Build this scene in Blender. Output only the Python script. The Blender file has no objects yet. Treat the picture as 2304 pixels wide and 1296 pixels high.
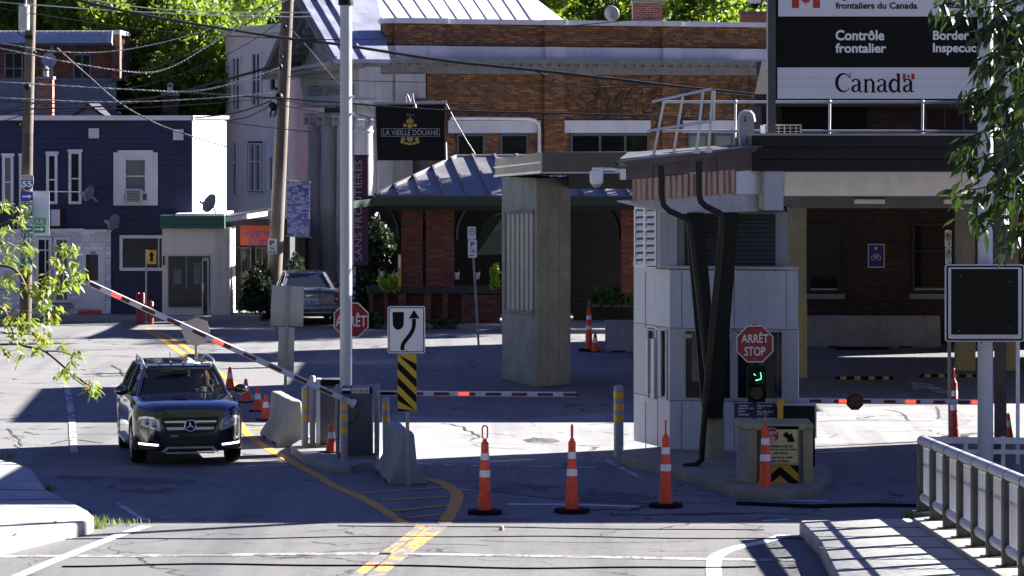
import bpy, bmesh, math, random
from mathutils import Vector as V, Matrix, noise as mnoise
import numpy as np
random.seed(7)
R = math.radians
PI = math.pi
scene = bpy.context.scene
C = scene.collection

# ---------------------------------------------------------------- camera, sky, sun
F, HZ, H = 8000.0, 278.0, 5.7          # focal length in photo pixels, horizon row, eye height
cam_d = bpy.data.cameras.new('camera')
cam_d.sensor_width = 36.0
cam_d.lens = 36.0 * F / 2304.0
cam_d.shift_y = -(648 - HZ) / 2304.0
cam_d.clip_start, cam_d.clip_end = 1.0, 3000.0
cam = bpy.data.objects.new('camera', cam_d)
cam.location = (0, 0, H)
cam.rotation_euler = (R(90), 0, 0)
C.objects.link(cam)
scene.camera = cam

EL = R(24)
SUN = V((.89 * math.cos(EL), .456 * math.cos(EL), math.sin(EL))).normalized()
world = bpy.data.worlds.new('World')
scene.world = world
world.use_nodes = True
wn = world.node_tree
sky = wn.nodes.new('ShaderNodeTexSky')
sky.sky_type = 'NISHITA'
sky.sun_disc = False
sky.sun_elevation = EL
sky.sun_rotation = math.atan2(SUN.x, SUN.y)
sky.air_density = 0.38
sky.dust_density = 0.0
sky.ozone_density = 5.0
tint = wn.nodes.new('ShaderNodeMix'); tint.data_type = 'RGBA'; tint.blend_type = 'MULTIPLY'; tint.inputs[0].default_value = 1
tint.inputs[7].default_value = (1.12, .80, 1.06, 1)
wn.links.new(sky.outputs[0], tint.inputs[6])
wn.links.new(tint.outputs[2], wn.nodes['Background'].inputs[0])
wn.nodes['Background'].inputs[1].default_value = 0.05
sl = bpy.data.lights.new('sun', 'SUN')
sl.energy = 5.0
sl.angle = R(0.5)
sl.color = (1.0, .96, .91)
sun = bpy.data.objects.new('sun', sl)
sun.rotation_euler = SUN.to_track_quat('Z', 'Y').to_euler()
sun.location = SUN * 60
C.objects.link(sun)
scene.view_settings.view_transform = 'Standard'
scene.view_settings.look = 'None'
scene.view_settings.exposure = 2.55
scene.view_settings.gamma = 1
scene.cycles.max_bounces = 6
scene.cycles.transparent_max_bounces = 12
scene.cycles.use_denoising = True

# ---------------------------------------------------------------- placing helpers
def W(px, py, Y):                       # photo pixel at a distance -> point
    return V(((px - 1152) * Y / F, Y, H - (py - HZ) * Y / F))
def D(py, z=0.0):                       # distance of a point standing at height z
    return F * (H - z) / (py - HZ)
def G(px, py, z=0.0):
    Y = D(py, z)
    return V(((px - 1152) * Y / F, Y, z))
def PX(px, Y):
    return (px - 1152) * Y / F
def ZP(py, Y):
    return H - (py - HZ) * Y / F

class Plane:                            # an upright plane through two ground points
    def __init__(s, pa, Ya, pb, Yb):
        s.a = V((PX(pa, Ya), Ya, 0)); s.b = V((PX(pb, Yb), Yb, 0))
        s.t = (s.b - s.a).normalized()
        s.n = V((s.t.y, -s.t.x, 0))
        if s.n.dot(V((0, 0, 0)) - s.a) < 0: s.n = -s.n
        s.rz = math.atan2(s.t.y, s.t.x)
    def u(s, px):
        k = (px - 1152) / F             # x = k*y
        return (k * s.a.y - s.a.x) / (s.t.x - k * s.t.y)
    def pt(s, px, py, out=0.0):
        p = s.a + s.t * s.u(px)
        return V((p.x, p.y, ZP(py, p.y))) + s.n * out
def PY(Y): return Plane(0, Y, 2304, Y)

class MB:
    def __init__(s): s.v = []; s.f = []
    def add(s, pts, faces):
        o = len(s.v); s.v += [V(p) for p in pts]
        s.f += [tuple(i + o for i in f) for f in faces]
        return s
    def poly(s, pts): return s.add(pts, [tuple(range(len(pts)))])
    def para(s, o, a, b, c):
        o, a, b, c = V(o), V(a), V(b), V(c)
        p = [o, o + a, o + a + b, o + b]
        return s.add(p + [q + c for q in p], [(0, 3, 2, 1), (4, 5, 6, 7), (0, 1, 5, 4), (1, 2, 6, 5), (2, 3, 7, 6), (3, 0, 4, 7)])
    def box(s, x0, x1, y0, y1, z0, z1):
        return s.para((x0, y0, z0), (x1 - x0, 0, 0), (0, y1 - y0, 0), (0, 0, z1 - z0))
    def ext(s, pts, vec):
        n = len(pts); vec = V(vec)
        pts = [V(p) for p in pts]
        return s.add(pts + [p + vec for p in pts],
                     [tuple(range(n))[::-1], tuple(range(n, 2 * n))] + [(i, (i + 1) % n, n + (i + 1) % n, n + i) for i in range(n)])
    def wbox(s, pl, x0, y0, x1, y1, out=.03, back=0.0):     # a box on plane pl over a photo rectangle
        a, b = pl.u(x0), pl.u(x1)
        if a > b: a, b = b, a
        xm = (x0 + x1) / 2
        Ym = (pl.a + pl.t * pl.u(xm)).y
        z0, z1 = ZP(max(y0, y1), Ym), ZP(min(y0, y1), Ym)
        o = pl.a + pl.t * a - pl.n * back; o.z = z0
        return s.para(o, pl.t * (b - a), pl.n * (out + back), (0, 0, z1 - z0))
    def wfr(s, pl, x0, y0, x1, y1, t, out=.04, back=0.0):   # rectangular frame, t in photo px
        s.wbox(pl, x0, y0, x1, y0 + t, out, back); s.wbox(pl, x0, y1 - t, x1, y1, out, back)
        s.wbox(pl, x0, y0 + t, x0 + t, y1 - t, out, back); s.wbox(pl, x1 - t, y0 + t, x1, y1 - t, out, back)
        return s
    def ppoly(s, pts, Y, dep):
        return s.ext([W(x, y, Y) for x, y in pts], (0, dep, 0))
    def tube(s, pts, r, n=8, cap=True):
        pts = [V(p) for p in pts]; m = len(pts)
        rr = r if isinstance(r, (list, tuple)) else [r] * m
        rings = []; up = None
        for i, p in enumerate(pts):
            d = (pts[min(i + 1, m - 1)] - pts[max(i - 1, 0)]).normalized()
            if up is None:
                up = V((0, 0, 1)) if abs(d.z) < .9 else V((0, 1, 0))
            a = d.cross(up)
            if a.length < 1e-4: a = d.orthogonal()
            a.normalize(); b = a.cross(d).normalized(); up = b
            rings.append([p + a * (rr[i] * math.cos(2 * PI * k / n + PI / n)) + b * (rr[i] * math.sin(2 * PI * k / n + PI / n)) for k in range(n)])
        o = len(s.v)
        for q in rings: s.v += q
        for i in range(m - 1):
            for k in range(n):
                s.f.append((o + i * n + k, o + i * n + (k + 1) % n, o + (i + 1) * n + (k + 1) % n, o + (i + 1) * n + k))
        if cap:
            s.f.append(tuple(o + k for k in range(n))[::-1]); s.f.append(tuple(o + (m - 1) * n + k for k in range(n)))
        return s
    def lathe(s, c, prof, n=20):
        c = V(c); o = len(s.v); m = len(prof)
        for r, z in prof:
            s.v += [c + V((r * math.cos(2 * PI * k / n), r * math.sin(2 * PI * k / n), z)) for k in range(n)]
        for i in range(m - 1):
            for k in range(n):
                s.f.append((o + i * n + k, o + i * n + (k + 1) % n, o + (i + 1) * n + (k + 1) % n, o + (i + 1) * n + k))
        s.f.append(tuple(o + k for k in range(n))[::-1]); s.f.append(tuple(o + (m - 1) * n + k for k in range(n)))
        return s
    def ball(s, c, rx, ry, rz, n=14, m=9):
        c = V(c); o = len(s.v)
        for i in range(m + 1):
            t = PI * (i + .0) / m; t = min(max(t, .02), PI - .02)
            s.v += [c + V((rx * math.sin(t) * math.cos(2 * PI * k / n), ry * math.sin(t) * math.sin(2 * PI * k / n), rz * math.cos(t))) for k in range(n)]
        for i in range(m):
            for k in range(n):
                s.f.append((o + i * n + k, o + i * n + (k + 1) % n, o + (i + 1) * n + (k + 1) % n, o + (i + 1) * n + k))
        s.f.append(tuple(o + k for k in range(n))); s.f.append(tuple(o + m * n + k for k in range(n)))
        return s
    def loft(s, rings, cap=True, close=True):
        n = len(rings[0]); o = len(s.v)
        for q in rings: s.v += [V(p) for p in q]
        for i in range(len(rings) - 1):
            for k in range(n if close else n - 1):
                s.f.append((o + i * n + k, o + i * n + (k + 1) % n, o + (i + 1) * n + (k + 1) % n, o + (i + 1) * n + k))
        if cap:
            s.f.append(tuple(o + k for k in range(n))[::-1]); s.f.append(tuple(o + (len(rings) - 1) * n + k for k in range(n)))
        return s
    def xf(s, M):
        s.v = [M @ p for p in s.v]; return s
    def build(s, name, m, parent=None, smooth=None, bevel=0.0, tag=None, recalc=True):
        me = bpy.data.meshes.new(name)
        vs = s.v
        if parent is not None:
            r = parent
            while r.parent: r = r.parent
            inv = (Matrix.Translation(r.location) @ Matrix.Rotation(r.rotation_euler.z, 4, 'Z')).inverted()
            vs = [inv @ p for p in vs]
        me.from_pydata([tuple(p) for p in vs], [], s.f)
        if recalc:
            bm = bmesh.new(); bm.from_mesh(me)
            bmesh.ops.recalc_face_normals(bm, faces=bm.faces)
            if bevel:
                es = [e for e in bm.edges if len(e.link_faces) == 2 and e.calc_face_angle(0) > .5]
                bmesh.ops.bevel(bm, geom=es, offset=bevel, segments=2, affect='EDGES', profile=.5, clamp_overlap=True)
            bm.to_mesh(me); bm.free()
        if bevel and smooth is None: smooth = 50
        if smooth is not None:
            me.polygons.foreach_set('use_smooth', [True] * len(me.polygons))
            me.set_sharp_from_angle(angle=R(smooth))
        if isinstance(m, (list, tuple)):
            for q in m: me.materials.append(q)
        else: me.materials.append(m)
        o = bpy.data.objects.new(name, me); C.objects.link(o)
        if parent is not None: o.parent = parent
        if tag: mark(o, *tag)
        return o

def mark(o, label, cat, group=None):
    o['label'] = label; o['category'] = cat
    if group: o['group'] = group
    return o
def thing(name, label, cat, loc=(0, 0, 0), rotz=0.0, group=None):
    o = bpy.data.objects.new(name, None); C.objects.link(o)
    o.empty_display_size = .2
    o.location = loc; o.rotation_euler = (0, 0, rotz)
    return mark(o, label, cat, group)
def struct(o):
    o['kind'] = 'structure'; return o
def dup(root, loc, rotz=0.0, label=None):
    def rec(o, par):
        c = o.copy(); C.objects.link(c); c.parent = par
        for ch in list(o.children): rec(ch, c)
        return c
    c = rec(root, None); c.location = loc; c.rotation_euler = (0, 0, rotz)
    if label: c['label'] = label
    return c

def text(s, m, parent, pos, w=None, h=None, bold=0.0, out=V((0, -1, 0)), right=V((1, 0, 0)), up=V((0, 0, 1)), anchor='c', name='lettering', ext=.004, shear=0, space=1.0):
    """lettering on a surface: centred (or left) at pos, fitted to width w and/or height h."""
    cu = bpy.data.curves.new('t', 'FONT'); cu.body = s; cu.offset = bold; cu.resolution_u = 3; cu.space_character = space
    cu.align_x = 'LEFT' if anchor == 'l' else 'CENTER'
    cu.space_line = .95
    ob = bpy.data.objects.new('t', cu)
    me = bpy.data.meshes.new_from_object(ob)
    bpy.data.objects.remove(ob); bpy.data.curves.remove(cu)
    vs = [v.co.copy() for v in me.vertices]; fs = [tuple(p.vertices) for p in me.polygons]
    bpy.data.meshes.remove(me)
    x0, x1 = min(v.x for v in vs), max(v.x for v in vs); y0, y1 = min(v.y for v in vs), max(v.y for v in vs)
    sx = w / (x1 - x0) if w else None; sy = h / (y1 - y0) if h else None
    sx = sx or sy; sy = sy or sx
    mb = MB(); pos = V(pos)
    cx = x0 if anchor == 'l' else (x0 + x1) / 2
    mb.v = [pos + right * ((v.x - cx) * sx) + up * ((v.y - (y0 + y1) / 2) * sy) + out * ext for v in vs]
    mb.f = fs
    return mb.build(name, m, parent, recalc=False)
def ptext(s, m, parent, x0, y0, x1, y1, Y, bold=0.0, name='lettering', ext=.006, **k):
    """lettering filling a photo rectangle at distance Y (facing the viewer's side)."""
    p = W((x0 + x1) / 2, (y0 + y1) / 2, Y)
    return text(s, m, parent, p, (x1 - x0) * Y / F, (y1 - y0) * Y / F, bold, name=name, ext=ext, **k)

# ---------------------------------------------------------------- materials
def newmat(name):
    m = bpy.data.materials.new(name); m.use_nodes = True
    return m, m.node_tree, m.node_tree.nodes['Principled BSDF']
def mixc(nt, fac, a, b, mode='MIX'):
    n = nt.nodes.new('ShaderNodeMix'); n.data_type = 'RGBA'; n.blend_type = mode
    for sock, val in ((n.inputs[0], fac), (n.inputs[6], a), (n.inputs[7], b)):
        if hasattr(val, 'is_linked'): nt.links.new(val, sock)
        elif isinstance(val, (int, float)): sock.default_value = val
        else: sock.default_value = (*val[:3], 1)
    return n.outputs[2]
def mth(nt, op, a, b=0.0, c=None, clamp=False):
    n = nt.nodes.new('ShaderNodeMath'); n.operation = op; n.use_clamp = clamp
    for i, val in enumerate((a, b, c)):
        if val is None: continue
        if hasattr(val, 'is_linked'): nt.links.new(val, n.inputs[i])
        else: n.inputs[i].default_value = val
    return n.outputs[0]
def coord(nt, kind='Object'):
    n = nt.nodes.new('ShaderNodeTexCoord'); return n.outputs[kind]
def scaled(nt, vec, sc):
    n = nt.nodes.new('ShaderNodeVectorMath'); n.operation = 'MULTIPLY'
    nt.links.new(vec, n.inputs[0]); n.inputs[1].default_value = sc
    return n.outputs[0]
def nz(nt, vec, scale, detail=4, rough=.55, dist=0):
    n = nt.nodes.new('ShaderNodeTexNoise'); n.inputs['Scale'].default_value = scale
    n.inputs['Detail'].default_value = detail; n.inputs['Roughness'].default_value = rough
    n.inputs['Distortion'].default_value = dist
    nt.links.new(vec, n.inputs['Vector']); return n.outputs['Fac']
def ramp(nt, fac, lo, hi):
    n = nt.nodes.new('ShaderNodeMapRange'); n.inputs[1].default_value = lo; n.inputs[2].default_value = hi
    nt.links.new(fac, n.inputs[0]); return n.outputs[0]
def bumpn(nt, b, h, strength=.3, dist=.01):
    n = nt.nodes.new('ShaderNodeBump'); n.inputs['Strength'].default_value = strength; n.inputs['Distance'].default_value = dist
    nt.links.new(h, n.inputs['Height']); nt.links.new(n.outputs[0], b.inputs['Normal'])
_mc = {}
def M(name, col, rough=.6, metal=0.0, var=.18, scale=2.5, bump=0.0, bscale=40, streak=0.0, stain=None, spec=None, coat=0):
    """painted / plain surface with uneven tone, vertical run-off streaks and fine bump."""
    if name in _mc: return _mc[name]
    m, nt, b = newmat(name)
    co = coord(nt)
    n1 = nz(nt, co, scale, 6)
    a = [c * (1 - var) for c in col]; d = [min(1, c * (1 + var)) for c in col]
    c = mixc(nt, ramp(nt, n1, .3, .7), a, d)
    if streak:
        st = nz(nt, scaled(nt, co, (9, 9, .7)), 1.0, 5, .65)
        c = mixc(nt, mth(nt, 'MULTIPLY', ramp(nt, st, .5, .8), streak, clamp=True), c, stain or [x * .35 for x in col])
    nt.links.new(c, b.inputs['Base Color'])
    b.inputs['Roughness'].default_value = rough; b.inputs['Metallic'].default_value = metal
    if rough > .2:
        nt.links.new(mth(nt, 'ADD', mth(nt, 'MULTIPLY', n1, .25), rough - .12), b.inputs['Roughness'])
    if spec is not None: b.inputs['Specular IOR Level'].default_value = spec
    if coat: b.inputs['Coat Weight'].default_value = coat; b.inputs['Coat Roughness'].default_value = .04
    if bump: bumpn(nt, b, nz(nt, co, bscale, 4), bump, .01)
    _mc[name] = m
    return m
def emis(name, col, st):
    if name in _mc: return _mc[name]
    m, nt, b = newmat(name)
    b.inputs['Base Color'].default_value = (*col, 1); b.inputs['Emission Color'].default_value = (*col, 1); b.inputs['Emission Strength'].default_value = st
    _mc[name] = m; return m
def brick_mat(name, cols, mortar, bw=.22, bh=.075, mot=.12, off=.5, bump=.5):
    """bricks laid on upright faces of an object, whichever way they face."""
    m, nt, b = newmat(name)
    tc = nt.nodes.new('ShaderNodeTexCoord')
    sp = nt.nodes.new('ShaderNodeSeparateXYZ'); nt.links.new(tc.outputs['Object'], sp.inputs[0])
    sn = nt.nodes.new('ShaderNodeSeparateXYZ'); nt.links.new(tc.outputs['Normal'], sn.inputs[0])
    side = mth(nt, 'GREATER_THAN', mth(nt, 'ABSOLUTE', sn.outputs[0]), .7)
    u = mth(nt, 'ADD', mth(nt, 'MULTIPLY', sp.outputs[1], side), mth(nt, 'MULTIPLY', sp.outputs[0], mth(nt, 'SUBTRACT', 1.0, side)))
    cv = nt.nodes.new('ShaderNodeCombineXYZ'); nt.links.new(u, cv.inputs[0]); nt.links.new(sp.outputs[2], cv.inputs[1])
    br = nt.nodes.new('ShaderNodeTexBrick'); nt.links.new(cv.outputs[0], br.inputs['Vector'])
    br.inputs['Scale'].default_value = 1; br.inputs['Brick Width'].default_value = bw; br.inputs['Row Height'].default_value = bh
    br.inputs['Mortar Size'].default_value = .010; br.inputs['Mortar Smooth'].default_value = .2; br.offset = off
    br.inputs['Color1'].default_value = (*cols[0], 1); br.inputs['Color2'].default_value = (*cols[1], 1); br.inputs['Mortar'].default_value = (*mortar, 1)
    br.inputs['Bias'].default_value = -.1
    # each brick its own tone: white noise over brick cells
    row = mth(nt, 'FLOOR', mth(nt, 'DIVIDE', sp.outputs[2], bh))
    sh = mth(nt, 'MULTIPLY', mth(nt, 'MODULO', mth(nt, 'ABSOLUTE', row), 2.0), off)
    colm = mth(nt, 'FLOOR', mth(nt, 'SUBTRACT', mth(nt, 'DIVIDE', u, bw), sh))
    cc = nt.nodes.new('ShaderNodeCombineXYZ'); nt.links.new(row, cc.inputs[0]); nt.links.new(colm, cc.inputs[1])
    wnz = nt.nodes.new('ShaderNodeTexWhiteNoise'); wnz.noise_dimensions = '2D'; nt.links.new(cc.outputs[0], wnz.inputs['Vector'])
    c = mixc(nt, ramp(nt, wnz.outputs[0], .55, 1.0), br.outputs['Color'], [min(1, x * 1.7) for x in cols[1]])
    c = mixc(nt, br.outputs['Fac'], c, mortar)
    big = nz(nt, tc.outputs['Object'], .8, 5)
    c = mixc(nt, mth(nt, 'MULTIPLY', ramp(nt, big, .45, .75), .35), c, [x * .4 for x in cols[0]])
    nt.links.new(c, b.inputs['Base Color']); b.inputs['Roughness'].default_value = .85
    bumpn(nt, b, mth(nt, 'SUBTRACT', 1.0, br.outputs['Fac']), bump, .01)
    return m
def worn_paint(name, col, under, amount=.5, scale=6):
    m, nt, b = newmat(name)
    co = coord(nt)
    n1 = nz(nt, scaled(nt, co, (1, .35, 1)), scale, 9, .7); n2 = nz(nt, co, .6, 3)
    f = ramp(nt, mth(nt, 'ADD', n1, mth(nt, 'MULTIPLY', mth(nt, 'SUBTRACT', n2, .5), .5)), amount - .04, amount + .05)
    fine = nz(nt, co, 55, 3)
    pc = mixc(nt, fine, [c * .8 for c in col], [min(1, c * 1.15) for c in col])
    uc = mixc(nt, fine, [c * .7 for c in under], [c * 1.3 for c in under])
    nt.links.new(mixc(nt, f, uc, pc), b.inputs['Base Color'])
    b.inputs['Roughness'].default_value = .8
    return m
def asphalt_mat(name='asphalt', k=1.0):
    m, nt, b = newmat(name)
    co = coord(nt)
    fine = nz(nt, co, 38, 5, .75)
    big = nz(nt, scaled(nt, co, (1, .5, 1)), .22, 5, .6)
    mid = nz(nt, scaled(nt, co, (.5, 1.0, 1)), 1.4, 6, .65)
    c = mixc(nt, ramp(nt, fine, .34, .66), (.075, .075, .077), (.265, .262, .26))
    c = mixc(nt, mth(nt, 'MULTIPLY', ramp(nt, big, .42, .66), .5), c, (.21, .205, .2))
    c = mixc(nt, mth(nt, 'MULTIPLY', ramp(nt, mid, .52, .75), .55), c, (.085, .083, .084))
    # oil and tyre streaks along the lane
    st = nz(nt, scaled(nt, co, (1.1, .07, 1)), 1.0, 5, .62)
    c = mixc(nt, mth(nt, 'MULTIPLY', ramp(nt, st, .48, .66), .55), c, (.085, .085, .09))
    oil = nz(nt, co, 2.6, 3, .5)
    c = mixc(nt, mth(nt, 'MULTIPLY', ramp(nt, oil, .66, .74), .6), c, (.05, .05, .053))
    grit = nz(nt, co, 16, 2, .5)
    c = mixc(nt, mth(nt, 'MULTIPLY', mth(nt, 'GREATER_THAN', grit, .71), .5), c, (.04, .038, .035))
    # cracks
    vo = nt.nodes.new('ShaderNodeTexVoronoi'); vo.feature = 'DISTANCE_TO_EDGE'; vo.inputs['Scale'].default_value = .33
    wob = nt.nodes.new('ShaderNodeVectorMath'); wob.operation = 'ADD'
    nn = nt.nodes.new('ShaderNodeTexNoise'); nn.inputs['Scale'].default_value = 1.1; nn.inputs['Detail'].default_value = 7; nt.links.new(co, nn.inputs['Vector'])
    nt.links.new(co, wob.inputs[0]); nt.links.new(scaled(nt, nn.outputs['Color'], (1.6, 1.6, 0)), wob.inputs[1])
    nt.links.new(wob.outputs[0], vo.inputs['Vector'])
    wm = nz(nt, co, .15, 3)
    cr = mth(nt, 'LESS_THAN', vo.outputs['Distance'], mth(nt, 'MULTIPLY', ramp(nt, wm, .45, .62), .011))
    c = mixc(nt, mth(nt, 'MULTIPLY', cr, .85), c, (.02, .02, .02))
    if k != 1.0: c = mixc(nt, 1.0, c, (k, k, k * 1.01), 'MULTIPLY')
    nt.links.new(c, b.inputs['Base Color'])
    nt.links.new(mth(nt, 'ADD', mth(nt, 'MULTIPLY', mid, .25), .72), b.inputs['Roughness'])
    b.inputs['Specular IOR Level'].default_value = .3
    bumpn(nt, b, fine, .5, .012)
    return m
def concrete_mat(name, col, var=.22, streak=.5, pits=True):
    m, nt, b = newmat(name)
    co = coord(nt)
    n1 = nz(nt, co, 1.6, 7, .65); n2 = nz(nt, co, 30, 4, .7)
    c = mixc(nt, ramp(nt, n1, .3, .7), [x * (1 - var) for x in col], [x * (1 + var) for x in col])
    c = mixc(nt, mth(nt, 'MULTIPLY', ramp(nt, n2, .5, .8), .35), c, [x * .55 for x in col])
    st = nz(nt, scaled(nt, co, (7, 7, .5)), 1.0, 6, .7)
    c = mixc(nt, mth(nt, 'MULTIPLY', ramp(nt, st, .52, .78), streak), c, [x * .4 for x in col])
    nt.links.new(c, b.inputs['Base Color']); b.inputs['Roughness'].default_value = .88
    bumpn(nt, b, n2, .4, .01)
    return m
def glass_mat(name, tint=(.02, .025, .03), rough=.04, alpha=None):
    """dark reflective pane; with alpha, part of what is behind shows through."""
    m, nt, b = newmat(name)
    b.inputs['Base Color'].default_value = (*tint, 1); b.inputs['Roughness'].default_value = rough
    b.inputs['Specular IOR Level'].default_value = .22
    if alpha is not None: b.inputs['Alpha'].default_value = alpha
    co = coord(nt); bumpn(nt, b, nz(nt, co, .7, 2), .03, .05)
    return m
def leaf_mat(name, dark, light, trans=.45, tip=None):
    m, nt, b = newmat(name)
    g = nt.nodes.new('ShaderNodeNewGeometry')
    c = mixc(nt, g.outputs['Random Per Island'], dark, light)
    if tip: c = mixc(nt, mth(nt, 'GREATER_THAN', g.outputs['Random Per Island'], .965), c, tip)
    nt.links.new(c, b.inputs['Base Color']); b.inputs['Roughness'].default_value = .5
    tr = nt.nodes.new('ShaderNodeBsdfTranslucent')
    nt.links.new(mixc(nt, .5, c, (light[0] * 1.6, light[1] * 1.5, light[2] * .6), 'MIX'), tr.inputs[0])
    mx = nt.nodes.new('ShaderNodeMixShader'); mx.inputs[0].default_value = trans
    nt.links.new(b.outputs[0], mx.inputs[1]); nt.links.new(tr.outputs[0], mx.inputs[2])
    nt.links.new(mx.outputs[0], nt.nodes['Material Output'].inputs[0])
    return m
ASPH = asphalt_mat()
CONC = concrete_mat('concrete', (.26, .26, .255))
CONC_D = concrete_mat('concrete_aged', (.22, .225, .21))
CONC_L = concrete_mat('sidewalk_concrete', (.33, .325, .31), .22, .25)
CONC_Y = concrete_mat('concrete_yellowed', (.34, .30, .16), .25, .4)
WHITE = M('white_paint', (.78, .78, .78), .5, var=.06, streak=.25, stain=(.5, .48, .42))
SIGNW = M('sign_white', (.8, .8, .8), .35, var=.03)
BLACK = M('black_paint', (.010, .010, .011), .5, var=.2, spec=.2)
SIGNB = M('sign_black', (.007, .007, .008), .5, var=.1, spec=.12)
RUB = M('black_rubber', (.010, .010, .010), .85, bump=.3, spec=.15)
STEEL = M('galvanised_steel', (.42, .43, .44), .42, .75, var=.15, scale=6, streak=.25)
ALU = M('pole_aluminium', (.46, .48, .56), .34, .45, var=.06, scale=2)
GREYP = M('grey_paint', (.32, .33, .34), .5, var=.1, streak=.3)
ORANGE = M('cone_orange', (.80, .075, .014), .5, var=.2, scale=7, streak=.6, stain=(.35, .05, .02))
REFL = M('reflective_white', (.74, .74, .78), .3, var=.14, scale=9, streak=.4)
YEL = M('yellow_paint', (.72, .42, .03), .55, var=.12, streak=.3)
YELR = M('yellow_reflective', (.80, .46, .03), .4, var=.08)
RED = M('sign_red', (.30, .012, .016), .4, var=.06)
GLASS = glass_mat('window_glass')
WOOD = M('weathered_wood', (.115, .092, .075), .85, var=.3, scale=1.4, streak=.8, stain=(.06, .05, .04), bump=.5, bscale=14)
# ---------------------------------------------------------------- ground and hills
HILLM = M('hill_undergrowth', (.020, .029, .015), .95, var=.6, scale=.5, bump=.6, bscale=3)
b = MB(); NX = 40
b.box(-320, 320, -40, 520, -.5, 0)
struct(b.build('road', ASPH))
b = MB(); b.poly([(-30, 0, .0015), (30, 0, .0015), (30, D(1180), .0015), (PX(1000, D(1182)), D(1182), .0015), (-30, D(1178), .0015)])
struct(b.build('bridge_deck', asphalt_mat('deck_asphalt', .76)))
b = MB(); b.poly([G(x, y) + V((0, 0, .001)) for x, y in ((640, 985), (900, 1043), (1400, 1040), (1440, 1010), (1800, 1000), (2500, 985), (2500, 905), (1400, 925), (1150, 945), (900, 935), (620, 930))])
struct(b.build('pale_lane', asphalt_mat('pale_asphalt', 1.35)))  # paler asphalt tone over the middle lane
b = MB()
ys = [126, 150, 185, 230, 330]; zs = [-.3, 6, 17, 30, 62]
for k in range(len(ys) - 1):
    for i in range(NX):
        x0 = -170 + i * 8.5; x1 = x0 + 8.5
        q = []
        for (x, j) in ((x0, k), (x1, k), (x1, k + 1), (x0, k + 1)):
            q.append((x, ys[j] + 3 * mnoise.noise(V((x * .05, j, 0))), zs[j] + (2.5 * mnoise.noise(V((x * .06, j * 1.7, 3))) if j else 0)))
        b.poly(q)
struct(b.build('hill', HILLM, smooth=60))
# unseen slopes added behind the viewer and to either side to cut skylight
def shade_ridge(pts, out, hs, seed):
    b = MB(); n = len(pts)
    for k in range(len(hs) - 1):
        for i in range(n - 1):
            q = []
            for a, j in ((i, k), (i + 1, k), (i + 1, k + 1), (i, k + 1)):
                p = V(pts[a]) + V(out) * hs[j][0]; w = 4 * mnoise.noise(V((a * .7, j * 1.3, seed))) if j else 0
                q.append((p.x + w, p.y + w, hs[j][1] + w - (.3 if not j else 0)))
            b.poly(q)
    struct(b.build('hill', HILLM, smooth=60))
shade_ridge([(x, -22, 0) for x in range(-140, 141, 10)], (0, -1, 0), [(0, 0), (6, 12), (25, 34), (60, 60), (110, 85)], 1)
shade_ridge([(-48, y, 0) for y in range(-40, 181, 10)], (-1, 0, 0), [(0, 0), (8, 10), (30, 26), (70, 46)], 2)
shade_ridge([(75, y, 0) for y in range(-40, 181, 10)], (1, 0, 0), [(0, 0), (20, 8), (60, 20), (100, 28)], 3)

def slab(name, pts, z, m, tag=None, low=-.05, bevel=0):        # raised pavement from a ground-plan polygon
    b = MB(); b.ext([V((p[0], p[1], low)) for p in pts], (0, 0, z - low))
    return struct(b.build(name, m, bevel=bevel))
def gpts(px, z): return [G(x, y, z) for x, y in px]
slab('pavement', [(-40, 102.6), (PX(585, 102.6), 102.6), (PX(585, 102.6) + 1, 126), (-40, 126)], .14, CONC)
slab('pavement', [(PX(800, 100), 101.5), (PX(850, 99), 99), (PX(1120, 98.5), 98.5), (PX(1290, 96.5), 96.5), (14, 96), (14, 126), (PX(760, 104), 126)], .12, CONC)

# ---------------------------------------------------------------- trees behind the town
LEAF_FAR = leaf_mat('far_leaves', (.045, .10, .013), (.17, .25, .033), .5)
BARK = M('bark', (.07, .055, .04), .9, var=.4, scale=3, bump=.6, bscale=12)
def crown_mesh(seed, rx, rz, n, ls):
    rg = np.random.default_rng(seed)
    nb = 42
    cen = rg.normal(size=(nb, 3)); cen /= np.linalg.norm(cen, axis=1)[:, None]
    cen *= (rg.random((nb, 1)) ** .4); cen *= np.array([rx, rx, rz])
    rad = rg.uniform(.16, .36, nb) * rx
    bi = rg.integers(0, nb, n)
    d = rg.normal(size=(n, 3)); d /= np.linalg.norm(d, axis=1)[:, None]
    p = cen[bi] + d * (rad[bi] * rg.random(n) ** .35)[:, None] * np.array([1, 1, .75])
    a = rg.normal(size=(n, 3)) ; a[:, 2] -= .3; a /= np.linalg.norm(a, axis=1)[:, None]
    t = np.cross(a, rg.normal(size=(n, 3))); t /= np.linalg.norm(t, axis=1)[:, None]
    s = rg.uniform(.6, 1.3, n)[:, None] * ls
    q = np.stack([p - a * s, p + t * s * .45 - a * s * .1, p + a * s, p - t * s * .45 - a * s * .1], 1).reshape(-1, 3)
    return q, [(4 * i, 4 * i + 1, 4 * i + 2, 4 * i + 3) for i in range(n)]
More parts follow.
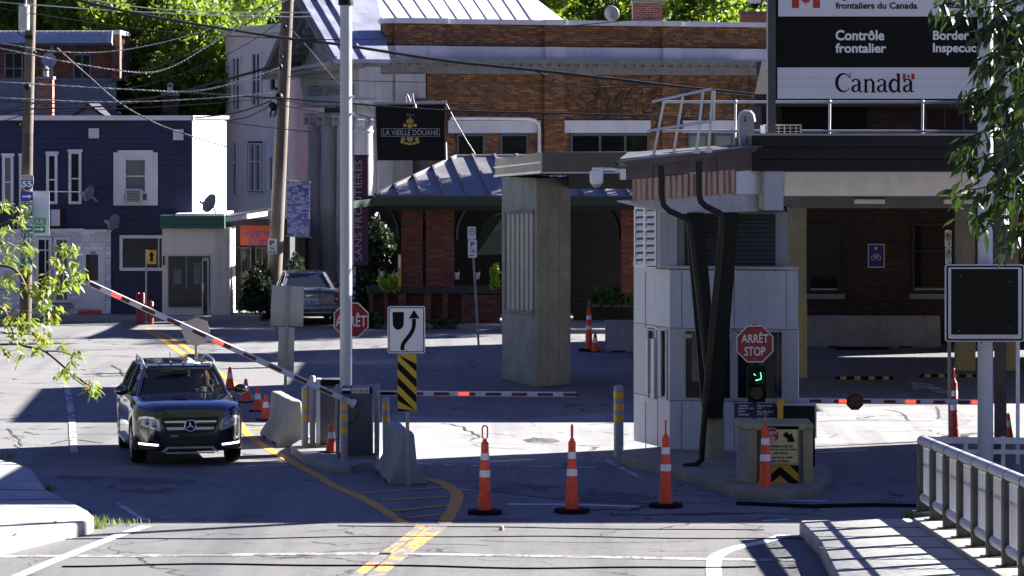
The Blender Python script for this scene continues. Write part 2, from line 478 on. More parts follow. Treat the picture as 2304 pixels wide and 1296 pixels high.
def make_tree(seed, rx, rz, zc, n, ls, leafm):
    t = thing('broadleaf_tree', 'tree', 'tree', (0, 0, 0), 0, 'broadleaf trees on the slope behind the town')
    q, f = crown_mesh(seed, rx, rz, n, ls)
    b = MB(); b.v = [V(p) + V((0, 0, zc)) for p in q]; b.f = f
    b.build('crown', leafm, t, recalc=False)
    b = MB(); rg = random.Random(seed)
    b.tube([(0, 0, -1), (.1, .05, zc * .45), (-.05, .1, zc * .9), (.1, 0, zc + rz * .6)], [.34, .27, .18, .05], 8)
    for k in range(7):
        a = rg.uniform(0, 6.28); z = zc * rg.uniform(.45, .95)
        e = V((math.cos(a) * rx * .75, math.sin(a) * rx * .75, z + rz * rg.uniform(.2, .7)))
        b.tube([(0, 0, z), e * .5 + V((0, 0, z * .5 + .2)), e], [.13, .09, .03], 5)
    b.build('trunk', BARK, t, smooth=60)
    return t
protos = [make_tree(3, 4.2, 4.6, 7.5, 17000, .17, LEAF_FAR), make_tree(8, 3.4, 4.0, 6.5, 15000, .165, LEAF_FAR), make_tree(15, 5.0, 5.2, 8.5, 20000, .18, LEAF_FAR)]
tree_spots = [  # x photo, distance, base z, proto, where it is
    (290, 128, 0, 1, 'bright green tree right beside the far red brick house'),
    (470, 131, -.5, 0, 'bright green tree just left of the grey clapboard house, its crown above the white wall'),
    (385, 137, 1.2, 2, 'big green tree behind the sooty chimney between the brick house and the clapboard house'),
    (180, 142, 4, 0, 'darker tree rising over the metal roof of the far brick house'),
    (20, 146, 5, 2, 'tree behind the transformer, at the top left corner above the metal roof'),
    (560, 143, 4, 0, 'yellow-green tree over the flat roof of the grey clapboard house'),
    (690, 150, 6, 1, 'tree showing between the big wooden pole and the bank gable'),
    (300, 163, 10, 2, 'high tree on the slope in the top left, second row above the far brick house'),
    (500, 166, 10, 2, 'high tree on the slope above the sunlit tree beside the clapboard house'),
    (110, 168, 11, 0, 'tall dark tree on the slope behind the transformer pole'),
    (1225, 140, 1.5, 1, 'bright tree at the right end of the shiny metal bank roof'),
    (1330, 150, 2.0, 0, 'shadowy tree left of the small satellite dish on the bank parapet'),
    (1420, 156, 4.0, 2, 'tree behind the brick chimney on the bank roof'),
    (1570, 141, 1.0, 1, 'sunlit pale tree above the parapet between brick chimney and border sign'),
    (1680, 150, 3.0, 0, 'sunlit tree beside the white dome camera left of the border sign'),
    (1900, 165, 6.0, 2, 'tree on the slope hidden mostly by the border sign'),
]
used = set()
for px, Y, z, k, lab in tree_spots:
    loc = (PX(px, Y), Y, z); rz = random.uniform(0, 6.28)
    if k not in used:
        t = protos[k]; t.location = loc; t.rotation_euler = (0, 0, rz); t['label'] = lab; used.add(k)
    else: dup(protos[k], loc, rz, lab)

# ---------------------------------------------------------------- building helpers
def clap(b, pl, x0, x1, z0, z1, pitch=.15, out=.0, lip=.03):
    u0, u1 = pl.u(x0), pl.u(x1)
    if u0 > u1: u0, u1 = u1, u0
    z = z0
    while z < z1 - .01:
        zt = min(z + pitch, z1)
        p0 = pl.a + pl.t * u0; p1 = pl.a + pl.t * u1
        A = [p0 + pl.n * (out + lip) + V((0, 0, z)), p1 + pl.n * (out + lip) + V((0, 0, z)), p1 + pl.n * out + V((0, 0, zt)), p0 + pl.n * out + V((0, 0, zt))]
        b.add(A + [p0 + pl.n * (out - .02) + V((0, 0, z)), p1 + pl.n * (out - .02) + V((0, 0, z))], [(0, 1, 2, 3), (4, 5, 1, 0)])
        z = zt
def wallbox(b, pl, x0, x1, z0, z1, back=.25, out=0.0):
    u0, u1 = pl.u(x0), pl.u(x1)
    if u0 > u1: u0, u1 = u1, u0
    o = pl.a + pl.t * u0 - pl.n * back
    b.para((o.x, o.y, z0), pl.t * (u1 - u0), pl.n * (back + out), (0, 0, z1 - z0))
def window(par, pl, x0, y0, x1, y1, fm, t=5, bars=(), vbars=(), out=.07, gm=None, label=None, base=.0, name='window'):
    b = MB(); b.wfr(pl, x0, y0, x1, y1, t, out, -base)
    for f in bars:
        y = y0 + (y1 - y0) * f; b.wbox(pl, x0 + t, y - 1.5, x1 - t, y + 1.5, out - .015, -base)
    for f in vbars:
        x = x0 + (x1 - x0) * f; b.wbox(pl, x - 1.2, y0 + t, x + 1.2, y1 - t, out - .015, -base)
    w = b.build(name, fm, par)
    g = MB(); g.wbox(pl, x0 + t * .9, y0 + t * .9, x1 - t * .9, y1 - t * .9, base + .03, -base + .005)
    g.build('pane', gm or GLASS, w)
    return w
GLASS_C = glass_mat('curtained_glass', (.16, .18, .17), .08)
GLASS_B = glass_mat('bright_glass', (.35, .37, .40), .1)
BLUES = M('indigo_siding', (.017, .019, .062), .6, var=.22, scale=1.2, streak=.3, stain=(.06, .06, .09))
TRIM = M('white_trim', (.66, .66, .68), .5, var=.08, streak=.2)

# ---------------------------------------------------------------- far brick house, top left
RB = brick_mat('dark_red_brick', [(.13, .035, .02), (.20, .06, .032)], (.16, .13, .11))
pl = PY(124)
t = thing('brick_house', 'far red brick house with a ribbed metal mansard edge and blue-grey lower wall, top left', 'house', (PX(120, 124), 124, 0))
b = MB(); wallbox(b, pl, -120, 262, ZP(180, 124), ZP(80, 124), 9); b.build('wall', RB, t)
b = MB(); clap(b, pl, -120, 262, 0, ZP(178, 124), .5, .02, .015); b.wbox(pl, -120, 176, 262, 182, .12); b.build('lower_wall', M('blue_grey_cladding', (.13, .16, .24), .6), t)
mr = M('ribbed_metal_roof', (.50, .51, .54), .35, .5, var=.12, scale=2)
b = MB()
pr = [V((0, 0, ZP(98, 124))), V((0, -.9, ZP(98, 124))), V((0, -.65, ZP(71, 124))), V((0, 0, ZP(69, 124)))]
b.ext([p + V((PX(-120, 124), 124, 0)) for p in pr], (PX(257, 124) - PX(-120, 124), 0, 0))
x = -110
while x < 255:
    X = PX(x, 124); b.ext([V((X, 124 - .9 - .03, ZP(98, 124))), V((X, 124 - .68, ZP(71, 124))), V((X, 124 - .6, ZP(71, 124))), V((X, 124 - .8, ZP(98, 124)))], (.04, 0, 0)); x += 11.5
b.wbox(pl, 252, 68, 272, 78, .3, 3)
b.build('roof', mr, t)
b = MB(); b.wbox(pl, -120, 98, 258, 103, .8); b.build('eaves', M('teal_eaves', (.03, .11, .14), .5), t)
for (x0, y0, x1, y1, bars) in ((10, 118, 52, 178, (.6,)), (165, 122, 205, 178, ())):
    window(t, pl, x0, y0, x1, y1, M('blue_grey_trim', (.16, .2, .25), .5), 3, bars, (.5,))
b = MB(); b.wbox(pl, 254, 78, 272, 182, .35, .2); b.build('corner_pier', RB, t)
b = MB(); b.tube([W(117, 100, 123.7), W(117, 262, 123.7)], .06, 8); b.build('drainpipe', GREYP, t, 60)

DISHM = M('dish_grey', (.16, .17, .18), .45, var=.1, streak=.2)
def dish(label, px, py, r, Y, aim, foot, col=None):
    c = W(px, py, Y); aim = V(aim).normalized()
    t = thing('satellite_dish', label, 'satellite dish', W(*foot, Y + .3), 0, 'satellite dishes')
    a = aim.cross(V((0, 0, 1))).normalized(); u = a.cross(aim).normalized()
    b = MB(); rings = []
    for back in (0, 1):
        for k in ((0.02, .35, .7, 1.0) if not back else (1.0, .7, .35, .02)):
            rings.append([c + (a * math.cos(q * PI / 12) * .94 + u * math.sin(q * PI / 12)) * (r * k) + aim * (.22 * r * k * k - .05 * r - back * .03) for q in range(24)])
    b.loft(rings); b.build('reflector', col or DISHM, t, 40)
    b = MB(); e = c + aim * (r * .95) - u * (r * .35)
    b.tube([c - u * r * .9 + aim * .1 * r, e], .02, 6); b.tube([e - aim * .06, e + aim * .08], .05, 10); b.build('feed_arm', GREYP, t, 50)
    b = MB(); b.tube([c - aim * .08, c - aim * .18 - u * .2 * r, W(*foot, Y + .3)], .028, 8); b.build('mast', GREYP, t, 50)
    return t
dish('pale round satellite dish on the far brick house wall, top left', 110, 136, .27, 123, (.35, -1, .35), (117, 150), M('dish_pale', (.34, .37, .42), .5))
# brick chimneys
def chimney(label, x0, x1, yt, yb, Y, m, cap=None, flue=True):
    t = thing('chimney', label, 'chimney', (PX((x0 + x1) / 2, Y), Y, 0), 0, 'brick chimneys')
    pl = PY(Y); w = PX(x1, Y) - PX(x0, Y)
    b = MB(); b.wbox(pl, x0, yt + 5, x1, yb, .0, w); b.build('shaft', m, t)
    b = MB(); b.wbox(pl, x0 - 2.5, yt, x1 + 2.5, yt + 6, .06, w + .06); b.build('cap', cap or CONC, t)
    if flue:
        c = W((x0 + x1) / 2, yt, Y); r = w * .2; c.y += w / 2
        b = MB(); b.lathe(c, [(r, 0), (r, .18), (r * .9, .18)], 12); b.lathe(c + V((0, 0, .24)), [(r * 1.3, 0), (.02, .1)], 12)
        b.box(c.x - r * .8, c.x - r * .6, c.y - .02, c.y + .02, c.z + .17, c.z + .26); b.box(c.x + r * .6, c.x + r * .8, c.y - .02, c.y + .02, c.z + .17, c.z + .26)
        b.build('flue_cowl', STEEL, t, 50)
    return t
RB2 = brick_mat('chimney_brick', [(.22, .055, .03), (.30, .09, .045)], (.28, .25, .22))
chimney('orange-red brick chimney with a metal cowl behind the blue house, by the transformer pole', 84, 118, 172, 275, 112, RB2)
chimney('sooty dark chimney with a steel cowl standing in front of the green trees', 365, 398, 209, 280, 112, brick_mat('sooty_brick', [(.035, .02, .018), (.06, .03, .025)], (.05, .045, .04)))
# small white gable behind the blue house
t = thing('gable_house', 'small white gable with dark roof edges peeking over the blue house', 'house', (PX(198, 113), 113, 0))
Y = 113
b = MB(); b.ppoly([(166, 262), (198, 238), (230, 262), (230, 330), (166, 330)], Y, 5); b.build('wall', M('white_siding', (.6, .62, .68), .6), t)
b = MB(); b.ppoly([(150, 268), (198, 232), (246, 268), (240, 268), (198, 240), (156, 268)], Y - .3, 5.5); b.build('roof', M('dark_shingle', (.02, .02, .03), .9, bump=.4), t)

# ---------------------------------------------------------------- blue corner house
YB = 104.0
plf = PY(YB)
pll = Plane(-60, 103.0, 187, YB)
t = thing('clapboard_house', 'dark indigo clapboard corner house with white windows and a whitewashed shopfront', 'house', (PX(187, YB), YB, 0))
b = MB()
clap(b, plf, 187, 432, 0, ZP(266, YB), .16, 0, .03)
clap(b, pll, -60, 187, 0, ZP(262, YB), .16, 0, .03)
cr = pll.pt(187, 400); le = pll.pt(-60, 400); re_ = W(432, 400, YB)
zt = ZP(266, YB)
b.ext([V((p.x, p.y + .04, 0)) for p in (le, cr, re_)] + [V((re_.x, YB + 12, 0)), V((le.x, YB + 12, 0))], (0, 0, zt - .02))
b.build('wall', BLUES, t)
b = MB()
for pl, x0, x1, ya, yb in ((plf, 185, 436, 258, 268), (pll, -60, 188, 286, 262)):
    p0, p1 = pl.pt(x0, ya), pl.pt(x1, yb if pl is plf else 260)
    za, zb = (zt - .06, zt - .06)
    o = V((p0.x, p0.y, za)) - pl.n * .3
    b.para(o, V((p1.x - p0.x, p1.y - p0.y, 0)), pl.n * .42, (0, 0, .14))
b.build('cornice', TRIM, t)
# sunlit blank side wall, set back, facing the sun on the right
psd = Plane(431.5, YB + .15, 509, 107.4)
b = MB(); wallbox(b, psd, 431.5, 509, 0, ZP(266, YB) - .02, .3); b.build('side_wall', M('white_render', (.80, .80, .79), .7, var=.03, bump=.1), t)
b = MB(); wallbox(b, psd, 430, 510, ZP(266, YB) - .02, ZP(263, YB) + .04, .4, .08); b.build('side_flashing', M('flashing', (.3, .3, .33), .5), t)
# upstairs windows
SH = M('white_shutter', (.70, .70, .76), .5, var=.08)
b = None
w = window(t, plf, 271, 345, 340, 459, TRIM, 9, (.12, .45, .74), (), .1, GLASS_C)
b = MB(); b.wfr(plf, 280, 353, 331, 436, 4, .12); b.build('sash', TRIM, w)
b = MB(); b.wbox(plf, 266, 338, 345, 346, .13); b.wbox(plf, 268, 456, 343, 462, .14); b.build('trim', TRIM, w)
for x0, x1 in ((256, 271), (340, 355)):
    b = MB(); b.wfr(plf, x0, 343, x1, 462, 3, .08); y = 347
    while y < 458: b.wbox(plf, x0 + 3, y, x1 - 3, y + 2.6, .07); y += 4.2
    b.wbox(plf, x0 + 2, 346, x1 - 2, 460, .045); b.build('shutter', SH, t)
for x0, y0, x1, y1, pl in ((103, 345, 128, 459, pll), (153, 340, 182, 459, pll), (4, 349, 29, 466, pll), (42, 349, 58, 466, pll)):
    w = window(t, pl, x0, y0, x1, y1, TRIM, 6, (.52,), (), .09, GLASS_C if y0 == 349 else GLASS)
    b = MB(); b.wbox(pl, x0 - 2, y0 - 4, x1 + 2, y0 + 2, .12); b.build('trim', TRIM, w)
for x0, y0, x1, y1 in ((200, 289, 223, 311), (390, 291, 413, 315)):
    b = MB(); b.wfr(plf, x0, y0, x1, y1, 2.5, .07)
    for k in range(4): b.wbox(plf, x0 + 2, y0 + 3 + k * 5, x1 - 2, y0 + 6 + k * 5, .06)
    b.wbox(plf, x0 + 2, y0 + 2, x1 - 2, y1 - 2, .04); b.build('wall_vent', TRIM, t)
b = MB(); b.wbox(plf, 284, 424, 322, 458, .38); v_ = b.build('air_conditioner', M('ac_grey', (.45, .45, .46), .5), t, bevel=.02)
b = MB()
for k in range(7): b.wbox(plf, 288, 429 + k * 3.6, 318, 431 + k * 3.6, .395, -.37)
b.build('grille', M('grille_dark', (.1, .1, .11), .6), v_)
# whitewashed brick shopfront
WB = brick_mat('whitewashed_brick', [(.60, .60, .62), (.62, .62, .64)], (.55, .55, .56), bump=.4)
b = MB(); b.wbox(pll, -60, 522, 187, 720, .10); b.wbox(plf, 184, 520, 250, 722, .11); b.build('shopfront_wall', WB, t)
b = MB(); b.wbox(pll, -60, 515, 187, 523, .2); b.wbox(plf, 184, 516, 252, 521, .2); b.build('shopfront_ledge', TRIM, t)
for x0, x1 in ((78, 113), (118, 154)):
    window(t, pll, x0, 533, x1, 680, TRIM, 6, (.2,), (.62,), .2, GLASS_C if x0 == 118 else GLASS, base=.1)
b = MB(); b.wbox(pll, 70, 682, 160, 692, .26); b.build('window_sill', CONC, t)
dr = MB(); dr.wfr(plf, 180, 546, 238, 694, 5, .16); fr = dr.build('door_frame', TRIM, t)
b = MB(); b.wbox(plf, 185, 561, 233, 694, .14)
for x0, y0, x1, y1 in ((192, 636, 206, 688), (212, 636, 226, 688)): b.wfr(plf, x0, y0, x1, y1, 2, .152, -.13)
d = b.build('door', M('white_door', (.66, .66, .69), .45, var=.04), t)
b = MB(); b.wbox(plf, 195, 572, 222, 631, .15); b.build('door_pane', GLASS, d)
b = MB(); b.ball(plf.pt(189, 630, .17), .035, .03, .035, 8, 6); b.build('handle', STEEL, d, 60)
ptext('260', SIGNB, d, 203, 565, 215, 571, YB - .145, .01, 'house_number')
OR = M('orange_step', (.55, .12, .04), .7, var=.25)
b = MB(); b.wbox(plf, 166, 707, 249, 716, .75); b.build('step', OR, t)
b = MB(); b.wbox(plf, 180, 698, 228, 708, .5); b.build('step', M('red_step', (.55, .06, .03), .7), t)
# ground floor picture window
w = window(t, plf, 270, 529, 372, 609, TRIM, 7, (), (.86,), .12)
# AC-sign box fixed to the wall, half behind the banner
b = MB(); b.wbox(pll, 112, 471, 131, 508, .25); b.build('light_box', M('light_box', (.55, .55, .56), .5), t)
b = MB(); b.wbox(pll, 131, 470, 144, 514, .24); b.build('box_side', BLACK, t)

dish('grey satellite dish on the indigo wall left of the shuttered window', 200, 436, .24, 103.3, (-.75, -.75, .5), (218, 452))
dish('lower grey satellite dish above the whitewashed shop door', 257, 501, .26, 103.3, (-.75, -.75, .5), (240, 518))
dish('dark satellite dish standing on the green fascia in front of the sunlit white wall', 473, 458, .29, 102.6, (-.75, -.75, .5), (487, 482))

# ---------------------------------------------------------------- small shop with the green fascia
YS = 103.2
pl = PY(YS)
t = thing('corner_shop', 'small white shop with a green fascia board and a dark glazed entrance', 'shop', (PX(440, YS), YS, 0))
cream = M('cream_boards', (.62, .60, .54), .6, var=.06, streak=.3)
b = MB(); wallbox(b, pl, 365, 482, 0, ZP(508, YS), 3.0); b.build('wall', cream, t)
b = MB(); x = 482
while x < 514: b.wbox(pl, x, 512, x + 4.4, 718, .02 + .0, 2); x += 5.2
b.wbox(pl, 482, 512, 515, 718, .0, 2); b.build('board_wall', M('cream_planks', (.55, .53, .48), .6, var=.1, streak=.5), t)
GRF = M('green_fascia', (.006, .07, .06), .5, var=.2, streak=.4)
b = MB()
for k in range(3): b.wbox(pl, 362, 484 + k * 10, 507, 493.6 + k * 10, .36 - k * .02, 3)
b.build('fascia', GRF, t)
b = MB(); b.wbox(pl, 397, 480, 507, 485, .42, 3); b.build('coping', TRIM, t)
b = MB(); b.wfr(pl, 379, 576, 472, 690, 3, .06, .0); b.wbox(pl, 379, 688, 455, 691, .07); f_ = b.build('shopfront_frame', M('dark_frame', (.05, .06, .07), .5), t)
b = MB(); b.wbox(pl, 381, 578, 455, 688, .03, .0); b.build('pane', GLASS, f_)
b = MB(); b.wbox(pl, 417, 580, 422, 650, .032); b.wbox(pl, 390, 605, 408, 640, .034); b.wbox(pl, 436, 590, 452, 640, .031); b.build('shop_display', M('shop_display', (.10, .12, .13), .5, var=.5, scale=4), f_)
b = MB(); b.wfr(pl, 455, 584, 470, 718, 2.5, .10); d = b.build('door', STEEL, t)
b = MB(); b.wbox(pl, 457, 586, 468, 716, .05); b.build('pane', GLASS, d)
b = MB(); b.wbox(pl, 455, 636, 460, 655, .16, -.1); b.build('handle', STEEL, d)
b = MB(); b.wbox(pl, 367, 576, 370, 597, .06); b.build('wall_lamp', BLACK, t)

# ---------------------------------------------------------------- grey clapboard house with the art gallery
ple = Plane(508, 127.0, 641, 120.0)
plr = PY(120.1)
GRC = M('grey_clapboard', (.68, .67, .70), .6, var=.08, scale=1.5, streak=.2)
PNK = M('pinkish_siding', (.62, .50, .54), .6, var=.06, streak=.15)
ZT = ZP(70, 120)
t = thing('clapboard_house', 'tall pale grey clapboard house with narrow windows beside the big wooden pole', 'house', (PX(641, 120), 120, 0))
b = MB(); clap(b, ple, 508, 641, 2.4, ZT, .13, 0, .025)
p0, p1 = ple.pt(508, 300), ple.pt(641, 300)
b.ext([V((p0.x, p0.y + .05, 0)), V((p1.x, p1.y + .05, 0)), V((PX(730, 120.2), 120.2, 0)), V((PX(730, 130), 130, 0)), V((p0.x, 130, 0))], (0, 0, ZT - .02))
b.build('wall', GRC, t)
b = MB(); clap(b, plr, 642, 730, 0.3, ZT, .14, 0, .025); b.build('side_wall', PNK, t)
b = MB(); b.wbox(plr, 637, 66, 650, 540, .10); b.build('corner_board', TRIM, t)
b = MB()
for pl, x0, x1 in ((ple, 505, 643), (plr, 640, 732)):
    wallbox(b, pl, x0, x1, ZT - .02, ZT + .16, .4, .16); wallbox(b, pl, x0, x1, ZT + .16, ZT + .26, .4, .24)
b.build('cornice', TRIM, t)
for x0, y0, x1, y1, bars, vb, gm in ((524, 128, 546, 250, (.36, .5), (.45,), GLASS), (568, 118, 592, 240, (.36, .5), (.5,), GLASS), (609, 145, 627, 205, (), (), GLASS),
                            (526, 318, 538, 440, (.4,), (), GLASS), (557, 314, 600, 436, (), (), GLASS), (609, 350, 620, 430, (), (), GLASS)):
    w = window(t, ple, x0, y0, x1, y1, TRIM, 4 if x1 - x0 > 20 else 3, bars, vb, .08, gm)
    if x0 == 557:
        b = MB(); b.wfr(ple, 566, 322, 594, 430, 3, .13); b.wbox(ple, 570, 362, 592, 365, .12); b.wbox(ple, 578, 325, 581, 428, .12); b.build('sash', TRIM, w)
b = MB(); p = ple.pt(488, 494)
pa, pb, pc, pd = W(480, 496, 103.0), W(602, 478, 104.6), W(612, 470, 107.0), W(500, 488, 106)
b.ext([pa, pb, pc, pd], (0, 0, .06)); b.build('awning', BLACK, t)
b = MB(); b.para(pa - V((0, .02, .10)), pb - pa, V((0, .03, 0)), V((0, 0, .14))); b.build('awning_edge', TRIM, t)
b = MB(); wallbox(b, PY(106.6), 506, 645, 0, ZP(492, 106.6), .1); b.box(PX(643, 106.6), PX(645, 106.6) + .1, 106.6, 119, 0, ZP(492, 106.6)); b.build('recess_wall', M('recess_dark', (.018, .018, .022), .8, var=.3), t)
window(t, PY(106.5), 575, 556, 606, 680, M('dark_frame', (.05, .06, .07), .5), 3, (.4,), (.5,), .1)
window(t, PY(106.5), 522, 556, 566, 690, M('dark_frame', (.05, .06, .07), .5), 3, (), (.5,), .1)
t = thing('gallery_sign', 'orange sign with blue hand-painted letters for an art gallery hanging under the awning', 'shop sign', W(574, 552, 104.9))
b = MB(); b.wbox(PY(104.9), 541, 508, 610, 552, .02, .02); b.build('board', M('sign_orange', (.46, .06, .014), .5, var=.1), t)
PUR = M('sign_purple', (.06, .05, .22), .5)
ptext('Galerie', PUR, t, 544, 513, 608, 532, 104.88, .012, shear=0); ptext("D'art", PUR, t, 560, 532, 606, 550, 104.88, .012)
b = MB()
for x in (548, 604): b.tube([W(x, 508, 104.9), W(x, 484, 104.9)], .008, 5)
b.build('hanger', BLACK, t)
def pq(b, pl, pts, out=.03, back=0.0):          # polygon given in photo pixels on an upright plane, with thickness
    P_ = [pl.pt(x, y) - pl.n * back for x, y in pts]
    b.ext(P_, pl.n * (out + back)); return b
# ---------------------------------------------------------------- old bank
BR = brick_mat('ochre_brick', [(.105, .038, .014), (.19, .088, .032)], (.05, .035, .025), .23, .078)
STONE = M('grey_stone', (.34, .34, .36), .8, var=.12, scale=1.2, streak=.45)
STONE_L = M('pale_stone', (.50, .50, .56), .75, var=.10, scale=1.2, streak=.3)
plw = Plane(868, 112.0, 1725, 117.0)
def zl(y): return ZP(y, 112.0)
t = thing('bank_building', 'old ochre brick bank with grey columned portico, pediment and shiny metal roof', 'bank', (plw.a.x, plw.a.y, 0), plw.rz)
b = MB(); wallbox(b, plw, 953, 1800, 0, zl(103), .5, 0); wallbox(b, plw, 868, 1800, zl(103), zl(52), .5, 0)
wallbox(b, plw, 905, 1800, 0, zl(106), 3, -.5)
for x0, x1 in ((885, 957), (958, 1001), (1222, 1267), (1487, 1527)):
    wallbox(b, plw, x0, x1, zl(103), zl(52), 0, .12)
for x0, x1 in ((958, 1001), (1222, 1267), (1487, 1527)): wallbox(b, plw, x0, x1, 0, zl(165), 0, .12)
b.build('wall', BR, t)
b = MB(); wallbox(b, plw, 866, 1800, zl(52), zl(41), .6, .14)
for x0, x1 in ((884, 957), (957, 1002), (1221, 1268), (1486, 1528)): wallbox(b, plw, x0, x1, zl(51), zl(40), 0, .25)
b.build('parapet_coping', STONE_L, t)
b = MB(); wallbox(b, plw, 862, 1800, zl(131), zl(103), .2, .10)
for x0, x1 in ((885, 957), (958, 1001), (1222, 1267), (1487, 1527)): wallbox(b, plw, x0, x1, zl(131), zl(102.5), 0, .2)
b.build('stone_band', STONE_L, t)
b = MB()
for k, (ya, yb, o) in enumerate(((131, 136, .62), (136, 142, .52), (142, 150, .36), (150, 165, .12))): wallbox(b, plw, 800, 1800, zl(yb), zl(ya), .2, o)
for x in range(870, 1720, 21): wallbox(b, plw, x, x + 7, zl(148), zl(142), 0, .48)
b.build('cornice', M('dark_stone', (.16, .16, .18), .8, var=.2, streak=.5), t)
b = MB(); wallbox(b, plw, 800, 955, 0, zl(165), .6, .05); wallbox(b, plw, 886, 954, zl(228), zl(166), 0, .16); wallbox(b, plw, 800, 880, 0, zl(167), 0, .14)
b.build('stone_corner', STONE, t)
for x0, x1 in ((1007, 1215), (1264, 1462), (1535, 1700)):
    b = MB(); wallbox(b, plw, x0, x1, 5.40, 5.80, .02, .06); b.build('lintel', STONE_L, t)
BG = glass_mat('bank_glass', (.006, .007, .008), .05); BG.node_tree.nodes['Principled BSDF'].inputs['Specular IOR Level'].default_value = .12
for x0, x1 in ((1026, 1090), (1124, 1188), (1282, 1460), (1546, 1592), (1604, 1650)):
    b = MB(); zt_ = 5.39; zb = 3.6
    wallbox(b, plw, x0, x0 + 5, zb, zt_, 0, .05); wallbox(b, plw, x1 - 5, x1, zb, zt_, 0, .05); wallbox(b, plw, x0, x1, zt_ - .09, zt_, 0, .055); wallbox(b, plw, x0, x1, 4.6, 4.66, 0, .045)
    if x1 - x0 > 100:
        for f in (.36, .68): wallbox(b, plw, x0 + (x1 - x0) * f, x0 + (x1 - x0) * f + 5, zb, zt_, 0, .052)
    w = b.build('window', M('dark_frame', (.05, .06, .07), .5), t)
    b = MB(); wallbox(b, plw, x0 + 2, x1 - 2, zb, zt_ - .02, 0, .02); b.build('pane', GLASS_C if x0 > 1500 else BG, w)
b = MB()
pts = [plw.pt(1010, 266, .12), plw.pt(1100, 266, .12), plw.pt(1185, 267, .12), plw.pt(1200, 270, .12), plw.pt(1208, 278, .12), plw.pt(1210, 290, .12), plw.pt(1210, 360, .12)]
b.tube(pts, .055, 8); b.build('drainpipe', M('pipe_white', (.6, .6, .66), .4), t, 60)
# bare creeper on the brick
b = MB(); rg = random.Random(4)
for k in range(46):
    x, y = rg.uniform(1290, 1700), 300; pts = []
    for s_ in range(9):
        pts.append(plw.pt(x, y, .03)); x += rg.uniform(-16, 16); y -= rg.uniform(6, 22)
    b.tube(pts, .011, 4)
b.build('bare_creeper', M('creeper', (.035, .028, .022), .9), t)
# bright metal roof
MET = M('shiny_metal_roof', (.66, .66, .66), .38, .35, var=.12, scale=.8, streak=.35, stain=(.45, .25, .10))
e0, e1, r1, r0 = W(874, 62, 115.2), W(1206, 62, 117.6), W(1118, -70, 125), W(778, -70, 122)
b = MB(); b.ext([e0, e1, r1, r0], (0, 0, -.1))
back1 = W(1290, 62, 131); b.ext([e1, back1, r1], (0, 0, -.1))
for k in range(11):
    f = k / 10; p = e0.lerp(e1, f); q = r0.lerp(r1, f); d_ = (q - p)
    b.para(p + V((0, 0, .0)), d_, V((.05, .02, 0)), V((0, 0, .035)))
b.build('metal_roof', MET, t)
# portico: front face looks left
plp = Plane(656, 118.0, 815, 110.6)
dr_ = plw.t
Pa, Pl_, Pr = plp.pt(735, -8), plp.pt(658, 162), plp.pt(817, 135)
ap = plp.pt(735, -10)
b = MB(); pq(b, plp, [(735, 4), (664, 168), (814, 148)], 0, .3); b.build('tympanum', STONE, t)
b = MB()
def rake(b, x0, y0, x1, y1, w0, out, dp):
    a, c = plp.pt(x0, y0), plp.pt(x1, y1)
    b.ext([a, c, c - V((0, 0, w0)), a - V((0, 0, w0))], plp.n * out); 
rake(b, 656, 160, 735, -10, .28, 1.0, 0); rake(b, 818, 134, 735, -10, .28, 1.0, 0)
rake(b, 662, 160, 735, 4, .28, .65, 0); rake(b, 812, 136, 735, 4, .28, .65, 0)
for k in range(9):
    f = (k + .6) / 9.5
    for (xe, ye) in ((662, 160), (812, 136)):
        p = plp.pt(xe + (735 - xe) * f, ye + (20 - ye) * f)
        b.para(p - V((0, 0, .25)), plp.t * .3, plp.n * .5, V((0, 0, .2)))
b.build('raking_cornice', M('dark_stone', (.16, .16, .18), .8), t)
b = MB()
pq(b, plp, [(654, 163), (818, 135), (818, 143), (654, 169)], .9); pq(b, plp, [(662, 169), (815, 143), (815, 152), (662, 176)], .5)
for k in range(26):
    x = 664 + k * 5.8; y = 170 - (x - 664) * .172; pq(b, plp, [(x, y), (x + 2.6, y - .4), (x + 2.6, y + 4.6), (x, y + 5)], .75)
b.build('portico_cornice', STONE, t)
b = MB(); pq(b, plp, [(680, 171), (815, 150), (815, 226), (690, 238)], .1, .6); pq(b, plp, [(688, 236), (816, 224), (816, 231), (688, 243)], .25, .5); b.build('frieze', STONE, t)
ENG = M('engraved', (.06, .06, .065), .9)
a_, c_ = plp.pt(700, 212), plp.pt(806, 196)
text('EASTERN TOWNSHIPS BANK', ENG, t, plp.pt(753, 203.5, .1), (c_ - a_).length * .98, .34, 0, plp.n, plp.t, name='frieze_lettering', ext=.01)
for x, r in ((709, .27), (741, .31), (778, .33), (818, .34)):
    p = plp.pt(x, 300); u = plp.u(x)
    c = plp.a + plp.t * u; z0 = ZP(254, p.y)
    b = MB(); b.lathe(c, [(r * 1.25, 0), (r * 1.25, .25), (r, .3), (r * .98, 2), (r * .84, z0 - .62), (r * .92, z0 - .60), (r * .92, z0 - .54), (r * .84, z0 - .52), (r * .84, z0 - .3)], 20)
    col_ = b.build('column', STONE, t, 40)
    b = MB()
    for s_ in (-1, 1):
        for o_ in (-.9, .9):
            q = c + plp.t * (r * 1.0 * s_) + plp.n * (o_ * r * .7); q.z = z0 - .28
            b.tube([q - plp.n * .12, q + plp.n * .12], r * .42, 12)
    q = c - plp.t * r * 1.15 - plp.n * r * 1.15; b.para((q.x, q.y, z0 - .16), plp.t * r * 2.3, plp.n * r * 2.3, (0, 0, .16))
    b.build('capital', STONE, col_, 40)
b = MB()
q = plp.pt(690, 400) - plp.n * 2.2; q.z = 0
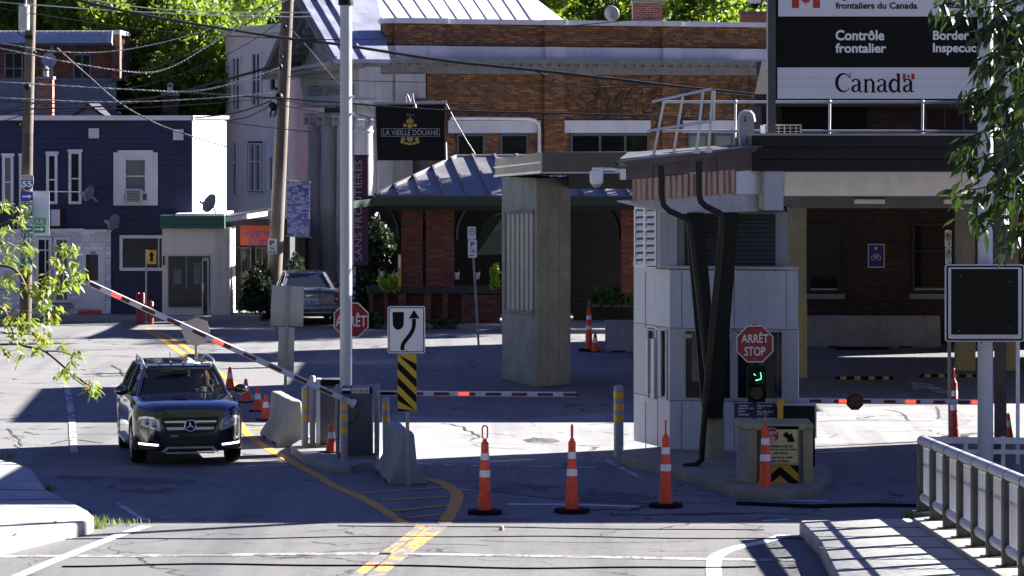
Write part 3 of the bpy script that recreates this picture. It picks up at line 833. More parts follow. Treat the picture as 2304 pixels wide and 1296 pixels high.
b.para(q, plp.t * (plp.pt(815, 400) - plp.pt(690, 400)).length, plp.n * .2, (0, 0, 6.5)); b.build('porch_wall', M('porch_shade', (.05, .05, .06), .9), t)
b = MB()
A0, A1 = ap, plp.pt(820, 133)
b.ext([A0 + plp.n * 1.0, A1 + plp.n * 1.0, A1 + dr_ * .85, A0 + dr_ * 1.7], V((0, 0, -.12)))
for f in (.0, .5, .95):
    d_ = dr_ * (1.0 * f); b.para(A1 + plp.n * .95 + d_, A0 - A1, dr_ * .06, V((0, 0, .08)))
b.build('portico_roof', M('dull_metal_roof', (.30, .31, .38), .5, .3, var=.25, scale=1.5, streak=.4, stain=(.2, .13, .08)), t)
chimney('red brick chimney with a concrete cap on the bank roof, near the small round dish', 1424, 1490, 1, 70, 124, brick_mat('chimney_red', [(.16, .035, .03), (.22, .06, .045)], (.34, .30, .30)), CONC, False)
chimney('low wide dark brick chimney on the parapet just left of the border sign', 1668, 1735, 26, 75, 125, RB, M('dark_cap', (.08, .07, .07), .8), False)
dish('pale satellite dish seen from behind on the bank parapet', 1376, 31, .27, 118, (.3, .9, .3), (1386, 52), M('dish_pale', (.34, .37, .42), .5))

# ---------------------------------------------------------------- restaurant porch
YP = 99.5
RBP = brick_mat('porch_brick', [(.11, .022, .012), (.16, .038, .019)], (.10, .075, .065), .22, .075)
DKW = M('dark_stained_wood', (.018, .017, .016), .6, var=.3)
t = thing('restaurant_porch', 'restaurant porch with seamed metal hip roof, brick pillars and low brick walls', 'porch', (PX(1000, YP), YP, 0))
PMET = M('porch_metal_roof', (.17, .17, .175), .5, .1, var=.25, scale=1.2, streak=.3, stain=(.06, .06, .065))
eL, eR = W(845, 438, 98.5), W(1470, 440, 98.5); rL, rR = W(1026, 352, 103.1), W(1470, 350, 103.1); bL = V((eL.x, 107.5, eL.z))
b = MB(); b.ext([eL, eR, rR, rL], (0, 0, -.1)); b.ext([eL, rL, V((rL.x, 107.5, rL.z)), bL], (0, 0, -.1))
x = 893
while x < 1470:
    p = W(x, 439, 98.5); f = 0
    q = V((p.x - .55, 103.1, rL.z))
    # seams run up the slope, clipped by the hip
    k = 1.0
    if q.x < rL.x:
        den = (rL.x - eL.x); 
        k = min(1, max(.05, (p.x - eL.x) / (den + .55)))
    b.para(p, (q - p) * k, V((.06, 0, 0)), V((0, 0, .09))); x += 52
b.tube([eL, rL], .06, 6); b.tube([rL, rR], .06, 6)
b.build('roof', PMET, t)
b = MB(); b.box(eL.x - .1, eR.x, 98.35, 98.55, eL.z - .30, eL.z - .06); b.box(eL.x - .1, eL.x + .1, 98.4, 107.5, eL.z - .3, eL.z - .06)
b.para(W(795, 452, 97.5), W(846, 446, 98.5) - W(795, 452, 97.5), (0, .15, 0), (0, 0, -.2)); b.build('gutter', M('dark_green_gutter', (.014, .035, .028), .4), t)
b = MB(); b.box(eL.x + .3, eR.x, 99, 99.3, eL.z - .45, eL.z - .28); b.build('beam', DKW, t)
pl = PY(YP)
for x0, x1, yt in ((903, 951, 455), (958, 1021, 455), (1398, 1450, 455)):
    b = MB(); b.wbox(pl, x0, yt, x1, 660, .0, .65); pp = b.build('pillar', RBP, t)
    for sx in (-1, 1):
        xm = x0 if sx < 0 else x1
        pts = [W(xm + sx * 4, 540, YP + .3), W(xm + sx * 7, 505, YP + .3), W(xm + sx * 18, 480, YP + .3), W(xm + sx * 34, 464, YP + .3)]
        b = MB(); b.tube(pts, .07, 6); b.build('knee_brace', DKW, pp, 60)
b = MB(); b.wbox(pl, 830, 664, 1048, 742, -.25, .5); b.wbox(pl, 1047, 664, 1125, 742, .02, .3); b.build('low_wall', brick_mat('porch_brick_dark', [(.075, .018, .012), (.11, .028, .018)], (.075, .06, .055)), t)
for x0, x1 in ((831, 839), (864, 872), (896, 914), (953, 970), (996, 1008), (1038, 1048)):
    b = MB(); b.wbox(pl, x0, 656, x1, 742, .02, .3); b.build('pier', RBP, t)
b = MB(); b.wbox(pl, 826, 645, 1128, 660, .02, .6)
for x0, x1 in ((824, 834), (858, 868), (886, 898), (906, 914), (947, 955), (960, 966), (991, 1003), (1032, 1043)): b.wbox(pl, x0, 644, x1, 661, .07, .3)
b.build('wall_cap', M('slate_cap', (.035, .036, .038), .7), t)
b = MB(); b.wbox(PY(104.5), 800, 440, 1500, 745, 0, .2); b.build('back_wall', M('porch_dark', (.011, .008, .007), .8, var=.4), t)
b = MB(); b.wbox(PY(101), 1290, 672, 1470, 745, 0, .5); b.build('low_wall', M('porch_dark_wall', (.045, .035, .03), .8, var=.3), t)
b = MB(); b.wbox(PY(100.8), 1325, 676, 1470, 690, .2, .5); b.build('planter_ledge', CONC_D, t)
b = MB()
c = W(1136, 572, 102.5)
for k in range(13):
    pass
rings = []
for k in range(9):
    a = PI / 2 * k / 8
    rings.append([c + V((-math.cos(a) * .82 * 1.0, -.8 * s_, math.sin(a) * 1.2)) for s_ in (0, 1)])
b.loft(rings, cap=False, close=False); b.add([c] + [r[1] for r in rings], [tuple(range(10))])
b.build('arched_awning', M('teal_awning', (.012, .035, .032), .7), t)
def lantern(label, px, yt, yb, Y):
    t = thing('lantern', label, 'lantern', W(px, yb, Y), 0, 'black lanterns on the porch wall')
    c = W(px, yb, Y); h = (yb - yt) * Y / F; r = h * .17
    b = MB(); b.tube([c, c + V((0, 0, h * .4))], .02, 6); b.lathe(c + V((0, 0, h * .80)), [(r * 1.25, 0), (r * .8, h * .08), (r * .2, h * .15), (.01, h * .2)], 6)
    b.lathe(c + V((0, 0, h * .38)), [(r * .3, 0), (r * .9, h * .04)], 6)
    for k in range(6):
        a = k * PI / 3; b.tube([c + V((math.cos(a) * r * .85, math.sin(a) * r * .85, h * .42)), c + V((math.cos(a) * r * 1.1, math.sin(a) * r * 1.1, h * .8))], .009, 4)
    b.build('frame', BLACK, t)
    b = MB(); b.lathe(c + V((0, 0, h * .43)), [(r * .7, 0), (r * .92, h * .36)], 6); b.build('glass', M('lantern_glass', (.45, .5, .5), .15), t)
lantern('black lantern at the left end of the porch wall, above the stop sign', 859, 600, 646, 99.4)
lantern('lantern half hidden by the yellowish board on the porch wall', 892, 604, 646, 99.4)
lantern('lantern on the porch wall just right of the big brick pillar', 1028, 604, 646, 99.4)
lantern('lantern behind the leaning parking sign post', 1074, 604, 646, 99.4)
t = thing('menu_board', 'narrow yellowish board with a white oval leaning on the porch pillar', 'board', W(899, 640, 99.2))
b = MB(); b.wbox(PY(99.2), 895, 572, 903, 642, .04, .02); b.build('board', M('board_ochre', (.48, .28, .06), .6), t)
b = MB(); b.ppoly([(899 + 2.6 * math.cos(a * .4), 588 + 15 * math.sin(a * .4)) for a in range(16)], 99.14, .01); b.build('oval', SIGNW, t)

# ---------------------------------------------------------------- old border pillar and far canopy
t = thing('concrete_canopy', 'old border canopy with one thick concrete pillar and a slatted window panel', 'canopy', G(1207, 872))
Bc = V((PX(1207, 76.8), 76.8, 0)); Bl = V((PX(1129, 79.4), 79.4, 0)); Br = V((PX(1284, 77.8), 77.8, 0))
Bb = Bl + (Br - Bc)
b = MB(); b.ext([Bc, Br, Bb, Bl], (0, 0, ZP(400, 77))); 
PIL = concrete_mat('pillar_concrete', (.30, .315, .29), .25, .35)
p_ = b.build('pillar', PIL, t, bevel=.02)
plL = Plane(1129, 79.4, 1207, 76.8)
b = MB(); plL_in = [(1143, 478), (1203, 474), (1203, 702), (1143, 700)]
pq(b, plL, [(1138, 476), (1203, 472), (1203, 480), (1138, 482)], .05); pq(b, plL, [(1138, 698), (1203, 698), (1203, 706), (1138, 704)], .06)
pq(b, plL, [(1138, 476), (1142, 476), (1142, 704), (1138, 704)], .05); b.build('panel_frame', CONC_D, p_)
b = MB(); x = 1143
while x < 1201:
    pq(b, plL, [(x, 481), (x + 7, 480), (x + 7, 699), (x, 699)], .03); x += 10.2
b.build('slats', M('slat_cream', (.42, .41, .35), .55, var=.1, streak=.3), p_)
b = MB(); pq(b, plL, [(1142, 480), (1203, 478), (1203, 700), (1142, 700)], .008); b.build('slat_backing', M('slat_grey', (.12, .12, .11), .8), p_)  # plain dark backing panel behind the slats
b = MB()
plR = Plane(1207, 76.8, 1284, 77.8)
for f in (.34, .67):
    q = Bc.lerp(Br, f); b.para(V((q.x, q.y, .1)) + plR.n * .001, plR.t * .012, plR.n * .004, (0, 0, 4.2))
for zz in (1.25, 2.5, 3.75): b.para(V((Bc.x, Bc.y, zz)), (Br - Bc), plR.n * .004, (0, 0, .012))
b.build('form_joint', M('joint_grey', (.21, .215, .2), .9), p_)
c1, c0 = V((PX(1220, 73), 73, 0)), V((PX(1114, 81.5), 81.5, 0))
plc = Plane(1114, 81.5, 1220, 73)
zt1, zb1 = ZP(342, 73), ZP(390, 73); zt0, zb0 = ZP(357, 81.5), ZP(399, 81.5)
b = MB()
top = [V((c1.x, c1.y, zt1)), V((14, 73, zt1)), V((14, 91.6, zt1)), V((5.2, 91.6, zt1)), V((5.2, 81.5, zt1 - .05)), V((c0.x, c0.y, zt0))]
bot = [V((c1.x, c1.y, zb1)), V((14, 73, zb1)), V((14, 91.6, zb1)), V((5.2, 91.6, zb1)), V((5.2, 81.5, zb1 - .05)), V((c0.x, c0.y, zb0))]
b.add(top + bot, [(0, 1, 4), (1, 2, 3, 4), (0, 4, 5), (6, 7, 10), (7, 8, 9, 10), (6, 10, 11)] + [(i, (i + 1) % 6, 6 + (i + 1) % 6, 6 + i) for i in range(6)])
BRZ = M('bronze_fascia', (.075, .07, .066), .42, .3, var=.12, scale=3)
b.box(14.0, 34, 77.6, 91.6, zb1, zt1); b.build('roof', BRZ, t)  # the box is an unseen slab added to shade the right lanes
b = MB()
for f, th in ((.52, .035), (.99, .05)):
    a = V((c0.x, c0.y, zt0 + (zb0 - zt0) * f)); c = V((c1.x, c1.y, zt1 + (zb1 - zt1) * f))
    b.para(a + plc.n * .004, c - a, plc.n * .03, (0, 0, th))
b.box(c1.x, 14, 72.97, 73.0, zb1, zb1 + .03); b.build('edge_trim', ALU, t)
b = MB(); b.box(PX(1280, 76), 14, 76, 80.5, ZP(425, 76), zb1 - .003); b.build('beam', M('dark_beam', (.03, .03, .032), .4), t)
b = MB(); b.box(PX(1765, 73.6), 14, 73.6, 74.2, ZP(441, 73.6), zb1 - .002); b.build('soffit_beam', M('soffit_white', (.55, .56, .57), .5, var=.08, streak=.3), t)
b = MB(); b.box(PX(1760, 77), 14, 74.4, 77.6, ZP(462, 77), ZP(462, 77) + .35); b.build('soffit', M('dark_soffit', (.07, .07, .075), .22), t)
for x0, x1 in ((1919, 1988), (2120, 2190)):
    b = MB(); b.box(PX(x0, 74.6), PX(x1, 74.6), 74.3, 75.4, ZP(458, 74.6), ZP(447, 74.6)); b.build('ceiling_light', M('lamp_box', (.45, .45, .42), .4), t, bevel=.02)

# ---------------------------------------------------------------- border inspection building
YC = 92.0
pl = PY(YC)
CB = brick_mat('brown_brick', [(.030, .015, .012), (.045, .022, .017)], (.045, .038, .035), .22, .075)
t = thing('inspection_building', 'dark brown brick inspection building behind the lanes with tall dark windows', 'building', (PX(1980, YC), YC, 0))
b = MB(); b.wbox(pl, 1713, 235, 2700, 800, 0, 3.3); b.build('wall', CB, t)
b = MB(); zr = ZP(212, YC)
b.ext([V((PX(1695, YC), YC - .5, zr)), V((PX(1722, YC), YC + 1.2, zr + .9)), V((22, YC + 1.2, zr + .9)), V((22, YC - .5, zr))], (0, 0, -.12)); b.box(PX(1722, YC), 22, YC + 1.2, YC + 3.4, zr + .5, zr + .88)
b.build('roof', M('brown_shingle', (.022, .018, .018), .9, var=.4, scale=6, bump=.6, bscale=8), t)
b = MB(); b.box(PX(1695, YC), 22, YC - .52, YC - .44, zr - .32, zr - .0); b.build('eaves_board', M('eaves_dark', (.03, .026, .028), .6), t)
DF = M('dark_frame', (.05, .06, .07), .5)
for x0, y0, x1, y1 in ((1818, 502, 1890, 656), (2052, 502, 2150, 652)):
    w = window(t, pl, x0, y0, x1, y1, M('window_black', (.014, .014, .018), .5), 6, (.42,), (), .05, BG)
    b = MB(); b.wbox(pl, x0 - 6, 661, x1 + 10, 672, .12); b.build('window_sill', CONC, w)
    b = MB(); b.wbox(pl, x0 + 5, 649, x1 - 8, 652, .065); b.build('sash_rail', M('sash_grey', (.4, .4, .42), .5), w)
window(t, pl, 2080, 240, 2170, 330, DF, 5, (), (.5,), .06, BG)
b = MB(); b.wbox(pl, 1760, 236, 1950, 330, .04); b.build('window', BG, t)
for px, yb_, ys_p in ((1775, 79.7, 683), (2154, 82, 700), (2252, 82, 700)):
    b = MB(); b.wbox(PY(yb_), px, 450, px + 40, ys_p, .0, .45); b.build('post', M('post_cream', (.32, .31, .24), .6, streak=.3), t)
    b = MB(); b.wbox(PY(yb_), px - 1, ys_p, px + 41, 278 + 45600 / yb_, .01, .47); b.build('post_base', M('post_yellow', (.40, .36, .17), .6, var=.15, streak=.5), t)
bw = brick_mat('shadow_block_brick', [(.085, .038, .028), (.12, .055, .038)], (.12, .10, .09), .22, .075)
b = MB(); b.box(12.5, 28, 60.3, 66, 0, 9.0); sw = b.build('shadow_block', bw, t)  # unseen block added out of frame to cast the front shadow band
b = MB(); b.box(12.4, 28.1, 60.2, 66.1, 9.0, 9.3); b.build('shadow_block_coping', CONC, sw)
for x in (14, 17.5, 21, 24.5):
    b = MB(); b.box(x, x + 1.3, 60.24, 60.3, 1.2, 3.2); b.box(x, x + 1.3, 60.24, 60.3, 5.6, 7.6); b.build('window', BG, sw)
t_ = t
t = thing('bicycle_sign', 'blue bicycle parking sign with a white border on the brown brick wall', 'sign', W(1971, 600, YC))
b = MB(); b.wbox(pl, 1953, 549, 1990, 602, .03); b.build('plate', SIGNW, t)
BLU = M('sign_blue', (.014, .018, .20), .4)
b = MB(); b.wbox(pl, 1954.6, 550.8, 1988.4, 600.2, .034, -.028); b.build('face', BLU, t)
ptext('P', SIGNW, t, 1968.5, 555, 1974.5, 564, YC - .036, .02)
b = MB(); k = YC / F
for cx in (1965, 1977):
    c = W(cx, 580, YC - .045); b.tube([c + V((math.cos(a * PI / 8) * .055, 0, math.sin(a * PI / 8) * .055)) for a in range(17)], .007, 4, False)
def q_(x, y): return W(x, y, YC - .045)
for l in ([(1965, 580), (1968, 573), (1975, 573), (1971, 580), (1968, 573)], [(1977, 580), (1974, 570), (1976.5, 569.5)], [(1971, 580), (1975, 573)], [(1966.5, 571.5), (1969.5, 571.5)], [(1965, 580), (1971, 580)]):
    b.tube([q_(*p) for p in l], .007, 4)
b.build('bicycle_symbol', SIGNW, t)
# hidden tree added behind the building to dapple the porch roof
tr = dup(protos[1], (13.0, 106.0, 1.5), 1.2, 'unseen tree added to dapple the porch roof, behind the brown inspection building, beside the bank')
# ---------------------------------------------------------------- near canopy over the booth
YN = 60.2
t = thing('booth_canopy', 'dark metal canopy over the inspection booth with a butterfly wing and black V column', 'canopy', G(1607, 1048))
DBZ = M('dark_bronze', (.014, .013, .018), .5, .0, var=.2, scale=2, spec=.25)
pl = PY(YN)
zt = ZP(305, YN); zb = ZP(386, YN)
b = MB(); X0 = PX(1691, YN); X1 = 12.3
for k in range(3):
    za = zt - (zt - zb) * k / 3; zc = zt - (zt - zb) * (k + 1) / 3
    b.box(X0, X1, YN - .03 * (3 - k), YN + .3, zc + .008, za)
b.box(X0, X1, YN + .3, 65, zb + .1, zt - .02)
b.build('fascia', DBZ, t)
b = MB(); b.box(X0 - .02, X1, YN - .13, YN + .32, zt, zt + .035); b.build('coping', M('coping_grey', (.3, .3, .32), .4, .4), t)
plv = Plane(1388, 57.6, 1692, 60.15)
bk = V((0, 6.5, 0))
b = MB(); a, c = plv.pt(1386, 364), plv.pt(1692, 329)
b.ext([a, c, c + V((0, 4.9, .0)), a + V((.4, 6.5, .1))], (0, 0, -.06)); b.build('wing_roof', M('roof_membrane', (.05, .05, .055), .8), t)
BRW = M('bronze_panel', (.13, .105, .095), .36, .45, var=.2, scale=3)
b = MB(); pq(b, plv, [(1386, 364), (1692, 329), (1682, 342), (1394, 376)], .16, 0); pq(b, plv, [(1386, 361), (1692, 327), (1692, 331), (1386, 366)], .22, 0); b.build('gutter', BRW, t)
b = MB(); pq(b, plv, [(1402, 377), (1470, 369), (1470, 398), (1402, 405)], 0, .1); pq(b, plv, [(1471.5, 368.8), (1612, 352), (1612, 382), (1471.5, 398)], 0, .1); pq(b, plv, [(1613.5, 352), (1692, 343), (1692, 377), (1613.5, 382)], 0, .1); b.build('wing_fascia', BRW, t)
b = MB(); n_ = 58; pts = []
lo = []; hi = []
for k in range(n_ + 1):
    x = 1429 + (1662 - 1429) * k / n_
    o = -.06 + .012 * math.sin(k * 1.9) + .02 * mnoise.noise(V((k * .4, 1, 0)))
    hi.append(plv.pt(x, 404 - (x - 1429) * .099, o)); lo.append(plv.pt(x, 452 - (x - 1429) * .076, o))
b.loft([hi, lo], cap=False, close=False); b.build('corrugated_panel', M('shiny_bronze', (.36, .25, .19), .34, .7, var=.15, scale=3), t, 60, recalc=False)
b = MB(); pq(b, plv, [(1662, 386), (1720, 381), (1720, 437), (1662, 437)], -.05, .2); b.build('end_panel', WHITE, t)
b = MB(); pq(b, plv, [(1430, 452), (1662, 434), (1720, 437), (1720, 475), (1540, 481), (1430, 455)], -.12, .4); b.build('wing_soffit', M('soffit_stained', (.55, .55, .54), .5, var=.1, streak=.7, stain=(.32, .24, .16)), t)
b = MB(); b.box(PX(1720, YN), PX(1763, YN), YN + .02, YN + 1.6, ZP(473, YN), zb + .098); b.build('beam_end', M('panel_blue_white', (.52, .53, .60), .45, var=.05), t)
# V column
BST = M('black_steel', (.006, .006, .007), .4, .0, var=.2, spec=.2)
bx = G(1607, 1050)
b = MB()
def sq(b, p, q, w, d):
    p, q = V(p), V(q); b.ext([p + V((-w / 2, -d / 2, 0)), p + V((w / 2, -d / 2, 0)), p + V((w / 2, d / 2, 0)), p + V((-w / 2, d / 2, 0))], q - p)
zf = ZP(935, bx.y)
p_ = W(1604, 940, bx.y); 
sq(b, p_ + V((-.02, .02, 0)), W(1562, 478, bx.y + .15), .30, .26); c1_ = b.build('column', BST, t)
b = MB(); sq(b, p_ + V((.0, 0, 0)), W(1641, 478, bx.y + .1), .31, .26); b.build('column', BST, t)
b = MB(); b.lathe(V((bx.x, bx.y + .2, 0)), [(.182, 0), (.182, zf - .02), (.17, zf)], 24); b.build('footing', CONC_Y, t, 40)
PIPE = M('black_pipe', (.008, .008, .008), .3, spec=.3)
def W3(l, Y): return [W(x, y, Y) for x, y in l]
b = MB(); b.tube(W3([(1488, 372), (1488, 440), (1493, 462), (1505, 474), (1545, 492), (1552, 505), (1560, 560), (1592, 840)], 57.7) , .052, 8); b.build('downspout', PIPE, t, 50)
b = MB(); b.tube(W3([(1573, 362), (1573, 440), (1577, 454), (1588, 464), (1620, 480), (1626, 494), (1620, 560), (1592, 850), (1580, 1000), (1578, 1035), (1564, 1046), (1538, 1050)], 57.6), .055, 8); b.build('downspout', PIPE, t, 50)
# guard rails on the roof
RAILW = M('rail_bright', (.60, .62, .66), .35, .35, var=.06)
def rail_thing(label, rails, posts, Y, r=.026):
    t = thing('guard_rail', label, 'guard rail', W(*rails[0][-1], Y), 0, 'steel guard rails on the canopy roof')
    for l in rails:
        b = MB(); b.tube(W3(l, Y), r, 8); b.build('rail', RAILW, t, 60)
    for (xa, ya, xb, yb) in posts:
        b = MB(); b.tube([W(xa, ya, Y + .02), W(xb, yb, Y + .02)], r * .9, 8)
        q = W(xb, yb, Y + .02); b.box(q.x - .06, q.x + .06, q.y - .06, q.y + .06, q.z - .03, q.z + .03); b.build('post', RAILW, t, 60)
        if len(rails) > 1:
            b = MB(); q = W(xa, ya, Y); b.ball(q, r * 1.5, r * 1.5, r * 1.5, 8, 6); b.build('clamp', RAILW, t, 60)
    return t
rail_thing('tilted steel guard rail leaning along the sloping left wing of the canopy roof', [[(1467, 229), (1600, 200), (1607, 204), (1606, 268), (1600, 272), (1456, 295)]], [(1495, 223, 1470, 352), (1537, 214, 1515, 347), (1582, 205, 1567, 341), (1604, 205, 1594, 339)], 58.6)
rail_thing('level steel guard rail running behind the border sign along the canopy roof', [[(1490, 229), (2330, 230)], [(1490, 294), (2330, 296)]], [(1655, 229, 1653, 333), (1867, 229, 1866, 304), (2076, 229, 2075, 304), (2290, 229, 2290, 304)], 63.5)
t = thing('vent_hood', 'round-topped grey metal box standing on the canopy roof by the rail', 'vent hood', W(1678, 333, 61.5))
Y = 61.5; b = MB(); pr = [(1666, 333), (1664, 262), (1668, 254), (1676, 251), (1688, 252), (1694, 258), (1697, 272), (1697, 333)]
b.ppoly(pr, Y, .5); b.build('body', M('hood_grey', (.40, .41, .48), .45, var=.06, streak=.3), t)
b = MB(); b.tube([W(x, y, Y + .25) for x, y in ((1664, 268), (1668, 254), (1676, 249.5), (1688, 250.5), (1695, 258), (1698, 274))], .03, 6); b.build('edge', WHITE, t)
b = MB(); b.tube([W(1676, 262, Y - .02), W(1679, 268, Y - .06), W(1675, 273, Y - .02)], .012, 6); b.build('handle', BLACK, t)
t = thing('air_conditioner', 'white outdoor air conditioner with a grid front lying on the canopy roof', 'air conditioner', W(1758, 304, 62))
b = MB(); pl2 = PY(62); b.wfr(pl2, 1738, 280, 1803, 304, 3, .05); b.wbox(pl2, 1713, 282, 1722, 300, .02, .3); b.wbox(pl2, 1720, 280, 1803, 283, .0, .35)
b.build('case', WHITE, t)
b = MB()
for k in range(1, 5): b.wbox(pl2, 1738 + k * 13, 283, 1740 + k * 13, 301, .04)
for k in range(1, 3): b.wbox(pl2, 1741, 280 + k * 7.5, 1800, 281.5 + k * 7.5, .035)
b.build('grille', WHITE, t); b = MB(); b.wbox(pl2, 1739, 282, 1802, 303, .0, .3); b.build('back', BLACK, t)
t = thing('security_camera', 'white dome security camera on a curved arm at the left tip of the canopy wing', 'camera', W(1400, 388, 57.4))
Y = 57.4; b = MB(); b.tube(W3([(1402, 386), (1378, 381), (1355, 381), (1340, 382)], Y), .03, 8); b.box(*[PX(1396, Y), PX(1408, Y), Y - .05, Y + .1, ZP(404, Y), ZP(380, Y)]); b.build('arm', WHITE, t, 50)
b = MB(); c = W(1342, 418, Y); k = Y / F
b.lathe(c, [(10 * k, 2 * k), (15 * k, 8 * k), (15.5 * k, 28 * k), (13 * k, 34 * k), (8 * k, 36 * k)], 18); b.box(PX(1333, Y), PX(1358, Y), Y - .05, Y + .05, ZP(385, Y), ZP(377, Y)); b.build('housing', WHITE, t, 40)
b = MB(); b.ball(W(1342, 412, Y), 12 * k, 12 * k, 10 * k); b.build('dome', M('dome_grey', (.35, .37, .39), .12), t, 60)

# ---------------------------------------------------------------- border sign
YG = 60.6
pl = PY(YG)
t = thing('border_sign', 'big black and white border control sign with a maple leaf flag on the canopy roof', 'sign', W(1737, 300, YG))
PURP = M('sign_post_grey', (.06, .06, .075), .4, .2)
b = MB(); b.wbox(pl, 1729, -140, 1745, 302, .05, .2); b.build('post', PURP, t)
b = MB(); b.tube([W(1727, -140, YG - .02), W(1727, 296, YG - .02)], .018, 8); b.build('conduit', ALU, t)
b = MB(); b.wbox(pl, 1745.5, -200, 2830, 224, .0, .22); b.build('board', SIGNB, t)  # unseen right part lengthened to close a gap in the road shadow
LAV = M('panel_white', (.66, .66, .72), .45, var=.03, scale=1.2)
b = MB(); b.wbox(pl, 1749, 152, 2826, 222, .02); b.build('panel', LAV, t)
b = MB(); b.wbox(pl, 1751, -180, 2826, 37, .02); b.build('panel', LAV, t)
b = MB()
for y in (175, 195): b.wbox(pl, 1749, y, 2826, y + .7, .022)
b.build('seam', M('seam_grey', (.35, .35, .4), .5), t)
ys_ = YG - .002
HV = .028
ptext('Contrôle', SIGNW, t, 1880, 67.5, 1989.5, 91, ys_, HV); ptext('frontalier', SIGNW, t, 1879.5, 97, 1994, 119, ys_, HV)
def ltext(s, x, base, cap, m, bold=HV):      # left-aligned line, cap height given
    return text(s, m, t, W(x, base - cap / 2, YG), None, cap * YG / F, bold, anchor='l', ext=.025)
ltext('Border', 2099, 90, 21, SIGNW); 
text('Inspection', SIGNW, t, W(2099, 110.5, YG), None, 27 * YG / F, HV, anchor='l', ext=.01)
ptext('frontaliers du Canada', SIGNB, t, 1880, 5, 2064, 20, YG - .02, HV); ptext('Agence des services', SIGNB, t, 1880, -16, 2056, 2, YG - .02, HV)
ptext('Services Agency', SIGNB, t, 2100, 5, 2236, 23, YG - .02, HV); ptext('Canada Border', SIGNB, t, 2100, -16, 2226, -1, YG - .02, HV)
SRED = M('flag_red', (.42, .02, .015), .45)
LEAF11 = [(0, 1), (.13, .72), (.30, .80), (.24, .38), (.46, .58), (.52, .46), (.78, .50), (.68, .26), (.80, .16), (.42, -.14), (.48, -.30), (.06, -.24), (.06, -.62)]
LEAF = LEAF11 + [(-x, y) for x, y in LEAF11[::-1]][:-1]
def flag(par, x0, y0, x1, y1, Y, k=.25):
    b = MB(); pf = PY(Y); w = x1 - x0
    b.wbox(pf, x0, y0, x0 + w * k, y1, .006); b.wbox(pf, x1 - w * k, y0, x1, y1, .006)
    h = y1 - y0; cx, cy = (x0 + x1) / 2, (y0 + y1) / 2
    b.ppoly([(cx + x * h * .40, cy + .03 * h - y * h * .44) for x, y in LEAF], Y - .006, .006)
    return b.build('flag', SRED, par)
flag(t, 1782, -16, 1845, 18, YG - .02, .25)
flag(t, 2031, 166, 2057.5, 179, YG - .02, .26)
# wordmark letters with serifs, drawn as outlines
def stroke(pts, ws):                          # ribbon of varying width
    L = []; Rr = []
    for i, (x, y) in enumerate(pts):
        a = pts[max(i - 1, 0)]; c = pts[min(i + 1, len(pts) - 1)]
        dx, dy = c[0] - a[0], c[1] - a[1]; n = math.hypot(dx, dy) or 1
        w = ws[i] / 2; L.append((x - dy / n * w, y + dx / n * w)); Rr.append((x + dy / n * w, y - dx / n * w))
    return L, Rr
wm = MB()
lay = [0]
def ribbon(pts, ws):
    L, Rr = stroke(pts, ws); lay[0] += 1
    for i in range(len(pts) - 1):
        wm.poly([W(*p, YG - .022 - lay[0] * .0004) for p in (L[i], L[i + 1], Rr[i + 1], Rr[i])])
def arc(cx, cy, rx, ry, a0, a1, n=14): return [(cx + rx * math.cos(R(a0 + (a1 - a0) * i / n)), cy - ry * math.sin(R(a0 + (a1 - a0) * i / n))) for i in range(n + 1)]
BASE = 207.5
pts = arc(1898.5, 186, 16, 20, 38, 322, 22); ribbon(pts, [2.0 + 5.6 * math.sin(PI * i / 22) ** 2 for i in range(23)])
ribbon([(1912.5, 165), (1912.5, 177)], [3, 1.4])
def glyph(x, strokes):
    for pts, ws in strokes: ribbon([(x + 1.45 * px_, 207 + (py_ - 206.5) * 1.13) for px_, py_ in pts], [w * 1.75 + .4 for w in ws])
GA = [([(1, 186), (3, 182), (7, 181), (10.5, 183), (11.5, 187), (11.5, 203), (13, 206), (16.5, 205)], [3.5, 1.5, 1.3, 2.4, 3.4, 3.4, 2, 1]),
      ([(11, 191), (5, 193.5), (1.6, 197), (1.2, 202), (4, 206), (8, 205), (11.5, 200)], [1, 1.8, 3, 3.5, 2, 1.4, 1])]
GN = [([(3.5, 181), (3.5, 206)], [3.2, 3.2]), ([(0, 182.5), (3.7, 181.2)], [1.2, 1.2]),
      ([(4, 186), (8, 181.8), (12, 182.5), (15, 187), (15, 206)], [1, 1.6, 2.6, 3.2, 3.2]), ([(0, 206.6), (8, 206.6)], [1.2, 1.2]), ([(11.5, 206.6), (19.5, 206.6)], [1.2, 1.2])]
dp = arc(7.5, 194, 6.5, 12, 40, 320, 16)
GD = [(dp, [1 + 2.8 * math.sin(PI * i / 16) for i in range(17)]), ([(14.2, 170), (14.2, 204), (15.7, 206.3), (18.7, 206)], [3.4, 3.4, 2.2, 1]), ([(10, 171.5), (14.7, 170)], [1.2, 1.2])]
glyph(1916.5, GA); glyph(1943, GN); glyph(1974, GA); glyph(2001, GD); glyph(2032.5, GA)
wm.build('wordmark', SIGNB, t, recalc=False)
t = thing('security_camera', 'white dome security camera at the very top edge beside the border sign post', 'camera', W(1726, 0, YG))
b = MB(); c = W(1698, 8, YG); k = YG / F
b.lathe(c, [(11 * k, 0), (15 * k, 4 * k), (15 * k, 22 * k), (8 * k, 30 * k)], 16); b.tube([c + V((0, 0, 28 * k)), W(1728, -18, YG)], .03, 8); b.build('housing', WHITE, t, 40)
b = MB(); b.ball(c, 10 * k, 10 * k, 13 * k); b.build('dome', BLACK, t, 60)

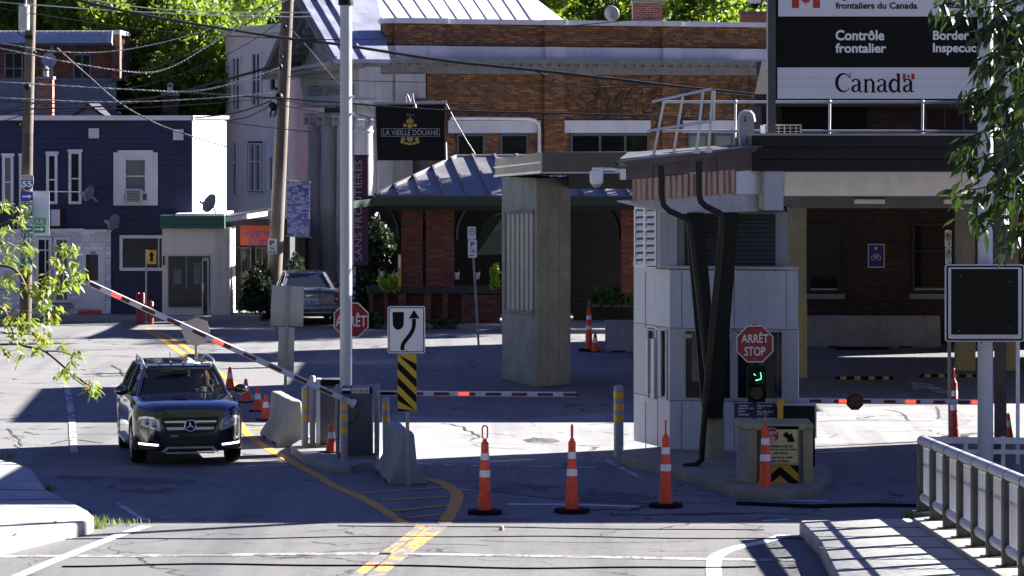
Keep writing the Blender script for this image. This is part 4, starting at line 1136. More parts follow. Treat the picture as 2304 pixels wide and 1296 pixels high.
# ---------------------------------------------------------------- inspection booth
isl = [(1402, 1012), (1398, 1022), (1440, 1036), (1545, 1062), (1660, 1099), (1740, 1106), (1832, 1098), (1872, 1064), (1870, 1052), (1812, 1028), (1700, 1005), (1500, 1003)]
z = .15
slab('traffic_island', [(p.x, p.y) for p in gpts(isl, z)], z, concrete_mat('island_concrete', (.22, .205, .15), .25, .4), bevel=.03)
pa = G(1507, 1022, .15); pa = V((PX(1507, 60.6), 60.6, .15))
plb = Plane(1507, pa.y, 1796, pa.y - .45)
n_ = plb.n; e_ = -n_                            # into the booth
dep = 2.0
cA, cB = plb.a, plb.b
# left face runs back from corner A to the left
pl_l = Plane(1507, pa.y, 1426, pa.y + 1.65)
t = thing('inspection_booth', 'grey metal inspection booth with dark windows and louvres under the canopy', 'booth', (cA.x, cA.y, .15), plb.rz)
PAN = M('panel_grey', (.52, .545, .62), .42, .1, var=.09, scale=1.2, streak=.38)
z607, z737, z900 = ZP(607, pa.y), ZP(738, pa.y), ZP(901, pa.y)
cC, cD = pl_l.b, pl_l.b + (cB - cA)
def ring(zz): return [V((p.x, p.y, zz)) for p in (cA, cB, cD, cC)]
b = MB(); b.ext(ring(.15), (0, 0, z900 - .15)); b.ext(ring(z737), (0, 0, z607 - z737)); b.build('panelling', PAN, t)
b = MB()
for zz in (z607,): b.ext([p + (p - (cA + cD) / 2).normalized() * .04 for p in ring(zz - .02)], (0, 0, .05))
b.build('trim', M('trim_grey', (.42, .43, .46), .4, .3), t)
JN = M('joint_dark', (.05, .05, .055), .7)
b = MB()
def vline(pl, x, ya, yb): MB().wbox(pl, x - .6, ya, x + .6, yb, .003, .004).build('joint', JN, t)
for x in (1534, 1652, 1769): vline(plb, x, 610, 737); vline(plb, x, 903, 1030)
for x in (1453,): vline(pl_l, x, 610, 737); vline(pl_l, x, 903, 1020)
for x in (1480,): vline(pl_l, x, 903, 1020)
for pl, x0, x1 in ((plb, 1508, 1796), (pl_l, 1427, 1506)):
    for zz in (z737, z900):
        u0, u1 = sorted((pl.u(x0), pl.u(x1))); o = pl.a + pl.t * u0; MB().para((o.x, o.y, zz - .005), pl.t * (u1 - u0), pl.n * .003, (0, 0, .01)).build('joint', JN, t)
# corner posts and window band
b = MB()
def post(pl, x0, x1): wallbox(b, pl, x0, x1, z900, z737, .08)
PGR = M('post_grey', (.46, .47, .51), .4, .1, var=.05)
for pl, x0, x1 in ((plb, 1507, 1540), (plb, 1646, 1657), (plb, 1762, 1796), (pl_l, 1426, 1457), (pl_l, 1478, 1486), (pl_l, 1502, 1507)):
    b = MB(); post(pl, x0, x1); b.build('window_post', PGR, t)
b = MB()
wallbox(b, plb, 1540, 1762, z737 - .05, z737, .06); wallbox(b, plb, 1540, 1762, z900, z900 + .05, .06); wallbox(b, pl_l, 1457, 1503, z737 - .05, z737, .06); wallbox(b, pl_l, 1457, 1503, z900, z900 + .05, .06)
for p, q in ((cB, cD), (cC, cD)):
    d_ = (q - p); b.para(V((p.x, p.y, z900)) , d_ * .06, V((0, .05, 0)), (0, 0, z737 - z900)); b.para(V((p.x, p.y, z900)) + d_ * .94, d_ * .06, V((0, .05, 0)), (0, 0, z737 - z900)); b.para(V((p.x, p.y, z900)) + d_ * .47, d_ * .06, V((0, .05, 0)), (0, 0, z737 - z900))
b.build('window_rails', PGR, t)
BGL = glass_mat('booth_glass', (.012, .016, .018), .03, .72)
for pl, x0, x1 in ((plb, 1540, 1646), (plb, 1657, 1762), (pl_l, 1486, 1502), (pl_l, 1457, 1478)):
    b = MB(); b.wfr(pl, x0, 741, x1, 899, 3, .02, .0); w = b.build('window', M('trim_grey', (.42, .43, .46), .4, .3), t)
    b = MB(); b.wbox(pl, x0 + 2, 743, x1 - 2, 897, -.02, .03); b.build('pane', BGL, w)
b = MB(); b.wbox(pl_l, 1459, 760, 1463, 880, .05); b.wbox(pl_l, 1470, 762, 1477, 896, .05); b.build('sliding_sash', TRIM, t)
DKI = M('interior_dark', (.03, .03, .032), .7, var=.4)
b = MB(); m_ = (cA + cD) / 2; b.box(m_.x - .8, m_.x + .8, m_.y + .1, m_.y + .5, z900 - .02, z900 + .10); b.box(m_.x + .35, m_.x + .8, m_.y - .4, m_.y - .35, z900 + .05, z900 + .4); b.box(m_.x - .5, m_.x - .1, m_.y - .3, m_.y - .2, z900, z900 + .3); b.build('desk', DKI, t)
b = MB(); b.box(PX(1700, 61.6), PX(1708, 61.6), 61.5, 61.6, z900, z737 - .02); b.box(PX(1580, 61.6), PX(1592, 61.6), 61.6, 61.7, z900, z737 - .02); b.build('cabinet', M('cabinet_grey', (.2, .22, .24), .4), t)
b = MB(); b.tube([plb.pt(1434, 1000, 0) + V((0, -.2, 0)), plb.pt(1434, 1000, .06) + V((0, -.2, 0))], .03, 8)
# upper louvre storey
zc1 = ZP(455, 60.5)
pl_u = PY(pa.y + .15)
b = MB(); yy = pa.y + .15
b.box(PX(1484, yy), PX(1773, yy), yy, yy + 1.4, z607 + .03, ZP(478, yy)); b.build('upper_wall', M('upper_grey', (.30, .31, .33), .5, var=.08), t)
LV = M('louvre_dark', (.028, .028, .03), .5)
b = MB(); y = 484
while y < 604:
    o = W(1545, y + 6, yy); b.para(o, (PX(1742, yy) - PX(1545, yy), 0, 0), (0, -.10, -.02), (0, .02, .07)); y += 10
b.box(PX(1540, yy), PX(1745, yy), yy - .012, yy - .004, ZP(604, yy), ZP(482, yy)); b.build('louvre', LV, t)
pl_ul = Plane(1484, pa.y + .10, 1427, pa.y + 1.2)
b = MB(); p0, p1 = pl_ul.a, pl_ul.b
b.ext([V((p.x, p.y, z607 + .03)) for p in (p0, p1, V((p0.x + .3, p1.y, 0)), V((p0.x + .3, p0.y, 0)))], (0, 0, ZP(450, 61) - z607)); b.build('upper_corner', PAN, t)
b = MB()
b.wfr(pl_ul, 1431, 468, 1480, 602, 3, .04); b.wbox(pl_ul, 1453, 468, 1457, 602, .045); lf = b.build('louvre_frame', WHITE, t)
b = MB(); y = 473
while y < 598:
    for x0, x1 in ((1435, 1453), (1457, 1476)):
        a_ = pl_ul.pt(x0, y + 13, .045); c_ = pl_ul.pt(x1, y + 13, .045); d_ = pl_ul.pt(x0, y + 3, .0) - pl_ul.pt(x0, y + 13, .045)
        b.ext([a_, c_, c_ + d_, a_ + d_], V((0, 0, .012)))
    y += 16
b.build('louvre_blade', WHITE, lf)
b = MB(); b.wbox(pl_ul, 1433, 470, 1478, 600, .004); b.build('louvre_back', M('recess_grey', (.06, .06, .065), .7), lf)
# ---------------------------------------------------------------- sidewalks at the front
zs_ = .2
left_pts = [(-300, 1020), (0, 1034), (40, 1042), (72, 1056), (104, 1100), (165, 1130), (198, 1148), (211, 1160), (200, 1170), (120, 1187), (0, 1216), (-300, 1290)]
slab('sidewalk', [(p.x, p.y) for p in gpts(left_pts, zs_)], zs_, CONC_L, bevel=.04)
b = MB()
for (x0, y0), (x1, y1) in (((-100, 1100), (104, 1104)), ((-100, 1127), (150, 1124)), ((-100, 1178), (120, 1177)), ((-100, 1140), (172, 1143))):
    p, q = G(x0, y0, zs_), G(x1, y1, zs_); b.para(p + V((0, 0, .004)), q - p, (0, .035, 0), (0, 0, .003))
for x0, y0, y1 in ((120, 1178, 1220), (30, 1206, 1258)):
    p = G(x0, y0, zs_); b.box(p.x - .02, p.x + .02, p.y - .012, p.y + .3, .0, zs_ + .003)
struct(b.build('sidewalk_joint', M('dark_joint', (.05, .05, .045), .9)))  # dark joint lines across the slabs
right_pts = [(1798, 1171), (2050, 1166), (2300, 1330), (2600, 1540), (1900, 1540), (1884, 1296), (1842, 1215)]
slab('sidewalk', [(p.x, p.y) for p in gpts(right_pts, zs_)], zs_, CONC_L, bevel=.04)
ledge = [(2052, 1166), (2110, 1160), (2420, 1330), (2800, 1540), (2610, 1540), (2302, 1330)]
slab('sidewalk_ledge', [(p.x, p.y) for p in gpts(ledge, zs_ + .05)], zs_ + .05, concrete_mat('ledge_concrete', (.32, .30, .27), .35, .5), bevel=.02)
b = MB()
for y in (1188, 1208, 1233, 1259, 1281):
    p, q = G(1800 + (y - 1171) * .7, y, zs_), G(2050 + (y - 1166) * 1.5, y, zs_); b.para(p + V((0, 0, .004)), q - p, (0, .03, 0), (0, 0, .003))
struct(b.build('sidewalk_joint', M('dark_joint', (.05, .05, .045), .9)))
# far kerb on the left side of the street
b = MB(); pts = [G(0, 737), G(110, 733), G(250, 727), G(420, 728), G(585, 731)]

# ---------------------------------------------------------------- road markings
UND = (.13, .13, .13)
YPAINT = worn_paint('yellow_road_paint', (.62, .30, .035), UND, .38)
YPAINT2 = worn_paint('worn_yellow_paint', (.52, .27, .05), UND, .53)
WPAINT = worn_paint('white_road_paint', (.56, .56, .58), UND, .36)
WPAINT2 = worn_paint('worn_white_paint', (.46, .46, .48), UND, .46)
mk = [0]
def line(px, w, m, name='road_marking', z=.004):
    """painted stripe along photo pixels, w metres wide (w may vary)."""
    P_ = [G(x, y) for x, y in px]
    # resample smoothly
    out = []
    for i in range(len(P_) - 1):
        p0, p1, p2, p3 = P_[max(i - 1, 0)], P_[i], P_[i + 1], P_[min(i + 2, len(P_) - 1)]
        for k in range(6):
            t = k / 6
            out.append(.5 * ((2 * p1) + (p2 - p0) * t + (2 * p0 - 5 * p1 + 4 * p2 - p3) * t * t + (3 * p1 - p0 - 3 * p2 + p3) * t ** 3))
    out.append(P_[-1])
    b = MB(); n = len(out); mk[0] += 1; zz = z + (mk[0] % 9) * .0008
    for i, p in enumerate(out):
        d = (out[min(i + 1, n - 1)] - out[max(i - 1, 0)]).normalized(); s = V((-d.y, d.x, 0)) * (w / 2)
        b.v += [V((p.x, p.y, zz)) + s, V((p.x, p.y, zz)) - s]
    b.f = [(2 * i, 2 * i + 1, 2 * i + 3, 2 * i + 2) for i in range(n - 1)]
    return struct(b.build(name, m))
def patch(px, m, name='road_marking', z=.004):
    b = MB(); mk[0] += 1; b.poly([G(x, y) + V((0, 0, z + (mk[0] % 9) * .0008)) for x, y in px]); return struct(b.build(name, m))
line([(308, 741), (345, 752), (385, 778), (425, 808), (470, 850), (505, 900), (540, 955), (570, 988), (640, 1030), (700, 1062), (752, 1094), (800, 1114), (850, 1140), (880, 1160), (908, 1177)], .17, YPAINT)
line([(330, 740), (368, 752), (412, 778), (450, 806), (500, 845), (560, 888), (610, 915), (625, 922)], .17, YPAINT)
line([(962, 1076), (1005, 1092), (1028, 1112), (1022, 1140), (1012, 1158), (1000, 1178)], .20, YPAINT)
for px in ([(806, 1111), (1006, 1097)], [(858, 1127), (1004, 1118)], [(884, 1150), (1010, 1138)], [(915, 1166), (1000, 1158)]): line(px, .13, YPAINT)
for px in ([(505, 873), (560, 872)], [(520, 905), (600, 904)], [(540, 925), (620, 925)], [(530, 947), (606, 944)], [(545, 968), (608, 962)]): line(px, .1, YPAINT)
line([(1005, 1178), (968, 1205), (920, 1240), (880, 1270), (850, 1298)], .16, YPAINT2); line([(948, 1183), (915, 1212), (870, 1244), (830, 1275), (800, 1298)], .16, YPAINT2)
line([(976, 1181), (930, 1222), (890, 1252), (856, 1281), (832, 1300)], .14, YPAINT2)
line([(150, 870), (160, 930), (164, 980), (167, 1020)], .13, WPAINT2)
line([(329, 1185), (270, 1205), (190, 1236), (100, 1272), (40, 1298)], .17, WPAINT); line([(260, 1130), (300, 1155), (325, 1170)], .1, WPAINT2)
line([(1020, 1101), (1300, 1109), (1440, 1118)], .10, WPAINT2); line([(1140, 1135), (1300, 1136), (1438, 1141)], .17, WPAINT); line([(940, 1044), (1100, 1049), (1340, 1052)], .18, WPAINT2)
line([(1355, 1032), (1440, 1075)], .1, WPAINT2); line([(1480, 1112), (1700, 1114)], .08, WPAINT2); line([(1735, 1127), (1860, 1128)], .13, WPAINT); line([(1960, 1128), (2066, 1127)], .1, WPAINT2); line([(1840, 1020), (1950, 1014)], .1, WPAINT); line([(2035, 1011), (2130, 1004)], .08, WPAINT2)
line([(1470, 1170), (1520, 1163)], .08, WPAINT2); line([(1715, 1173), (1775, 1169)], .10, WPAINT)
line([(1607, 1300), (1606, 1265), (1618, 1248), (1660, 1232), (1720, 1219), (1768, 1204)], .2, WPAINT)
line([(553, 1049), (660, 1046)], .12, WPAINT2)
# expansion joint plates across the bridge end and rubber hoses
jp = worn_paint('joint_metal', (.42, .42, .40), (.16, .16, .15), .48)
line([(-200, 1256), (40, 1253), (400, 1251), (800, 1247), (1200, 1252), (1536, 1258), (1800, 1262)], .22, jp, 'expansion_joint')
b = MB(); jj = [G(40, 1253), G(400, 1251), G(800, 1247), G(1200, 1252), G(1536, 1258), G(1800, 1262)]
for k in range(len(jj) - 1): b.para(jj[k] + V((0, -.03, .006)), jj[k + 1] - jj[k], (0, .035, 0), (0, 0, .003))
struct(b.build('expansion_joint', M('dark_joint', (.05, .05, .045), .9)))
# arrow painted on the far lane
patch([(2050, 862), (2078, 862), (2160, 888), (2105, 884), (2090, 876)], WPAINT2); patch([(2055, 880), (2050, 860), (2100, 866)], WPAINT2)
# dark fresh patches near the island
DPATCH = worn_paint('tar_patch', (.045, .045, .047), (.12, .12, .12), .5, 3)
patch([(1120, 1085), (1330, 1100), (1500, 1122), (1480, 1135), (1290, 1128), (1050, 1100)], DPATCH, 'road_patch', .002)
patch([(120, 1070), (420, 1078), (520, 1095), (330, 1112), (150, 1090)], DPATCH, 'road_patch', .002)
# pothole with broken edges in the sunlit lane
patch([(1175, 990), (1200, 985), (1245, 987), (1262, 993), (1238, 998), (1190, 997)], DPATCH, 'road_patch', .002)
TAR = worn_paint('tar_line', (.022, .022, .023), (.12, .12, .12), .42, 5)
rgc = random.Random(5)
for px in ([(268, 988), (280, 1000), (300, 1004), (318, 1013)], [(30, 1000), (60, 1012), (120, 1018), (200, 1018), (262, 1011)], [(20, 965), (40, 985), (50, 1004)], [(120, 998), (160, 990), (230, 997)], [(1420, 894), (1450, 905), (1470, 915), (1500, 918)], [(990, 953), (1030, 958), (1062, 972), (1080, 985)], [(1045, 980), (1120, 976), (1160, 981)], [(1060, 1000), (1110, 1008), (1180, 1012)], [(1990, 920), (2030, 930), (2045, 946)], [(2105, 915), (2112, 930), (2108, 944), (2180, 946)], [(1840, 948), (1960, 944), (2100, 947)], [(330, 1166), (420, 1170), (500, 1165), (600, 1160)], [(300, 1172), (350, 1178), (420, 1177)], [(255, 822), (270, 835), (278, 846)], [(880, 1166), (1000, 1172), (1200, 1170)], [(1330, 955), (1420, 948)], [(700, 1220), (760, 1226), (900, 1221), (1100, 1228)], [(1080, 1216), (1300, 1222), (1560, 1218)]):
    q = []
    for (xa, ya), (xb, yb) in zip(px, px[1:]):
        for k in range(3): q.append((xa + (xb - xa) * k / 3 + rgc.uniform(-4, 4), ya + (yb - ya) * k / 3 + rgc.uniform(-1.5, 1.5)))
    line(q + [px[-1]], rgc.uniform(.025, .06), TAR, 'road_crack', .003)
def hose(label, px, r=.022):
    P_ = [G(x, y) + V((0, 0, r)) for x, y in px]
    return MB().tube(P_, r, 6).build('road_hose', RUB, None, 60, tag=(label, 'hose', 'rubber hoses lying across the road'))
def wav(x0, x1, y0, amp, s, slope=0, step=60):
    return [(x, y0 + slope * (x - x0) + amp * math.sin(x * .004 + s) + amp * .35 * math.sin(x * .013 + s * 2)) for x in range(x0, x1 + 1, step)]
hose('thin dark hose lying across the road just below the end of the yellow hatching', wav(130, 1900, 1211, 3, .4), .008)
hose('thick black hose lying across the very bottom of the road', wav(140, 1740, 1276, 4, 2.6), .012)
hose('short thin hose just above the long one, from the yellow hatching toward the right sidewalk', wav(760, 1720, 1186, 2, 1.4, .006), .007)
MB().tube([G(1657, 1137) + V((0, 0, .035)), G(1720, 1139) + V((0, 0, .03)), G(1820, 1143) + V((0, 0, .03)), G(1960, 1140) + V((0, 0, .03)), G(2066, 1142) + V((0, 0, .03))], .028, 6).build('cable', RUB, None, 60, tag=('black cable with a knobbed end on the asphalt from the cone to the railing foot', 'cable'))

# ---------------------------------------------------------------- jersey barriers
JP = [(-.305, 0), (.305, 0), (.305, .075), (.14, .33), (.095, .81), (-.095, .81), (-.14, .33), (-.305, .075)]
def barrier(label, loc, rz, L, m=CONC, sc=1.0, chip=True):
    t = thing('concrete_barrier', label, 'barrier', loc, rz, 'concrete road barriers')
    b = MB(); n = 14; rings = []; rg = random.Random(int(loc[0] * 100))
    for i in range(n + 1):
        y = L * i / n; e = .0
        rings.append([(x * sc + rg.uniform(-1, 1) * .006, y + (.02 if (0 < i < n) else rg.uniform(-.01, .01)), z * sc + (rg.uniform(-.008, .008) if z > 0 else 0)) for x, z in JP])
    # rounded ends
    b.loft(rings)
    MT = Matrix.Translation(V(loc)) @ Matrix.Rotation(rz, 4, 'Z'); b.xf(MT)
    b.build('body', m, t, bevel=.025)
    for y in (L * .25, L * .75):
        b = MB(); b.box(-.31 * sc, .31 * sc, y - .18, y + .18, -.01, .05); b.xf(MT); b.build('lifting_slot', M('slot_dark', (.02, .02, .02), .9), t)
    return t
JC = concrete_mat('barrier_concrete', (.27, .275, .265), .22, .45)
p = G(919, 1091)
barrier('grey concrete barrier standing right behind the keep-right sign post', (p.x, p.y, 0), R(8), 2.3, JC)
p = G(666, 1006); barrier('grey concrete barrier leading to the island, beside the row of small orange cones', (p.x, p.y, 0), R(12), 2.4, JC)
p = G(2118, 783); barrier('long concrete barrier lying under the bicycle parking sign in the shade', (p.x, p.y + .3, 0), R(90), 3.6, CONC, 1.0)
p = G(1475, 793); barrier('concrete barrier end showing left of the booth, next to two orange cones', (p.x, p.y + .3, 0), R(90), 1.25, CONC, .98)
# ---------------------------------------------------------------- channelizer posts and cones
def channelizer(label, px, py, m=ORANGE, tilt=0.0, proto=[None], handle_rot=0.0):
    p = G(px, py)
    if proto[0] is None:
        t = thing('channelizer_cone', label, 'traffic cone', (0, 0, 0), 0, 'tall orange channelizer cones')
        b = MB(); b.lathe((0, 0, .055), [(.105, 0), (.105, .16), (.10, .17), (.088, .175), (.082, .42), (.078, .43), (.072, .435), (.066, .70), (.062, .71), (.058, .715), (.055, .98), (.035, 1.0), (.03, 1.03)], 20); b.build('body', m, t, 40)
        b = MB(); b.ext([(math.cos(k * PI / 4 + PI / 8) * .27 , math.sin(k * PI / 4 + PI / 8) * .27, .0) for k in range(8)], (0, 0, .06)); b.build('base', RUB, t, bevel=.012)
        for z in (.54, .79):
            b = MB(); r0 = .082 if z < .6 else .0655
            b.lathe((0, 0, z), [(r0, 0), (r0 - .004, .10)], 20); b.build('reflective_band', REFL, t, 40)
        b = MB(); ring = [(-.038, 0, 1.12), (-.038, 0, 1.26), (-.018, 0, 1.285), (.018, 0, 1.285), (.038, 0, 1.26), (.038, 0, 1.12), (.0, 0, 1.08), (-.038, 0, 1.12)]
        b.tube(ring, .013, 6); b.tube([(0, 0, 1.07), (0, 0, 1.09)], .02, 6); b.build('handle', M('handle_orange', (.75, .06, .015), .45), t, 60)
        proto[0] = t; t.location = p; t.rotation_euler = (0, 0, handle_rot); return t
    return dup(proto[0], p, handle_rot, label)
channelizer('tall orange channelizer with open loop handle, leftmost of the row across the lane', 1091, 1156)
channelizer('tall orange channelizer with a thin bent handle, second in the row across the lane', 1287, 1153, handle_rot=1.35)
channelizer('tall orange channelizer standing beside the booth island, third in the row across the lane', 1498, 1141, handle_rot=1.5)
channelizer('tall orange channelizer leaning before the yellow stop-here plate', 1722, 1117, handle_rot=1.5).rotation_euler = (0, R(2.5), 1.5)
channelizer('far orange channelizer beside a small cone, between the old pillar and the booth', 1325, 790, handle_rot=.9)
d_ = channelizer('dark faded red channelizer behind the railing, in front of the right gate arm', 2147, 990, handle_rot=1.2)
FR = M('faded_red', (.30, .03, .02), .6, var=.3, streak=.6)
for ch in d_.children:
    if ch.name.split('.')[0] in ('body', 'handle'): ch.data = ch.data.copy(); ch.data.materials[0] = FR
def cone(label, px, py, proto=[None], s=1.0, z=0):
    p = G(px, py, z)
    if proto[0] is None:
        t = thing('traffic_cone', label, 'traffic cone', (0, 0, 0), 0, 'small orange traffic cones')
        b = MB(); b.lathe((0, 0, .02), [(.105, 0), (.10, .02), (.03, .45), (.022, .46)], 20); b.build('body', ORANGE, t, 40)
        b = MB(); b.box(-.15, .15, -.15, .15, 0, .024); b.build('base', RUB, t, bevel=.008)
        b = MB(); b.lathe((0, 0, .24), [(.069, 0), (.046, .13)], 20); b.build('reflective_band', REFL, t, 40)
        proto[0] = t; t.location = p; return t
    return dup(proto[0], p, random.uniform(0, 1.5), label)
cone('farthest small orange cone in the row by the yellow line, near the car mirror', 517, 876)
cone('second small orange cone in the row, in shade behind the car', 553, 905)
cone('third small orange cone in the row beside the yellow line', 580, 925)
cone('bright sunlit orange cone, nearest in the row left of the concrete barrier', 598, 945)
cone('small orange cone standing alone on the island by the gate cabinets', 746, 1018, z=.13)
cone('small orange cone beside the far channelizer left of the booth', 1339, 792)
p = cone('dark red cone half hidden behind the wooden pole at the right edge', 2268, 990)

# ---------------------------------------------------------------- gate island
zi = .13
isl = [(654, 1001), (682, 1024), (733, 1043), (790, 1047), (842, 1036), (868, 1000), (850, 975), (770, 968), (690, 980)]
slab('traffic_island', [(p.x, p.y) for p in gpts(isl, zi)], zi, CONC, bevel=.02)
CABM = M('cabinet_dark_grey', (.085, .088, .10), .45, .2, var=.12, streak=.25)
p = G(803, 1031, zi); Yc = p.y; pl = PY(Yc)
t = thing('gate_cabinet', 'dark grey barrier gate cabinet with a white strip of prohibition symbols', 'gate cabinet', (PX(803, Yc), Yc, zi))
b = MB(); b.box(PX(768, Yc), PX(838, Yc), Yc, Yc + .42, zi + .04, ZP(871, Yc)); b.build('body', CABM, t, bevel=.012)
b = MB(); b.box(PX(760, Yc), PX(846, Yc), Yc - .06, Yc + .5, zi - .01, zi + .045); b.build('plinth', M('plinth', (.16, .15, .10), .9, var=.4), t)
b = MB(); b.wbox(pl, 769, 871, 837, 886, .004); st = b.build('sticker_strip', SIGNB, t)
for k, x in enumerate((791, 804.5, 818)):
    b = MB(); b.wbox(pl, x, 872, x + 13, 885, .006, -.004); q = b.build('symbol_plate', SIGNW, st)
    b = MB(); c = W(x + 6.5, 878.5, Yc - .008); b.tube([c + V((math.cos(a * PI / 8) * .036, 0, math.sin(a * PI / 8) * .036)) for a in range(17)], .005, 4, False); b.tube([c + V((-.026, 0, .026)), c + V((.026, 0, -.026))], .005, 4); b.build('prohibition_ring', RED, q)
    b = MB(); b.ball(c + V((.0, .002, .012)), .006, .002, .007, 6, 4); b.ext([c + V(v) for v in ((-.012, .002, -.02), (.014, .002, -.02), (.01, .002, .004), (-.006, .002, .006))], (0, .002, 0)); b.build('pictogram', SIGNB, q)
b = MB(); b.wbox(pl, 770, 873, 789, 879, .006, -.004); b.build('label', SIGNW, st)
b = MB(); b.tube(W3([(778, 898), (768, 930), (774, 958), (800, 945), (806, 932)], Yc - .04), .008, 5); b.build('cord', BLACK, t)
p = G(742, 1006, zi); Y2 = p.y
t = thing('gate_cabinet', 'second dark cabinet behind the first, with a pale edge and open black top panel', 'gate cabinet', (p.x, Y2, zi))
b = MB(); b.box(PX(720, Y2), PX(768, Y2), Y2, Y2 + .45, zi, ZP(854, Y2)); b.build('body', CABM, t, bevel=.01)
b = MB(); b.box(PX(711, Y2), PX(720.5, Y2), Y2 - .02, Y2 + .3, zi, ZP(853, Y2)); b.build('edge_panel', M('edge_white', (.55, .56, .57), .4), t)
b = MB(); b.wbox(PY(Y2), 722, 855, 766, 868, .006); b.build('panel', SIGNB, t)
b = MB(); b.box(PX(690, Y2), PX(775, Y2), Y2 - .1, Y2 + .55, zi - .01, zi + .04); b.build('plinth', M('plinth2', (.30, .26, .12), .9, var=.4), t)

def bollard(label, px, yt, yb, w, bands, z=0.0, m=GREYP, dome=True):
    p = G(px, yb, z); Y = p.y; r = w / 2 * Y / F; h = ZP(yt, Y)
    t = thing('bollard', label, 'bollard', p, 0, 'bollards')
    b = MB(); prof = [(r, 0), (r, h - z - r * .5)] + ([(r * .8, h - z - r * .15), (r * .4, h - z)] if dome else [(r, h - z)]); b.lathe(p, prof, 18); b.build('post', m, t, 40)
    for ya, yb_ in bands:
        b = MB(); za = ZP(yb_, Y); b.lathe((p.x, p.y, za), [(r * 1.03, 0), (r * 1.03, ZP(ya, Y) - za)], 18); b.build('reflective_band', YELR, t, 40)
    return t
bollard('pale bollard with three orange bands at the left end of the gate island', 686, 868, 1003, 15, ((880, 893), (906, 920), (933, 946)), zi, M('bollard_pale', (.44, .45, .46), .45, .2, streak=.2))
bollard('taller plain pale bollard just right of the leftmost banded one on the island', 703, 845, 1002, 13, (), zi, M('bollard_pale', (.44, .45, .46), .45, .2))
bollard('plain thin grey bollard just left of the gate cabinet sticker', 759, 865, 1028, 9, (), zi)
bollard('grey bollard with three orange bands in front of the gate cabinet', 774, 892, 1040, 15, ((907, 921), (932, 947), (961, 976)), zi)
bollard('grey round post top peeking over the gate cabinet', 833, 864, 1010, 10, (), zi)
bollard('tall plain grey bollard at the right corner of the gate cabinet', 848, 863, 1024, 12, (), zi)
bollard('bollard with orange bands rising behind the concrete barrier near the arrow sign', 868, 893, 1020, 15, ((906, 920), (936, 949)), zi)
bollard('big grey dome-topped bollard with three yellow bands left of the booth', 1392, 866, 1027, 22, ((881, 896), (908, 923), (934, 949)), 0, M('bollard_grey', (.30, .32, .35), .45, .1))
bollard('yellow bollard behind the concrete sign block, nearer one', 1756, 899, 1075, 13, (), 0, YEL, False)
bollard('yellow bollard top just behind the other yellow bollard', 1769, 897, 1060, 12, (), 0, YEL, False)
bollard('thin dark red pipe bollard left of the hydrant sign', 310, 658, 730, 9, (), 0, M('bollard_red', (.20, .012, .012), .5))
bollard('thin dark red pipe bollard between its twin and the hydrant post', 321, 658, 730, 9, (), 0, M('bollard_red', (.20, .012, .012), .5))
bollard('short thick red bollard right of the hydrant sign post', 339, 677, 730, 14, (), 0, M('bollard_red', (.20, .012, .012), .5))

# ---------------------------------------------------------------- gate arms
ARMW = M('arm_white', (.66, .66, .67), .4, var=.06); ARMR = M('arm_red', (.16, .012, .015), .4)
LED = emis('red_lamp', (1.0, .05, .03), .5)
def arm(label, a, c, Y, hpx, stripes, lamps, dark=ARMR, tip=True, Yb=None):
    """boom from pixel a to pixel c; stripes and lamps are fractions along it."""
    Yb = Yb or Y
    A, B_ = W(*a, Y), W(*c, Yb); d = B_ - A; up = V((-d.z, 0, d.x)).normalized()
    if up.z < 0: up = -up
    h = hpx * Y / F
    t = thing('boom_barrier', label, 'boom barrier', A)
    b = MB(); b.para(A - up * h / 2, d, V((0, .09, 0)), up * h); b.build('boom', ARMW, t, bevel=.008)
    for f0, f1 in stripes:
        b = MB(); b.para(A + d * f0 - up * h * .32 + V((0, -.004, 0)), d * (f1 - f0), V((0, .004, 0)), up * h * .62); b.build('red_stripe', dark, t)
    for f in lamps:
        b = MB(); p = A + d * f; l = d.normalized() * .085
        b.para(p - l - up * h * .26 + V((0, -.03, 0)), l * 2, V((0, .025, 0)), up * h * .55); b.build('lamp', LED, t, bevel=.008)
    return t, A, d, up
ya_ = Yc - .12
n = 10
t, A, d, up = arm('red and white boom raised at a slant, its tip before the white shop door', (797, 909), (199, 637), ya_, 12, [(.082 + k * .0955, .130 + k * .0955) for k in range(9)] + [(.955, .995)], [.51, .895])
b = MB(); b.tube([A - d * .004, A + d * .012], .075, 10); b.build('end_cap', ARMW, t, 50)
b = MB(); b.tube([A + d * .1 + V((0, .05, 0)), V((PX(771, Yc), Yc + .05, ZP(880, Yc)))], .05, 8); b.build('bracket', GREYP, t)
t, A, d, up = arm('lowered red and white boom lying level to the right of the gate island', (846, 885), (1296, 888), Yc + .5, 11, [(.02, .088), (.19, .268), (.32, .398), (.45, .527), (.577, .655), (.706, .783), (.835, .912), (.90, .99)][:1] + [(.03 + k * .1295, .108 + k * .1295) for k in range(8)], [.44])
t, A, d, up = arm('red and white boom in shade right of the booth, carrying a small stop sign', (1797, 902), (2204, 905), 61.0, 12, [(.06 + k * .137, .125 + k * .137) for k in range(7)], [.25, .62, .985])
PL = PY(60.9)
def octagon(cx, cy, w, k=1.0): return [(cx + w / 2 / math.cos(PI / 8) * k * math.cos(PI / 8 + i * PI / 4), cy + w / 2 / math.cos(PI / 8) * k * math.sin(PI / 8 + i * PI / 4)) for i in range(8)]
